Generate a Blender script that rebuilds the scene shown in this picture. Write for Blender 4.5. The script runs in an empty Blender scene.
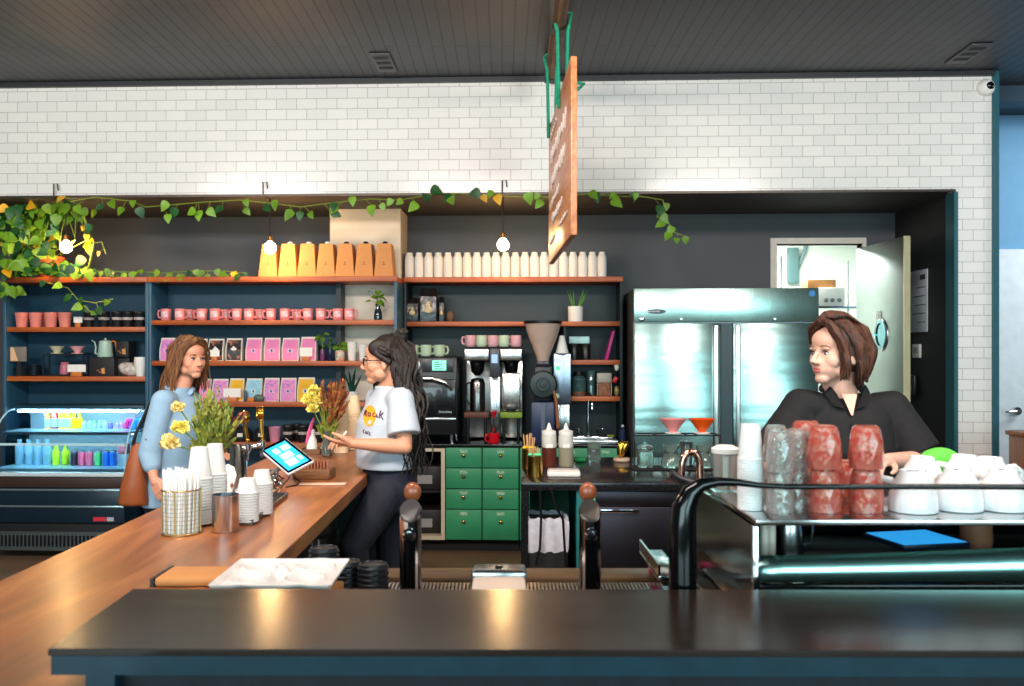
import bpy, bmesh, math, random
from mathutils import Vector, Matrix, Euler
random.seed(7)
S = bpy.context.scene
COL = S.collection
# ---------------- camera ----------------
F_PX, CX, CY, H = 900.0, 497.0, 351.0, 1.6
YAW = math.radians(2.35)
cd = bpy.data.cameras.new('camera'); cam = bpy.data.objects.new('camera', cd); COL.objects.link(cam)
cam.location = (0, 0, H); cam.rotation_euler = (math.pi/2, 0, YAW)
cd.sensor_width = 36; cd.lens = F_PX/1024*36
cd.shift_x = 15/1024; cd.shift_y = 8/1024
cd.clip_start = 0.05; cd.clip_end = 100
cd.dof.use_dof = True; cd.dof.focus_distance = 4.6; cd.dof.aperture_fstop = 4.5
S.camera = cam
FW = Vector((-math.sin(YAW), math.cos(YAW), 0)); RT = Vector((math.cos(YAW), math.sin(YAW), 0))
def ray(px, py): return FW + RT*((px-CX)/F_PX) + Vector((0, 0, (CY-py)/F_PX))
def PY(px, py, Y):
    d = ray(px, py); t = Y/d.y; return Vector((d.x*t, Y, H+d.z*t))
def PZ(px, py, z):
    d = ray(px, py); t = (z-H)/d.z; return Vector((d.x*t, d.y*t, z))
def PD(px, py, D):
    d = ray(px, py); return Vector((d.x*D, d.y*D, H+d.z*D))
def XY(px, Y): return PY(px, CY, Y).x
def ZY(px, py, Y): return PY(px, py, Y).z
# ---------------- view, world ----------------
S.view_settings.view_transform = 'Standard'; S.view_settings.look = 'None'
S.view_settings.gamma = 1; S.view_settings.use_curve_mapping = False
S.view_settings.exposure = 0.15
w = bpy.data.worlds.new('sky'); S.world = w; w.use_nodes = True
bg = w.node_tree.nodes['Background']; bg.inputs[0].default_value = (0.50, 0.90, 0.98, 1); bg.inputs[1].default_value = 1.8
try:
    S.cycles.use_denoising = True; S.cycles.max_bounces = 8; S.cycles.transparent_max_bounces = 16
    S.cycles.sample_clamp_indirect = 6; S.cycles.transmission_bounces = 8; S.cycles.caustics_refractive = False; S.cycles.caustics_reflective = False
except Exception: pass
def light(name, kind, loc, energy, color, size=None, size_y=None, target=None, radius=None, spot=None, blend=0.5):
    l = bpy.data.lights.new(name, kind); o = bpy.data.objects.new(name, l); COL.objects.link(o)
    l.energy = energy; l.color = color; o.location = loc
    if kind == 'AREA':
        l.size = size
        if size_y: l.shape = 'RECTANGLE'; l.size_y = size_y
    if radius is not None: l.shadow_soft_size = radius
    if spot: l.spot_size = math.radians(spot); l.spot_blend = blend
    if target is not None:
        o.rotation_euler = (Vector(target)-Vector(loc)).to_track_quat('-Z', 'Y').to_euler()
    return o
# daylight through the street windows behind the camera
light('window_daylight', 'AREA', (-2.3, -3.85, 2.1), 200, (0.74, 0.96, 1.0), 5.0, 2.4, target=(-1.6, 6, 1.6))
light('window_daylight', 'AREA', (3.6, -3.85, 2.1), 200, (0.66, 0.95, 1.0), 4.6, 2.4, target=(2.2, 6, 1.6))
light('kitchen_light', 'AREA', (2.2, 9.3, 2.9), 80, (0.92, 1.0, 0.96), 1.0, 0.5, target=(2.2, 9.3, 0))
light('side_room_light', 'AREA', (5.2, 6.2, 3.4), 60, (0.85, 0.95, 1.0), 1.5, 1.0, target=(5.0, 7.6, 1.2))
for x, e in ((-3.6, 105), (-0.9, 105), (2.2, 95)):
    light('warm_ceiling_fill', 'AREA', (x, 1.6, 3.5), e, (1.0, 0.87, 0.80), 1.3, 0.4, target=(x*0.98, 6.8, 1.3))  # added warm fill from above, offsets the cool window light on the tiles
for x, y, e in ((-1.1, 2.6, 60), (0.9, 2.0, 45)):
    light('ceiling_spot', 'SPOT', (x, y, 3.5), e*2.6, (1.0, 0.80, 0.58), target=(x*1.0, y+1.4, 1.0), radius=0.05, spot=70, blend=0.8)
# ---------------- helpers ----------------
def lin(c):
    c = c/255.0
    return c/12.92 if c <= 0.04045 else ((c+0.055)/1.055)**2.4
def rgb(*c): return (lin(c[0]), lin(c[1]), lin(c[2]), 1)
_M = {}
def mat(name, c, rough=0.5, metal=0.0, var=0.06, scale=12.0, emit=None, es=0, trans=0, ior=1.45, coat=0, bump=0, alpha=1, stretch=(1, 1, 1), sheen=0, sss=0):
    """procedural principled material; colour varied a little by noise"""
    if name in _M: return _M[name]
    m = bpy.data.materials.new(name); m.use_nodes = True; nt = m.node_tree; N = nt.nodes; L = nt.links
    b = N['Principled BSDF']; C = rgb(*c)
    b.inputs['Base Color'].default_value = C
    b.inputs['Roughness'].default_value = rough; b.inputs['Metallic'].default_value = metal
    b.inputs['IOR'].default_value = ior; b.inputs['Transmission Weight'].default_value = trans
    b.inputs['Coat Weight'].default_value = coat; b.inputs['Alpha'].default_value = alpha
    if sss: b.inputs['Subsurface Weight'].default_value = sss; b.inputs['Subsurface Radius'].default_value = (0.01, 0.004, 0.002)
    if emit: b.inputs['Emission Color'].default_value = rgb(*emit); b.inputs['Emission Strength'].default_value = es
    if var or bump:
        tc = N.new('ShaderNodeTexCoord'); mp = N.new('ShaderNodeMapping'); mp.inputs['Scale'].default_value = stretch
        no = N.new('ShaderNodeTexNoise'); no.inputs['Scale'].default_value = scale; no.inputs['Detail'].default_value = 3
        L.new(tc.outputs['Object'], mp.inputs[0]); L.new(mp.outputs[0], no.inputs['Vector'])
        if var:
            cr = N.new('ShaderNodeValToRGB'); e = cr.color_ramp.elements
            e[0].position = 0.3; e[1].position = 0.7
            e[0].color = tuple(x*(1-var) for x in C[:3])+(1,); e[1].color = tuple(min(1, x*(1+var)) for x in C[:3])+(1,)
            L.new(no.outputs[0], cr.inputs[0]); L.new(cr.outputs[0], b.inputs['Base Color'])
        if bump:
            bp = N.new('ShaderNodeBump'); bp.inputs['Strength'].default_value = bump; bp.inputs['Distance'].default_value = 0.01
            L.new(no.outputs[0], bp.inputs['Height']); L.new(bp.outputs[0], b.inputs['Normal'])
    _M[name] = m; return m
def brick_mat(name, c1, c2, mortar, bw, bh, ms, axes='xz', rough=0.25, off=0.5, rotz=0, origin=(0, 0, 0), bump=0.3, squash=1, coat=0.0, smooth=0.1):
    m = bpy.data.materials.new(name); m.use_nodes = True; N = m.node_tree.nodes; L = m.node_tree.links
    b = N['Principled BSDF']; b.inputs['Roughness'].default_value = rough; b.inputs['Coat Weight'].default_value = coat
    tc = N.new('ShaderNodeTexCoord'); mp = N.new('ShaderNodeMapping'); mp.inputs['Location'].default_value = origin; mp.inputs['Rotation'].default_value = (0, 0, rotz)
    sp = N.new('ShaderNodeSeparateXYZ'); cb = N.new('ShaderNodeCombineXYZ')
    L.new(tc.outputs['Object'], mp.inputs[0]); L.new(mp.outputs[0], sp.inputs[0])
    ix = {'x': 0, 'y': 1, 'z': 2}
    L.new(sp.outputs[ix[axes[0]]], cb.inputs[0]); L.new(sp.outputs[ix[axes[1]]], cb.inputs[1])
    br = N.new('ShaderNodeTexBrick'); br.offset = off
    br.inputs['Color1'].default_value = rgb(*c1); br.inputs['Color2'].default_value = rgb(*c2); br.inputs['Mortar'].default_value = rgb(*mortar)
    br.inputs['Scale'].default_value = 1; br.inputs['Mortar Size'].default_value = ms; br.inputs['Mortar Smooth'].default_value = smooth
    br.inputs['Brick Width'].default_value = bw; br.inputs['Row Height'].default_value = bh
    L.new(cb.outputs[0], br.inputs['Vector']); L.new(br.outputs['Color'], b.inputs['Base Color'])
    bp = N.new('ShaderNodeBump'); bp.invert = True; bp.inputs['Strength'].default_value = bump; bp.inputs['Distance'].default_value = 0.004
    L.new(br.outputs['Fac'], bp.inputs['Height']); L.new(bp.outputs[0], b.inputs['Normal'])
    _M[name] = m; return m
def wood_mat(name, c1, c2, rough=0.4, axis='y', scale=3.0, coat=0.0, rotz=0, ratio=14, var3=None):
    m = bpy.data.materials.new(name); m.use_nodes = True; N = m.node_tree.nodes; L = m.node_tree.links
    b = N['Principled BSDF']; b.inputs['Roughness'].default_value = rough; b.inputs['Coat Weight'].default_value = coat; b.inputs['Coat Roughness'].default_value = 0.2
    tc = N.new('ShaderNodeTexCoord'); mr = N.new('ShaderNodeMapping'); mr.inputs['Rotation'].default_value = (0, 0, rotz)
    mp = N.new('ShaderNodeMapping'); s = [ratio, ratio, ratio]; s['xyz'.index(axis)] = 1.0; mp.inputs['Scale'].default_value = s
    L.new(tc.outputs['Object'], mr.inputs[0]); L.new(mr.outputs[0], mp.inputs[0])
    n1 = N.new('ShaderNodeTexNoise'); n1.inputs['Scale'].default_value = scale; n1.inputs['Detail'].default_value = 6; n1.inputs['Distortion'].default_value = 0.6
    L.new(mp.outputs[0], n1.inputs['Vector'])
    cr = N.new('ShaderNodeValToRGB'); e = cr.color_ramp.elements; e[0].position = 0.33; e[1].position = 0.68
    e[0].color = rgb(*c1); e[1].color = rgb(*c2)
    if var3: x = e.new(0.5); x.color = rgb(*var3)
    L.new(n1.outputs[0], cr.inputs[0])
    n2 = N.new('ShaderNodeTexNoise'); n2.inputs['Scale'].default_value = scale*0.7; n2.inputs['Detail'].default_value = 2
    L.new(mr.outputs[0], n2.inputs['Vector'])
    mx = N.new('ShaderNodeMix'); mx.data_type = 'RGBA'; mx.blend_type = 'MULTIPLY'; mx.inputs[0].default_value = 0.35
    L.new(cr.outputs[0], mx.inputs[6]); L.new(n2.outputs[0], mx.inputs[7]); L.new(mx.outputs[2], b.inputs['Base Color'])
    rr = N.new('ShaderNodeMapRange'); rr.inputs[3].default_value = rough*0.8; rr.inputs[4].default_value = rough*1.25
    L.new(n1.outputs[0], rr.inputs[0]); L.new(rr.outputs[0], b.inputs['Roughness'])
    _M[name] = m; return m
def brushed(name, c, rough=0.28, wave=0.0, wscale=(0.6, 0.6, 6), metal=1.0, dist=0.02):
    m = bpy.data.materials.new(name); m.use_nodes = True; N = m.node_tree.nodes; L = m.node_tree.links
    b = N['Principled BSDF']; b.inputs['Base Color'].default_value = rgb(*c); b.inputs['Metallic'].default_value = metal; b.inputs['Roughness'].default_value = rough
    tc = N.new('ShaderNodeTexCoord'); mp = N.new('ShaderNodeMapping'); mp.inputs['Scale'].default_value = wscale
    no = N.new('ShaderNodeTexNoise'); no.inputs['Scale'].default_value = 1.0; no.inputs['Detail'].default_value = 2
    L.new(tc.outputs['Object'], mp.inputs[0]); L.new(mp.outputs[0], no.inputs['Vector'])
    bp = N.new('ShaderNodeBump'); bp.inputs['Strength'].default_value = wave; bp.inputs['Distance'].default_value = dist
    L.new(no.outputs[0], bp.inputs['Height'])
    if wave: L.new(bp.outputs[0], b.inputs['Normal'])
    rr = N.new('ShaderNodeMapRange'); rr.inputs[3].default_value = rough*0.85; rr.inputs[4].default_value = rough*1.15
    L.new(no.outputs[0], rr.inputs[0]); L.new(rr.outputs[0], b.inputs['Roughness'])
    _M[name] = m; return m
def Rz(a): return Matrix.Rotation(a, 4, 'Z')
def Rx(a): return Matrix.Rotation(a, 4, 'X')
def Ry(a): return Matrix.Rotation(a, 4, 'Y')
def T(*v): return Matrix.Translation(Vector(v))
def align(p0, p1):
    d = Vector(p1)-Vector(p0); return Matrix.Translation(Vector(p0)) @ d.to_track_quat('Z', 'Y').to_matrix().to_4x4(), d.length
class G:
    def __init__(s, M=None): s.b = bmesh.new(); s.M = M or Matrix.Identity(4); s.mi = 0
    def _v(s, co): return s.b.verts.new(s.M @ Vector(co))
    def _f(s, vs):
        try: f = s.b.faces.new(vs); f.material_index = s.mi; return f
        except ValueError: return None
    def box(s, x0, x1, y0, y1, z0, z1, bev=0, M=None):
        M = M or Matrix.Identity(4)
        if bev:
            t = bmesh.new(); bmesh.ops.create_cube(t, size=1)
            for v in t.verts: v.co = Vector(((x0+x1)/2+v.co.x*(x1-x0), (y0+y1)/2+v.co.y*(y1-y0), (z0+z1)/2+v.co.z*(z1-z0)))
            bmesh.ops.bevel(t, geom=t.edges[:], offset=bev, segments=2, affect='EDGES', profile=0.5)
            mp = {v: s._v(M @ v.co) for v in t.verts}
            for f in t.faces: s._f([mp[v] for v in f.verts])
            t.free(); return s
        v = [s._v(M @ Vector(c)) for c in ((x0,y0,z0),(x1,y0,z0),(x1,y1,z0),(x0,y1,z0),(x0,y0,z1),(x1,y0,z1),(x1,y1,z1),(x0,y1,z1))]
        for q in ((0,3,2,1),(4,5,6,7),(0,1,5,4),(1,2,6,5),(2,3,7,6),(3,0,4,7)): s._f([v[i] for i in q])
        return s
    def lathe(s, prof, seg=20, M=None, sy=1.0, close=True):
        M = M or Matrix.Identity(4); rings = []
        for r, z in prof:
            if r < 1e-6: rings.append([s._v(M @ Vector((0, 0, z)))])
            else: rings.append([s._v(M @ Vector((r*math.cos(2*math.pi*i/seg), r*sy*math.sin(2*math.pi*i/seg), z))) for i in range(seg)])
        for a, b in zip(rings, rings[1:]):
            for i in range(seg):
                j = (i+1) % seg
                if len(a) == 1 and len(b) == 1: continue
                if len(a) == 1: s._f([a[0], b[j], b[i]][::-1])
                elif len(b) == 1: s._f([a[i], a[j], b[0]])
                else: s._f([a[i], a[j], b[j], b[i]])
        if close:
            if len(rings[0]) > 1: s._f(rings[0][::-1])
            if len(rings[-1]) > 1: s._f(rings[-1])
        return s
    def cyl(s, p0, p1, r0, r1=None, seg=14):
        M, l = align(p0, p1); return s.lathe([(r0, 0), (r0 if r1 is None else r1, l)], seg, M)
    def tube(s, pts, r, seg=8, cap=True, flat=1.0):
        pts = [Vector(p) for p in pts]; n = len(pts); R = r if isinstance(r, (list, tuple)) else [r]*n
        prev = None; rings = []
        for i, p in enumerate(pts):
            d = (pts[min(i+1, n-1)]-pts[max(i-1, 0)])
            d = d.normalized() if d.length > 1e-9 else Vector((0, 0, 1))
            if prev is None:
                u = d.orthogonal().normalized()
            else:
                u = (prev - d*prev.dot(d)); u = u.normalized() if u.length > 1e-6 else d.orthogonal().normalized()
            prev = u; v = d.cross(u)
            rings.append([s._v(p + u*(R[i]*math.cos(2*math.pi*k/seg)) + v*(R[i]*flat*math.sin(2*math.pi*k/seg))) for k in range(seg)])
        for a, b in zip(rings, rings[1:]):
            for i in range(seg):
                j = (i+1) % seg; s._f([a[i], a[j], b[j], b[i]])
        if cap: s._f(rings[0][::-1]); s._f(rings[-1])
        return s
    def ell(s, c, r, M=None, seg=16, rings=10):
        if not isinstance(r, (tuple, list)): r = (r, r, r)
        M = (M or Matrix.Identity(4)); Mc = T(*c) @ M @ Matrix.Diagonal((r[0], r[1], r[2], 1))
        prof = [(math.sin(math.pi*i/rings), -math.cos(math.pi*i/rings)) for i in range(rings+1)]
        prof[0] = (0, -1); prof[-1] = (0, 1)
        return s.lathe(prof, seg, Mc, close=False)
    def prism(s, poly, z0, z1, M=None):
        """poly (x,y) CCW extruded z0..z1, mapped by M"""
        M = M or Matrix.Identity(4)
        a = [s._v(M @ Vector((x, y, z0))) for x, y in poly]; b = [s._v(M @ Vector((x, y, z1))) for x, y in poly]
        s._f(a[::-1]); s._f(b); n = len(poly)
        for i in range(n): j = (i+1) % n; s._f([a[i], a[j], b[j], b[i]])
        return s
    def quad(s, *p): s._f([s._v(x) for x in p]); return s
    def out(s, name, m, parent=None, loc=(0, 0, 0), rot=(0, 0, 0), smooth=True, ang=35, kind=None, bev=0):
        bmesh.ops.recalc_face_normals(s.b, faces=s.b.faces[:])
        me = bpy.data.meshes.new(name); s.b.to_mesh(me); s.b.free()
        for x in (m if isinstance(m, (list, tuple)) else [m]): me.materials.append(x)
        if smooth:
            me.shade_smooth()
            try: me.set_sharp_from_angle(angle=math.radians(ang))
            except Exception: pass
        o = bpy.data.objects.new(name, me); COL.objects.link(o); o.location = loc; o.rotation_euler = rot
        if parent: o.parent = parent
        if kind: o['kind'] = kind
        if bev:
            md = o.modifiers.new('bevel', 'BEVEL'); md.width = bev; md.segments = 2; md.limit_method = 'ANGLE'; md.angle_limit = math.radians(40)
        return o
def tag(o, label, cat, group=None, kind=None):
    o['label'] = label; o['category'] = cat
    if group: o['group'] = group
    if kind: o['kind'] = kind
    return o
def thing(name, label, cat, loc=(0, 0, 0), rz=0, group=None, rot=None):
    o = bpy.data.objects.new(name, None); COL.objects.link(o); o.location = loc; o.rotation_euler = rot or (0, 0, rz)
    o.empty_display_size = 0.1
    return tag(o, label, cat, group)
def dup(o, loc, rz=None, label=None, group=None, parent=None):
    c = o.copy(); COL.objects.link(c)
    if parent: c.parent = parent
    else:
        c.location = loc
        if rz is not None: c.rotation_euler = (0, 0, rz)
        if label: c['label'] = label
        if group: c['group'] = group
    for ch in list(o.children): dup(ch, None, parent=c)
    return c
def text(txt, size, m, parent=None, loc=(0, 0, 0), rot=(0, 0, 0), name='lettering', depth=0.0006, shear=0, xs=1.0):
    cu = bpy.data.curves.new('t', 'FONT'); cu.body = txt; cu.size = size; cu.extrude = depth; cu.align_x = 'CENTER'; cu.align_y = 'CENTER'; cu.shear = shear
    cu.resolution_u = 3
    t = bpy.data.objects.new('t', cu); COL.objects.link(t); dg = bpy.context.evaluated_depsgraph_get(); dg.update()
    me = bpy.data.meshes.new_from_object(t.evaluated_get(dg)); bpy.data.objects.remove(t); me.materials.clear(); me.materials.append(m)
    o = bpy.data.objects.new(name, me); COL.objects.link(o); o.location = loc; o.rotation_euler = rot; o.scale = (xs, 1, 1)
    if parent: o.parent = parent
    return o
ORD = ['first', 'second', 'third', 'fourth', 'fifth', 'sixth', 'seventh', 'eighth', 'ninth', 'tenth', 'eleventh', 'twelfth', 'thirteenth', 'fourteenth', 'fifteenth', 'sixteenth', 'seventeenth', 'eighteenth', 'nineteenth', 'twentieth', 'twenty-first', 'twenty-second', 'twenty-third', 'twenty-fourth']
def ordl(i, n):
    if i == 0: return 'leftmost'
    if i == n-1: return 'rightmost'
    return ORD[i]+' from left'
# ---------------- shared materials ----------------
WOODS = wood_mat('shelf_wood', (168, 76, 32), (214, 112, 50), 0.45, 'x', 2.0)
WOODC = wood_mat('counter_wood', (132, 76, 42), (198, 128, 74), 0.32, 'y', 1.6, 0.15, ratio=9, var3=(166, 98, 54))
TEAL = mat('teal_paint', (10, 56, 76), 0.5)
TEALD = mat('dark_teal_paint', (9, 32, 40), 0.5)
EDGE = mat('blue_grey_paint', (44, 88, 114), 0.4)
CHAR = mat('charcoal_wall', (74, 76, 82), 0.6, var=0.05, scale=2)
BLACK = mat('black_plastic', (14, 14, 16), 0.35)
BLKGL = mat('black_gloss', (6, 7, 9), 0.13, coat=0.0, var=0)
BLKM = mat('matte_black', (17, 18, 20), 0.7)
STEEL = brushed('brushed_steel', (190, 192, 194), 0.22)
CHROME = mat('chrome', (215, 215, 220), 0.1, 1.0, var=0)
WHITE = mat('white_plastic', (236, 234, 228), 0.45, var=0.02)
PAPER = mat('white_paper', (238, 236, 230), 0.7, var=0.02)
CERAM = mat('white_ceramic', (240, 240, 242), 0.12, var=0.01, coat=0.4)
GREEN = mat('green_paint', (52, 148, 104), 0.42)
BRASS = mat('brass', (200, 150, 60), 0.22, 1.0)
GLASS = mat('clear_glass', (240, 248, 248), 0.02, trans=1.0, var=0, ior=1.35)
KRAFT = mat('kraft_card', (206, 142, 84), 0.7, var=0.04)
PINKB = mat('pink_ceramic', (224, 132, 128), 0.4)
LEAF = mat('leaf_green', (108, 150, 34), 0.45, var=0.35, scale=5)
LEAFD = mat('leaf_dark_green', (32, 84, 34), 0.45, var=0.3, scale=6)
LEAFY = mat('leaf_yellow', (226, 170, 30), 0.45, var=0.2, scale=6)
STEM = mat('vine_stem', (120, 140, 50), 0.5)
TERRA = mat('terracotta', (190, 92, 52), 0.7)
# ================= the setting =================
YT, YB, ZC, ZS = 6.75, 7.85, 3.65, 2.785
XR = XY(955, YT); XE = XY(993, YT)          # recess right edge, wall right end
TILE = brick_mat('white_subway_tile', (236, 233, 228), (228, 226, 222), (178, 174, 168), 0.1545, 0.0785, 0.0022, 'xz', 0.16, origin=(0.02, 0, 0.022), smooth=0.0, bump=0.25)
g = G()
g.box(-7, XE, YT, YT+0.12, ZS, ZC); g.box(XR, XE, YT, YT+0.12, 0, ZS)
g.out('wall_back', TILE, kind='structure', smooth=False)
PLANK = brick_mat('painted_ceiling_boards', (54, 57, 65), (45, 48, 55), (7, 8, 9), 2.3, 0.079, 0.0065, 'yx', 0.5, off=0.37, rotz=-0.035, bump=0.6)
g = G(); g.box(-7, 9, -4.2, YT+0.0, ZC, ZC+0.1); g.box(XE-0.0, 9, YT, 8.0, ZC, ZC+0.1); g.out('ceiling', PLANK, kind='structure', smooth=False)
FLOORM = mat('worn_concrete', (112, 92, 74), 0.5, var=0.2, scale=1.4)
g = G(); g.box(-7, 9, -4.2, 11, -0.1, 0); g.out('floor', FLOORM, kind='structure', smooth=False)
# recess: ceiling, back wall with doorway, right wall
DX0, DX1, DZ = XY(776.5, YB), XY(862, YB), ZY(800, 244, YB)
g = G(); g.box(-7, DX0, YB, YB+0.12, 0, ZS+0.02); g.box(DX1, XR+0.1, YB, YB+0.12, 0, ZS+0.02); g.box(DX0, DX1, YB, YB+0.12, DZ, ZS+0.02)
g.out('wall_recess', CHAR, kind='structure', smooth=False)
SOFF = mat('soffit_paint', (70, 68, 68), 0.7)
g = G(); g.box(-7, XR, YT+0.004, YB, ZS-0.002, ZS+0.05); g.out('ceiling_recess', SOFF, kind='structure', smooth=False)
DKW = mat('black_wall_paint', (26, 27, 30), 0.6)
g = G(); g.box(XR, XE-0.015, YT+0.12, YB+0.12, 0, ZS+0.02); g.out('wall_right_recess', DKW, kind='structure', smooth=False)
g = G(); g.box(XE-0.01, XE+0.0, YT+0.12, YB+0.12, 0, ZC); g.out('wall_right_return', EDGE, kind='structure', smooth=False)
# metal edge trims
TR = mat('bronze_trim', (74, 66, 60), 0.4, 0.6); TRT = mat('teal_trim', (36, 88, 100), 0.4)
g = G(); g.box(-7, XR+0.0, YT-0.014, YT-0.001, ZS-0.014, ZS+0.004); g.out('trim_1', TR, kind='structure', smooth=False)
g = G(); g.box(XR-0.012, XR+0.016, YT-0.014, YT-0.001, 0, ZS-0.015); g.box(XR-0.012, XR-0.001, YT-0.001, YT+0.125, 0, ZS-0.015); g.out('trim_2', TRT, kind='structure', smooth=False)
g = G(); g.box(XE-0.01, XE+0.035, YT-0.02, YT+0.12, 0, ZC); g.out('trim_3', TRT, kind='structure', smooth=False)
g = G(); g.box(-7, XE, YT-0.04, YT-0.001, ZC-0.035, ZC-0.001); g.out('trim_4', mat('dark_trim', (40, 42, 46), 0.5), kind='structure', smooth=False)
# kitchen behind the doorway
KW = mat('kitchen_wall', (226, 232, 224), 0.6, var=0.02)
g = G(); g.box(1.2, 3.6, 10.2, 10.3, 0, 3.1); g.box(1.15, 1.2, YB+0.12, 10.3, 0, 3.1); g.box(3.6, 3.65, YB+0.12, 10.3, 0, 3.1); g.out('wall_kitchen', KW, kind='structure', smooth=False)
g = G(); g.box(1.15, 3.65, YB+0.12, 10.3, 3.05, 3.1); g.out('ceiling_kitchen', KW, kind='structure', smooth=False)
FR = mat('door_frame_paint', (212, 200, 190), 0.5)
g = G(); g.box(DX0-0.055, DX0, YB-0.02, YB+0.12, 0, DZ+0.05); g.box(DX0, DX1, YB-0.02, YB+0.12, DZ, DZ+0.05); g.box(DX1, DX1+0.03, YB-0.02, YB+0.12, 0, DZ+0.05)
g.out('trim_5', FR, kind='structure', smooth=False)
# side room at far right: blue wall and white door
SBW = mat('sky_blue_wall', (108, 158, 196), 0.6, var=0.03)
g = G(); g.box(XE, 9, 8.0, 8.1, 0, ZC); g.out('wall_far', SBW, kind='structure', smooth=False)
BLD = mat('blue_beam', (22, 46, 62), 0.5)
g = G(); g.box(XE+0.035, 9, 7.1, 7.3, ZC-0.12, ZC-0.001); g.out('trim_6', BLD, kind='structure', smooth=False)
dz = ZY(1005, 250, 8.0); dx = XY(993.5, 8.0)
d1 = G().box(dx, dx+1.05, 7.93, 7.995, 0, dz, bev=0.004).out('door_1', mat('white_door', (214, 220, 226), 0.45), kind='structure')
hp = PY(1013, 411, 7.9)
h = G(); h.cyl((0.03, 0.03, 0), (0.03, -0.02, 0), 0.035, seg=20); h.tube([(0.03, -0.02, 0), (0.03, -0.05, 0), (0, -0.055, -0.002), (-0.09, -0.055, -0.006)], [0.012, 0.012, 0.011, 0.008], 10)
h.out('door_handle', CHROME, d1, loc=hp)
# rest of the room (unseen from here but lit by and reflected in the steel)
RW = mat('side_wall_paint', (120, 118, 114), 0.7)
g = G(); g.box(-7.1, -7, -4.2, YB, 0, ZC); g.out('wall_left', RW, kind='structure', smooth=False)
g = G(); g.box(9, 9.1, -4.2, 8.1, 0, ZC); g.out('wall_right', RW, kind='structure', smooth=False)
g = G(); zb, zt = 0.95, 3.25
g.box(-7, 9, -4.2, -4.1, 0, zb); g.box(-7, 9, -4.2, -4.1, zt, ZC)
for a, b in ((-7, -5.0), (0.1, 1.2), (6.0, 9)): g.box(a, b, -4.2, -4.1, zb, zt)
g.out('wall_front', RW, kind='structure', smooth=False)
for k, (a, b) in enumerate(((-5.0, 0.1), (1.2, 6.0))):
    g = G(); g.box(a, b, -4.17, -4.11, zb, zb+0.05); g.box(a, b, -4.17, -4.11, zt-0.05, zt)
    n = 4
    for i in range(n+1): x = a+(b-a-0.05)*i/n; g.box(x, x+0.05, -4.17, -4.11, zb, zt)
    g.out('window_%d' % (k+1), BLACK, kind='structure', smooth=False)
# white pier in the recess, behind the shelves
PX0, PX1 = XY(330, 7.45), XY(400.5, 7.45)
g = G(); g.box(PX0, PX1, 7.45, YB, 0, ZS); g.out('wall_pier', mat('cream_plaster', (226, 214, 196), 0.7, var=0.03, scale=4), kind='structure', smooth=False)
# ================= shelving =================
def z_at(py, Y, px=400): return ZY(px, py, Y)
SF, SB = 7.08, 7.42
LX0, LX1, MX1 = XY(3, SF), XY(148, SF), XY(397, SF)
zt_ = ZY(148, 277, SF)
def bookcase(label, x0, x1, shelves, back_to, y0, y1, zb=0.0, topz=None, extra=None, sx=None):
    t = thing('bookcase', label, 'shelving', ((x0+x1)/2, (y0+y1)/2, 0)); c = Vector(t.location)
    def L(g_, n, m, **k): return g_.out(n, m, t, loc=-c, **k)
    g = G(); g.box(x0, x0+0.024, y0, y1, zb, topz-0.042, bev=0.002); L(g, 'side_panel', [EDGE])
    g = G(); g.box(x1-0.024, x1, y0, y1, zb, topz-0.042, bev=0.002); L(g, 'side_panel', [EDGE])
    g = G(); g.box(x0+0.024, back_to, y1-0.015, y1, zb, topz-0.042); L(g, 'back_panel', [TEAL], smooth=False)
    g = G(); g.box(x0+0.0005, x1-0.0005, y0-0.015, y1+0.02, topz-0.042, topz, bev=0.003); L(g, 'top_board', [WOODS])
    for i, z in enumerate(shelves):
        a, b = (x0+0.024, x1-0.024) if not sx or not sx[i] else sx[i]
        g = G(); g.box(a, b, y0+0.01, y1-0.015, z-0.038, z, bev=0.002); L(g, 'shelf', [WOODS])
    if extra: extra(L)
    return t
zl = [ZY(75, 327, SF), ZY(75, 376.5, SF)]
bookcase('tall teal bookcase with the trailing pothos, above the lit pastry case', LX0, LX1, zl, LX1-0.024, SF, SB, topz=zt_)
zm = [ZY(250, 320, SF), ZY(250, 361, SF), ZY(250, 402, SF), ZY(300, 443, SF)]
vx = XY(334, SF)
def ex(L): G().box(vx-0.022, vx+0.022, SF+0.03, SB-0.017, 0, zt_-0.044).out  and L(G().box(vx-0.02, vx+0.02, SF+0.16, SB-0.017, 0, zt_-0.044), 'divider', [TEALD])
bookcase('teal bookcase holding the pink mugs and bags of coffee behind the two women', LX1+0.002, MX1, zm, vx, SF, SB, topz=zt_, extra=ex)
R0, R1 = 7.42, 7.80
RX0, RX1 = max(XY(401, R0), MX1+0.003), XY(623, R0)
ztr = ZY(500, 277, R0); zr = [ZY(500, 321.5, R0), ZY(595, 360, R0), ZY(595, 396.5, R0)]
KX = XY(566, R0)
ZCT = 0.862
def ex2(L): L(G().box(KX-0.018, KX, R0+0.02, R1-0.017, ZCT+0.001, zr[0]-0.04), 'divider', [TEALD])
t = bookcase('dark teal wall shelving over the brewers with white jugs on top', RX0, RX1, zr, RX1-0.024, R0, R1, zb=ZCT+0.001, topz=ztr, extra=ex2,
    sx=[None, (KX, RX1-0.024), (KX, RX1-0.024)])
for ch in t.children:
    if ch.name.startswith(('side_panel', 'back_panel')): ch.data.materials[0] = TEALD
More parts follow.
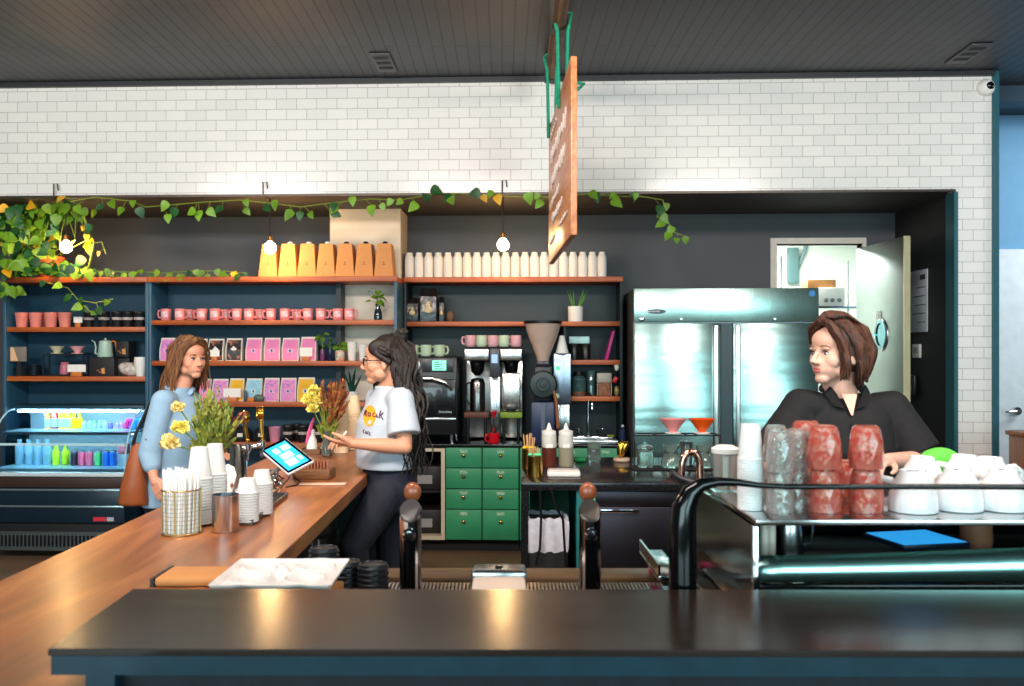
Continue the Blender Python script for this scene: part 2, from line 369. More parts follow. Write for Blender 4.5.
# ================= back counter with green drawers =================
YC = 7.1
CX0, CX1 = XY(445, YC), XY(519, YC)
def knob(parent, x, y, z, m=BRASS):
    g = G(); g.lathe([(0.004, 0), (0.004, 0.012), (0.012, 0.017), (0.013, 0.024), (0.007, 0.029), (0, 0.03)], 14, Rx(math.pi/2)); return g.out('knob', m, parent, loc=(x, y, z))
def green_unit(label, xa, xb, cols, rows, ztop):
    t = thing('drawer_cabinet', label, 'cabinet', ((xa+xb)/2, YC+0.3, 0))
    w = (xb-xa)/2
    G().box(-w, w, -0.26, 0.3, 0.10, ztop).out('carcass', mat('dark_green_paint', (24, 78, 58), 0.5), t, smooth=False)
    G().box(-w, w, -0.20, 0.3, 0, 0.10).out('toe_kick', BLKM, t, smooth=False)
    cw = 2*w/cols
    for c in range(cols):
        for (za, zb_) in rows:
            x0 = -w+c*cw+0.005; x1 = -w+(c+1)*cw-0.005
            d = G().box(x0, x1, -0.2795, -0.2605, za+0.004, zb_-0.004, bev=0.003).out('drawer', GREEN, t)
            knob(d, (x0+x1)/2, -0.28, za+(zb_-za)*0.62)
            k = G().box((x0+x1)/2-0.03, (x0+x1)/2+0.03, -0.2805, -0.2797, zb_-0.045, zb_-0.02).out('chalk_label', mat('chalk_marks', (150, 190, 160), 0.8, var=0.5, scale=80), d, smooth=False)
    return t
zz = [ZY(480, y, YC) for y in (541, 510, 489.5, 468.5, 447.5)]
green_unit('green drawer cabinet with eight drawers under the brewers', CX0, CX1, 2, list(zip(zz, zz[1:])), ZCT-0.024)
SX1 = XY(627, YC)
green_unit('green cabinet under the sink, half hidden by the island', CX1+0.004, SX1-0.03, 3, [(zz[0], zz[2]), (zz[2], zz[4])], ZCT-0.024)
OX0 = XY(404, YC)
t = thing('open_cabinet', 'white framed open cabinet with dark bins beside the green drawers', 'cabinet', ((OX0+CX0)/2, YC+0.3, 0)); w = (CX0-OX0)/2-0.003
IV = mat('ivory_paint', (206, 196, 172), 0.5)
g = G(); g.box(-w, -w+0.03, -0.28, 0.3, 0.1, ZCT-0.035); g.box(w-0.03, w, -0.28, 0.3, 0.1, ZCT-0.035); g.box(-w+0.03, w-0.03, -0.28, 0.3, ZCT-0.06, ZCT-0.035); g.box(-w+0.03, w-0.03, -0.28, 0.3, 0.1, 0.13); g.out('frame', IV, t, smooth=False)
G().box(-w+0.03, w-0.03, 0.28, 0.3, 0.13, ZCT-0.06).out('back_panel', BLKM, t, smooth=False)
G().box(-w+0.03, w-0.03, -0.2, 0.28, 0.46, 0.48).out('shelf', BLKM, t, smooth=False)
G().box(-w, w, -0.2, 0.3, 0, 0.1).out('toe_kick', BLKM, t, smooth=False)
CT = mat('black_counter', (20, 21, 23), 0.16, var=0.3, scale=90)
tag(G().box(XY(398, YC), SX1, YC+0.0, YB-0.002, ZCT-0.021, ZCT, bev=0.003).out('worktop', CT), 'glossy black worktop along the recess over the green drawers', 'worktop')
# ================= refrigerator =================
YF = 6.98
fx0, fx1 = XY(634, YF), XY(819, YF)
fzt = ZY(720, 288, YF)-0.0; fzd = ZY(720, 322.5, YF)
FST = brushed('fridge_steel_reflection_tint', (146, 176, 172), 0.25, wave=0.35, wscale=(0.9, 0.9, 5.0), dist=0.03)  # teal in the base colour stands in for reflected outdoor light
FSP = brushed('fridge_panel_reflection_tint', (166, 196, 188), 0.28, wave=0.12, wscale=(5, 1, 0.6), dist=0.02)  # header steel carries the same painted teal reflection
fr = thing('refrigerator', 'stainless steel two-door upright refrigerator against the recess wall', 'refrigerator', ((fx0+fx1)/2, YF+0.4, 0)); w = (fx1-fx0)/2
G().box(-w, w, -0.34, 0.4, 0.14, fzt-0.004).out('body', mat('fridge_body', (120, 124, 128), 0.35, 0.8), fr, smooth=False)
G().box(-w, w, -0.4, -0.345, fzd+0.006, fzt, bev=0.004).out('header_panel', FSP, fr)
def lx(px): return XY(px, YF)-(fx0+fx1)/2
for a, b, hx in ((634.5, 721, 716), (733.5, 818.5, 738)):
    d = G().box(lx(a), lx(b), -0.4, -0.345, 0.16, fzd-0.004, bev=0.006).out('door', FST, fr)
    h = G(); h.box(lx(hx)-0.016, lx(hx)+0.016, -0.425, -0.401, 0.6, fzd-0.02, bev=0.005); h.out('handle', brushed('handle_steel', (214, 220, 222), 0.3), d)
G().box(lx(721.5), lx(733), -0.385, -0.345, 0.16, fzd-0.004).out('centre_post', mat('dark_gasket', (40, 60, 66), 0.4), fr, smooth=False)
bz = ZY(657, 311.5, YF)
b = G(); b.lathe([(0.073, 0), (0.073, 0.004), (0, 0.005)], 28, T(lx(656.5), -0.401, bz) @ Rx(math.pi/2), sy=0.25); bd = b.out('name_badge', mat('dark_badge', (18, 44, 46), 0.3), fr)
g = G(); [g.box(lx(653)-0.052+k*0.0118, lx(653)-0.052+k*0.0118+0.0075, -0.4075, -0.406, bz-0.005, bz+0.005) for k in range(9)]; g.out('worn_lettering', WHITE, bd, smooth=False)
b = G(); b.lathe([(0.02, 0), (0.02, 0.02), (0.012, 0.024), (0, 0.024)], 18, T(lx(642), -0.401, ZY(642, 319, YF)) @ Rx(math.pi/2)); b.out('lock', CHROME, fr)
b = G(); b.lathe([(0.024, 0), (0.024, 0.003), (0, 0.003)], 20, T(lx(812), -0.401, ZY(812, 293.5, YF)) @ Rx(math.pi/2)); bb = b.out('round_badge', mat('blue_badge', (30, 120, 190), 0.3), fr)
for pxx in (681, 775):
    b = G(); b.lathe([(0.01, 0), (0.009, 0.006), (0, 0.007)], 12, T(lx(pxx), -0.401, ZY(pxx, 319, YF)) @ Rx(math.pi/2)); b.out('screw', CHROME, fr)
for sx_ in (-1, 1):
    for yy in (-0.28, 0.3):
        g = G(); g.cyl((sx_*(w-0.08)-0.02, yy, 0.05), (sx_*(w-0.08)+0.02, yy, 0.05), 0.05); g.box(sx_*(w-0.08)-0.03, sx_*(w-0.08)+0.03, yy-0.03, yy+0.03, 0.09, 0.14); g.out('caster', BLACK, fr)
# ================= steel swing door (walk-in) =================
hx, hy = DX1-0.04, YB-0.03
ex_, ey_ = None, None
pe = PY(906.5, 232, 6.95)
L = math.hypot(pe.x-hx, pe.y-hy); a = math.atan2(pe.y-hy, pe.x-hx)
zt2 = ZY(862, 249, YB-0.03)
dr = thing('swing_door', 'open stainless steel kitchen door with an oval window', 'door', (hx, hy, 0), a)
DST = brushed('door_steel', (160, 168, 164), 0.42, wave=0.05)
G().box(0, L, -0.02, 0.02, 0.02, zt2, bev=0.002).out('panel', DST, dr)
G().box(L, L+0.012, -0.024, 0.024, 0.02, zt2).out('edge_strip', mat('edge_strip', (214, 200, 160), 0.35, 0.5), dr, smooth=False)
# camera sees the -X (left) side = local +y or -y
n = Vector((-math.sin(a), math.cos(a))); side = 1 if (n.x*(-hx)+n.y*(-hy)) > 0 else -1
def on_door(px, py):
    # intersect ray with the door's plane
    d = ray(px, py); nn = Vector((n.x, n.y, 0)); t_ = (Vector((hx, hy, 0)).dot(nn))/(d.dot(nn)); p = d*t_ + Vector((0, 0, H))
    return ((p.x-hx)*math.cos(a)+(p.y-hy)*math.sin(a), p.z)
u, z = on_door(884, 334.5)
Mo = T(u, side*0.0205, z) @ Rx(-side*math.pi/2)
g = G(); g.lathe([(0.105, 0), (0.105, 0.012), (0.085, 0.014), (0.085, 0.004), (0, 0.004)], 30, Mo, sy=1.1); g.out('oval_window', mat('mirror_glass', (120, 170, 180), 0.05, 0.9, var=0), dr)
g = G(); g.lathe([(0.115, 0), (0.115, 0.008), (0.1, 0.014), (0.1, 0)], 30, Mo, sy=1.15, close=False); g.out('window_rim', CHROME, dr)
u, z = on_door(882, 323); G().box(u-0.03, u+0.03, min(side*0.021, side*0.03), max(side*0.021, side*0.03), z+0.02, z+0.10, bev=0.003).out('vent_plate', WHITE, dr)
# ================= island with black granite =================
ZI = 0.9
a0 = PZ(521, 482, ZI); YI = a0.y; YI1 = YI+1.15
GRAN = mat('speckled_granite', (26, 27, 30), 0.18, var=0.9, scale=140)
isl = thing('granite_counter', 'black speckled granite island counter with a waterfall end', 'counter', (a0.x, YI, 0))
IXR = XY(775, YI)
G().box(0, IXR-a0.x, 0, YI1-YI, ZI-0.045, ZI, bev=0.004).out('countertop', GRAN, isl)
G().box(0.0, 0.038, 0.0, YI1-YI, 0, ZI-0.046).out('end_panel', GRAN, isl, smooth=False)
tx = XY(571, YI)-a0.x
G().box(tx+0.03, tx+0.07, 0.02, YI1-YI-0.05, 0, ZI-0.046).out('partition', mat('teal_partition', (22, 110, 112), 0.5), isl, smooth=False)
G().box(tx+0.075, tx+0.13, 0.02, 0.06, 0, ZI-0.046).out('post', mat('mint_paint', (90, 190, 160), 0.5), isl, smooth=False)
G().box(0.04, tx+0.03, YI1-YI-0.06, YI1-YI-0.03, 0.1, ZI-0.046).out('back_board', mat('mint_board', (54, 150, 120), 0.5), isl, smooth=False)
# undercounter fridge
ux = XY(592, YI); uf = thing('undercounter_refrigerator', 'dark stainless undercounter refrigerator built in below the granite', 'refrigerator', (ux, YI+0.03, 0))
UST = brushed('dull_steel', (62, 58, 66), 0.38)
UW = (IXR-ux-0.03)
G().box(0.01, UW, 0.03, 0.7, 0.1, ZI-0.05).out('body', UST, uf, smooth=False)
G().box(0.01, UW, 0.0, 0.028, ZI-0.13, ZI-0.052, bev=0.003).out('top_rail', UST, uf)
for i in range(2):
    d = G().box(0.015+i*UW/2, UW/2*(i+1)-0.005, 0.0, 0.028, 0.14, ZI-0.135, bev=0.004).out('door', UST, uf)
    G().box(0.03+i*UW/2, 0.25+i*UW/2, -0.02, -0.001, ZI-0.165, ZI-0.145, bev=0.003).out('handle', CHROME, d)
G().box(0.05, UW-0.05, 0.06, 0.65, 0, 0.1).out('base', BLKM, uf, smooth=False)
# ================= long wood counter =================
ZW = 1.02; ZBAR = 1.1
c1, c2 = PZ(0, 579.5, ZW), PZ(160, 507.7, ZW)       # left edge
e1, e2 = PZ(278.6, 560, ZW), PZ(361.6, 477.3, ZW)   # right edge
dl = (c2-c1).normalized(); dr_ = (e2-e1).normalized()
WD = (dl+dr_).normalized(); WA = math.atan2(WD.y, WD.x)-math.pi/2     # counter direction
Wn = Vector((WD.y, -WD.x, 0))                       # to the right
cl = (c1+c2)/2; ce = (e1+e2)/2
UL = cl.dot(Wn); UR = ce.dot(Wn)
def WP(u, v, z=ZW): return Wn*u + WD*v + Vector((0, 0, z))
V0, V1 = 0.15, 5.62
wc = thing('wood_counter', 'long honey-brown wooden service counter running away from the camera', 'counter', WP(UL, V0, 0), WA)
WU = UR-UL
print('counter', UL, UR, WA, 'bar')
def bar_line(off, bk):
    # local (u, v) of a point of the bar's body outline, seen from above
    p = b1 + BD*off[0] + Bn*off[1]; return (p.dot(Wn)-UL, p.dot(WD)-V0)
b1, b2 = PZ(47.5, 649, ZBAR), PZ(1024, 651, ZBAR)
BD = (b2-b1).normalized(); Bn = Vector((-BD.y, BD.x, 0)); bl = PZ(133, 588.5, ZBAR); BDEP = (bl-b1).dot(Bn); BSH = (bl-b1).dot(BD)
q1 = bar_line((0.09, 0.0), 0); q2 = bar_line((BSH+0.04, BDEP-0.01), 0); q3 = bar_line((BSH+0.4, BDEP-0.01), 0)
tt = (WU-q2[0])/(q3[0]-q2[0]); q3 = (WU, q2[1]+(q3[1]-q2[1])*tt)
G().prism([(0, 0), (q1[0], 0), q1, q2, q3, (WU, V1-V0), (0, V1-V0)], ZW-0.055, ZW).out('countertop', WOODC, wc, smooth=False, bev=0.003)
G().box(0.03, 0.09, 0.05, V1-V0-0.05, 0.0, ZW-0.056).out('front_panel', TEALD, wc, smooth=False)
G().box(0.09, WU-0.04, V1-V0-0.12, V1-V0-0.05, 0, ZW-0.056).out('end_panel', TEALD, wc, smooth=False)
G().box(0.09, 0.2, q3[1]+0.3, V1-V0-0.5, 0.0, ZW-0.06).out('under_cabinet', BLKM, wc, smooth=False)
# ================= front bar =================
ZBAR = 1.1
b1, b2 = PZ(47.5, 649, ZBAR), PZ(1024, 651, ZBAR)
BD = (b2-b1).normalized(); BA = math.atan2(BD.y, BD.x); bl = PZ(133, 588.5, ZBAR)
Bn = Vector((-BD.y, BD.x, 0)); BDEP = (bl-b1).dot(Bn); BSH = (bl-b1).dot(BD)
print('bar', b1, BA, BDEP, BSH)
BWD = 3.3
bar = thing('front_bar', 'dark lacquered bar top with a teal-edged front nearest the camera', 'counter', (b1.x, b1.y, 0), BA)
BARM = wood_mat('dark_bar_top', (40, 29, 24), (50, 37, 30), 0.2, 'x', 2.0, 0.0, ratio=10)
TEDG = mat('bar_edge_teal', (12, 48, 62), 0.35, var=0.15, scale=20)
G().prism([(0, 0), (BWD, 0), (BWD, BDEP), (BSH, BDEP)], ZBAR-0.012, ZBAR).out('bar_top', BARM, bar, smooth=False, bev=0.002)
G().prism([(0.004, 0.004), (BWD, 0.004), (BWD, BDEP-0.004), (BSH+0.004, BDEP-0.004)], ZBAR-0.045, ZBAR-0.0125).out('edge_band', TEDG, bar, smooth=False)
G().prism([(0.10, 0.06), (BWD, 0.06), (BWD, BDEP-0.03), (BSH+0.05, BDEP-0.03)], 0.0, ZBAR-0.0455).out('front_panel', mat('bar_front', (10, 22, 30), 0.4, var=0.4, scale=3, stretch=(8, 1, 1)), bar, smooth=False)
G().box(0.05, 0.1, 0.03, 0.08, 0, ZBAR-0.0455).out('corner_post', TEDG, bar, smooth=False)
# lower work counter behind the bar
ZL = 0.9
wl = BDEP+0.0
lb = thing('work_counter', 'steel-topped low work counter behind the dark bar', 'counter', (b1.x, b1.y, 0), BA)
G().box(BSH+0.24, BWD, BDEP+0.004, BDEP+0.96, ZL-0.03, ZL, bev=0.003).out('countertop', brushed('worktop_steel', (120, 104, 88), 0.3), lb)
G().box(BSH+0.28, BWD, BDEP+0.05, BDEP+0.9, 0, ZL-0.031).out('cabinet', BLKM, lb, smooth=False)
def BP(px, py, z): return PZ(px, py, z)
# ================= goods on the shelves =================
rnd = random.Random(3)
def onz(px, Y, z): return (XY(px, Y), Y, z+0.001)
PXM = lambda Y: Y/F_PX          # metres per pixel at depth Y
def mug_parts(t, m, r=0.041, h=0.092, taper=1.0, hr=0.026):
    w = 0.004
    G().lathe([(r*0.82*taper, 0), (r*0.93*taper, 0.006), (r*taper, h*0.3), (r, h), (r-w, h), (r*taper-w, 0.012), (0, 0.008)], 18).out('body', m, t)
    pts = [(r*0.96, 0, h*0.82), (r+hr*0.7, 0, h*0.86), (r+hr, 0, h*0.55), (r+hr*0.7, 0, h*0.25), (r*0.96, 0, h*0.22)]
    G().tube(pts, 0.006, 8, flat=1.3).out('handle', m, t)
# ---- pink mugs
MUGP = mat('pink_enamel', (228, 136, 136), 0.35, var=0.12, scale=9)
MUGL = mat('mug_print', (236, 190, 196), 0.5, var=0.3, scale=60)
Ym = 7.2; z0 = zm[0]
mugs = [(166, 7.16, 180), (180, 7.14, 0), (189, 7.27, 0), (202, 7.15, 180), (215, 7.14, 0), (225, 7.28, 0), (237, 7.16, 180), (249, 7.15, 0), (259.5, 7.28, 0), (271, 7.16, 180), (285, 7.14, 0), (297, 7.28, 0), (308, 7.15, 180), (321, 7.15, 0), (338, 7.16, 180), (349.5, 7.15, 0)]
proto = None
back = 0
for i, (px, y, a) in enumerate(mugs):
    nm = ordl(i, len(mugs)); dirn = 'handle to the right' if a == 0 else 'handle to the left'
    lab = f'pink mug, {nm} of the row on the upper shelf, {dirn}'
    if not proto:
        proto = thing('coffee_mug', lab, 'mug', onz(px, y, z0), math.radians(a), 'pink mugs on the upper shelf'); mug_parts(proto, MUGP)
        g = G()
        for k in range(7):
            th = -math.pi/2 + (k-3)*0.2; th2 = th+0.2; R = 0.0418
            g.quad((R*math.cos(th), R*math.sin(th), 0.025), (R*math.cos(th2), R*math.sin(th2), 0.025), (R*math.cos(th2), R*math.sin(th2), 0.07), (R*math.cos(th), R*math.sin(th), 0.07))
        g.out('print', MUGL, proto)
    else:
        c = dup(proto, onz(px, y, z0), math.radians(a), lab)
        for ch in c.children:
            if ch.name.startswith('print') and a == 0: ch.rotation_euler[2] = 0
            elif ch.name.startswith('print'): ch.rotation_euler[2] = math.pi
for ch in proto.children:
    if ch.name.startswith('print'): ch.rotation_euler[2] = math.pi
# ---- tumblers on the left bookcase
def tumbler(name, label, cat, group, px, Y, z, m, r=0.052, h=0.125, band=None, prev=None, lid=None):
    if prev: return dup(prev, onz(px, Y, z), rnd.uniform(0, 6), label)
    t = thing(name, label, cat, onz(px, Y, z), 0, group)
    G().lathe([(r*0.72, 0), (r*0.74, 0.003), (r*0.97, h*0.93), (r, h*0.95), (r, h), (r*0.93, h), (r*0.68, 0.01), (0, 0.01)], 20).out('cup_body', m, t)
    if band: G().lathe([(r*0.865, h*0.5), (r*0.925, h*0.68)], 20, close=False).out('printed_band', band, t)
    if lid: G().lathe([(r*1.02, h), (r*1.03, h+0.006), (r*0.95, h+0.012), (r*0.5, h+0.013), (0, h+0.013)], 20).out('lid', lid, t)
    return t
PT = mat('rose_planter', (228, 136, 124), 0.55, var=0.05)
pv = None
pk = [(22, 7.18), (36, 7.18), (47, 7.3), (51, 7.16), (65, 7.16)]
for i, (px, y) in enumerate(pk):
    lab = f'salmon pink tumbler without handle, {ordl(i, 5)} of the five on the left bookcase'
    pv2 = tumbler('tumbler', lab, 'tumbler', 'salmon pink tumblers on the left bookcase', px, y, zl[0], PT, 0.055, 0.118, prev=pv); pv = pv or pv2
pv = None; BK = mat('black_tumbler', (26, 27, 30), 0.4); BB = mat('pale_band', (188, 176, 172), 0.6, var=0.4, scale=50)
bk = [(89, 7.16), (104, 7.16), (117.5, 7.16), (128, 7.16), (134, 7.29), (139.5, 7.15)]
for i, (px, y) in enumerate(bk):
    lab = f'black tumbler with pale band, {ordl(i, 6)} of the six on the left bookcase'
    pv2 = tumbler('tumbler', lab, 'tumbler', 'black tumblers on the left bookcase', px, y, zl[0], BK, 0.047, 0.115, BB, prev=pv, lid=BK); pv = pv or pv2
BLOCK = mat('orange_wood_block', (206, 116, 52), 0.5)
def sign_card(px, Y, z, wpx, hpx, label, lift=0.02):
    w_ = wpx*PXM(Y); h_ = hpx*PXM(Y)
    t = thing('price_card', label, 'price card', onz(px, Y, z), 0)
    G().box(-w_*0.28, w_*0.28, -0.012, 0.014, 0, 0.034, bev=0.002).out('wood_block', BLOCK, t)
    G().box(-w_/2, w_/2, -0.0005, 0.0015, 0.035, 0.035+h_).out('card', PAPER, t, smooth=False)
    return t
sign_card(78, 7.13, zl[0], 9, 6, 'small price card on orange block between the pink and black tumblers')
# shelf 2 of the left bookcase
z = zl[1]
PLT = mat('slate_plate', (40, 54, 66), 0.3)
n = 0
for j, (px, y) in enumerate(((22, 7.2), (34.5, 7.26))):
    for k in range(6 if j == 0 else 8):
        o = G().lathe([(0.03, 0), (0.045, 0.002), (0.062, 0.009), (0.062, 0.011), (0.04, 0.005), (0, 0.004)], 20).out('saucer', PLT, loc=(XY(px, y), y, z+0.001+k*0.0115))
        tag(o, f'dark saucer, {ORD[k]} from the bottom of the {"nearer left" if j == 0 else "taller right"} stack on the left bookcase', 'saucer', 'stacked dark saucers')
g = G(); t = thing('notice_card', 'square beige notice card pinned up at the left end of the bookcase', 'card', (XY(18, 7.12), 7.12, ZY(11, 357, 7.12)))
hw = 8.5*PXM(7.12); hh = 15*PXM(7.12)
t.location.z = z+0.12
G().box(-hw, hw, 0, 0.012, 0, hh, bev=0.001).out('board', mat('grey_card', (120, 112, 104), 0.6), t)
G().prism([(-hw+0.005, 0.005), (0.0, 0.005), (-hw+0.03, hh-0.005), (-hw+0.005, hh-0.005)], 0, 0.001, T(0, 0, 0) @ Rx(math.pi/2)).out('stripe', mat('peach_card', (226, 180, 140), 0.6), t, smooth=False)
G().box(-0.02, 0.02, 0.013, 0.03, -0.119, 0.06).out('prop', BLKM, t, smooth=False)
# pour-over stand with two cone drippers
t = thing('pour_over_stand', 'black wire pour over stand on the left bookcase', 'stand', onz(66, 7.2, z))
hs = ZY(66, 354, 7.2)-z; hw = 21*PXM(7.2)
g = G(); g.box(-hw, hw, -0.05, 0.05, hs-0.01, hs)
for a in (-1, 1):
    for b in (-1, 1): g.box(a*(hw-0.004)-0.004, a*(hw-0.004)+0.004, b*0.046-0.004, b*0.046+0.004, 0, hs-0.01)
g.out('frame', BLKM, t, smooth=False)
G().box(-hw+0.004, hw-0.004, -0.046, 0.046, 0.001, 0.012).out('base_board', BLKM, t, smooth=False)
def dripper(name, label, loc, m, r=0.058, h=0.062, ribs=18, plate=None):
    t = thing(name, label, 'coffee dripper', loc); g = G(); prof = 36
    rings = []
    for (rr, zz_, wv) in ((0.02, 0.008, 0), (0.028, 0.02, 0.01), (r*0.96, h*0.96, 0.035), (r, h, 0.04), (r*0.93, h*0.98, 0.03), (0.018, 0.02, 0)):
        rings.append([g._v((rr*(1+wv*math.cos(ribs*2*math.pi*i/72))*math.cos(2*math.pi*i/72), rr*(1+wv*math.cos(ribs*2*math.pi*i/72))*math.sin(2*math.pi*i/72), zz_)) for i in range(72)])
    for a, b in zip(rings, rings[1:]):
        for i in range(72): g._f([a[i], a[(i+1) % 72], b[(i+1) % 72], b[i]])
    g.out('cone', m, t)
    G().lathe([(0.03, 0), (0.048, 0.002), (0.048, 0.006), (0.024, 0.009), (0.02, 0.009), (0.02, 0)], 24, close=False).out('base_ring', plate or m, t)
    return t
CREAMD = mat('cream_ceramic', (214, 206, 170), 0.3); PINKD = mat('pale_pink_ceramic', (236, 170, 172), 0.3)
dripper('coffee_dripper', 'cream cone dripper on the black stand of the left bookcase', (XY(57, 7.2), 7.2, z+hs+0.002), CREAMD)
dripper('coffee_dripper', 'pale pink cone dripper on the black stand of the left bookcase', (XY(77.5, 7.2), 7.2, z+hs+0.002), PINKD)
o = G().lathe([(0.036, 0), (0.04, 0.01), (0.038, 0.07), (0.03, 0.085), (0.034, 0.1), (0.03, 0.1), (0, 0.09)], 20).out('pink_jar', mat('dusty_pink', (200, 112, 130), 0.35), loc=onz(65, 7.22, z+0.013)); tag(o, 'dusty pink jar standing under the dripper stand', 'jar')
sign_card(76.5, 7.12, z, 19, 7.5, 'wide price card on orange block in front of the dripper stand')
def carton(label, x0, x1, y0p, y1p, Y, dep, m, zb=None, art=None):
    a = XY(x0, Y); b = XY(x1, Y); zz0 = zb if zb is not None else ZY(x0, y1p, Y); zz1 = ZY(x0, y0p, Y)
    t = thing('product_box', label, 'box', ((a+b)/2, Y+dep/2, zz0+0.001)); w_ = (b-a)/2
    G().box(-w_, w_, -dep/2, dep/2, 0, zz1-zz0-0.002, bev=0.002).out('carton', m, t)
    if art:
        G().prism([(-0.012, 0.02), (0.014, 0.02), (0.01, 0.07), (-0.02, 0.06)], 0, 0.001, T(0.015, -dep/2-0.0002, 0.0) @ Rx(math.pi/2)).out('printed_shape', KRAFT, t, smooth=False)
        G().tube([(-0.04, -dep/2-0.002, 0.045), (-0.025, -dep/2-0.002, 0.05), (-0.015, -dep/2-0.002, 0.03), (0.0, -dep/2-0.002, 0.03)], 0.0025, 6).out('printed_spout', KRAFT, t)
    return t
BXM = mat('black_carton', (30, 28, 30), 0.6)
carton('wide black product box under the mint kettle', 89, 114, 357.5, 376, 7.14, 0.2, BXM, zb=z, art=True)
carton('small black box behind the mint kettle', 116, 128.5, 341, 358.0, 7.2, 0.14, BXM, zb=ZY(89, 357.2, 7.14)+0.002, art=True)
carton('black product box under the small black box', 114.7, 129, 358.5, 376, 7.2, 0.14, BXM, zb=z)
kt = thing('gooseneck_kettle', 'mint gooseneck kettle with wooden handle on the black boxes', 'kettle', (XY(105.5, 7.22), 7.22, ZY(89, 357.2, 7.14)+0.002))
MINT = mat('mint_enamel', (176, 204, 186), 0.35)
G().lathe([(0.058, 0), (0.06, 0.004), (0.05, 0.11), (0.047, 0.13), (0.02, 0.138), (0.008, 0.14), (0.01, 0.152), (0, 0.156)], 24).out('body', MINT, kt)
G().tube([(-0.055, 0, 0.02), (-0.085, 0, 0.03), (-0.08, 0, 0.08), (-0.09, 0, 0.12), (-0.115, 0, 0.135)], [0.01, 0.008, 0.006, 0.005, 0.004], 8).out('spout', MINT, kt)
G().tube([(0.047, 0, 0.125), (0.075, 0, 0.128), (0.09, 0, 0.11), (0.1, 0, 0.03)], [0.006, 0.007, 0.011, 0.01], 8).out('handle', BLOCK, kt)
# clear bag of goods and white cup
def lump(name, label, cat, loc, rx, ry, rz_, m, seed=1, amp=0.25, group=None):
    g = G(); g.ell((0, 0, rz_), (rx, ry, rz_), seg=24, rings=14); r_ = random.Random(seed)
    ph = [(r_.uniform(8, 30), r_.uniform(8, 30), r_.uniform(8, 30), r_.uniform(0, 6)) for _ in range(5)]
    for v in g.b.verts:
        k = sum(math.sin(v.co.x*a+v.co.y*b+v.co.z*c+d) for a, b, c, d in ph)/5
        c0 = Vector((0, 0, rz_)); v.co = c0+(v.co-c0)*(1+amp*k); v.co.z = max(0, v.co.z)
    o = g.out(name, m, loc=loc); tag(o, label, cat, group); return o
lump('clear_bag', 'crinkled clear bag of goods at the right of the lower left shelf', 'bag', onz(130, 7.2, z), 0.1, 0.06, 0.055, mat('crinkled_plastic', (196, 190, 184), 0.15, var=0.5, scale=30), 4)
o = G().lathe([(0.034, 0), (0.05, 0.11), (0.047, 0.155), (0.043, 0.155), (0.03, 0.01), (0, 0.01)], 22).out('paper_cup', WHITE, loc=onz(140.5, 7.14, z)); tag(o, 'white cup at the right end of the lower left shelf', 'cup')
# ---- coffee bags
def vor_mat(name, cols, scale=14, rough=0.45):
    m = bpy.data.materials.new(name); m.use_nodes = True; N = m.node_tree.nodes; L = m.node_tree.links; b = N['Principled BSDF']; b.inputs['Roughness'].default_value = rough
    tc = N.new('ShaderNodeTexCoord'); no = N.new('ShaderNodeTexNoise'); no.inputs['Scale'].default_value = scale; no.inputs['Detail'].default_value = 4; no.inputs['Distortion'].default_value = 1.2
    cr = N.new('ShaderNodeValToRGB'); cr.color_ramp.interpolation = 'LINEAR'; e = cr.color_ramp.elements
    while len(e) < len(cols): e.new(0.5)
    for i, c in enumerate(cols): e[i].position = 0.28+0.44*i/(len(cols)-1); e[i].color = rgb(*c)
    L.new(tc.outputs['Object'], no.inputs['Vector']); L.new(no.outputs[0], cr.inputs[0]); L.new(cr.outputs[0], b.inputs['Base Color']); return m
BAGS = {'pink': mat('pink_bag', (240, 134, 184), 0.45, var=0.1, scale=10), 'yellow': mat('yellow_bag', (240, 182, 26), 0.45, var=0.08),
    'floral': vor_mat('floral_bag', [(96, 196, 206), (214, 120, 206), (242, 150, 190), (160, 110, 210), (250, 220, 120)], 16),
    'black': vor_mat('dark_picture_bag', [(20, 18, 24), (34, 24, 32), (24, 22, 26), (200, 120, 90), (120, 160, 190)], 13),
    'sky blue': mat('sky_bag', (150, 204, 222), 0.45, var=0.15, scale=20)}
EDGEB = mat('bag_cream_edge', (228, 220, 206), 0.5); BLUD = mat('blue_drop', (20, 96, 170), 0.4)
bagp = {}
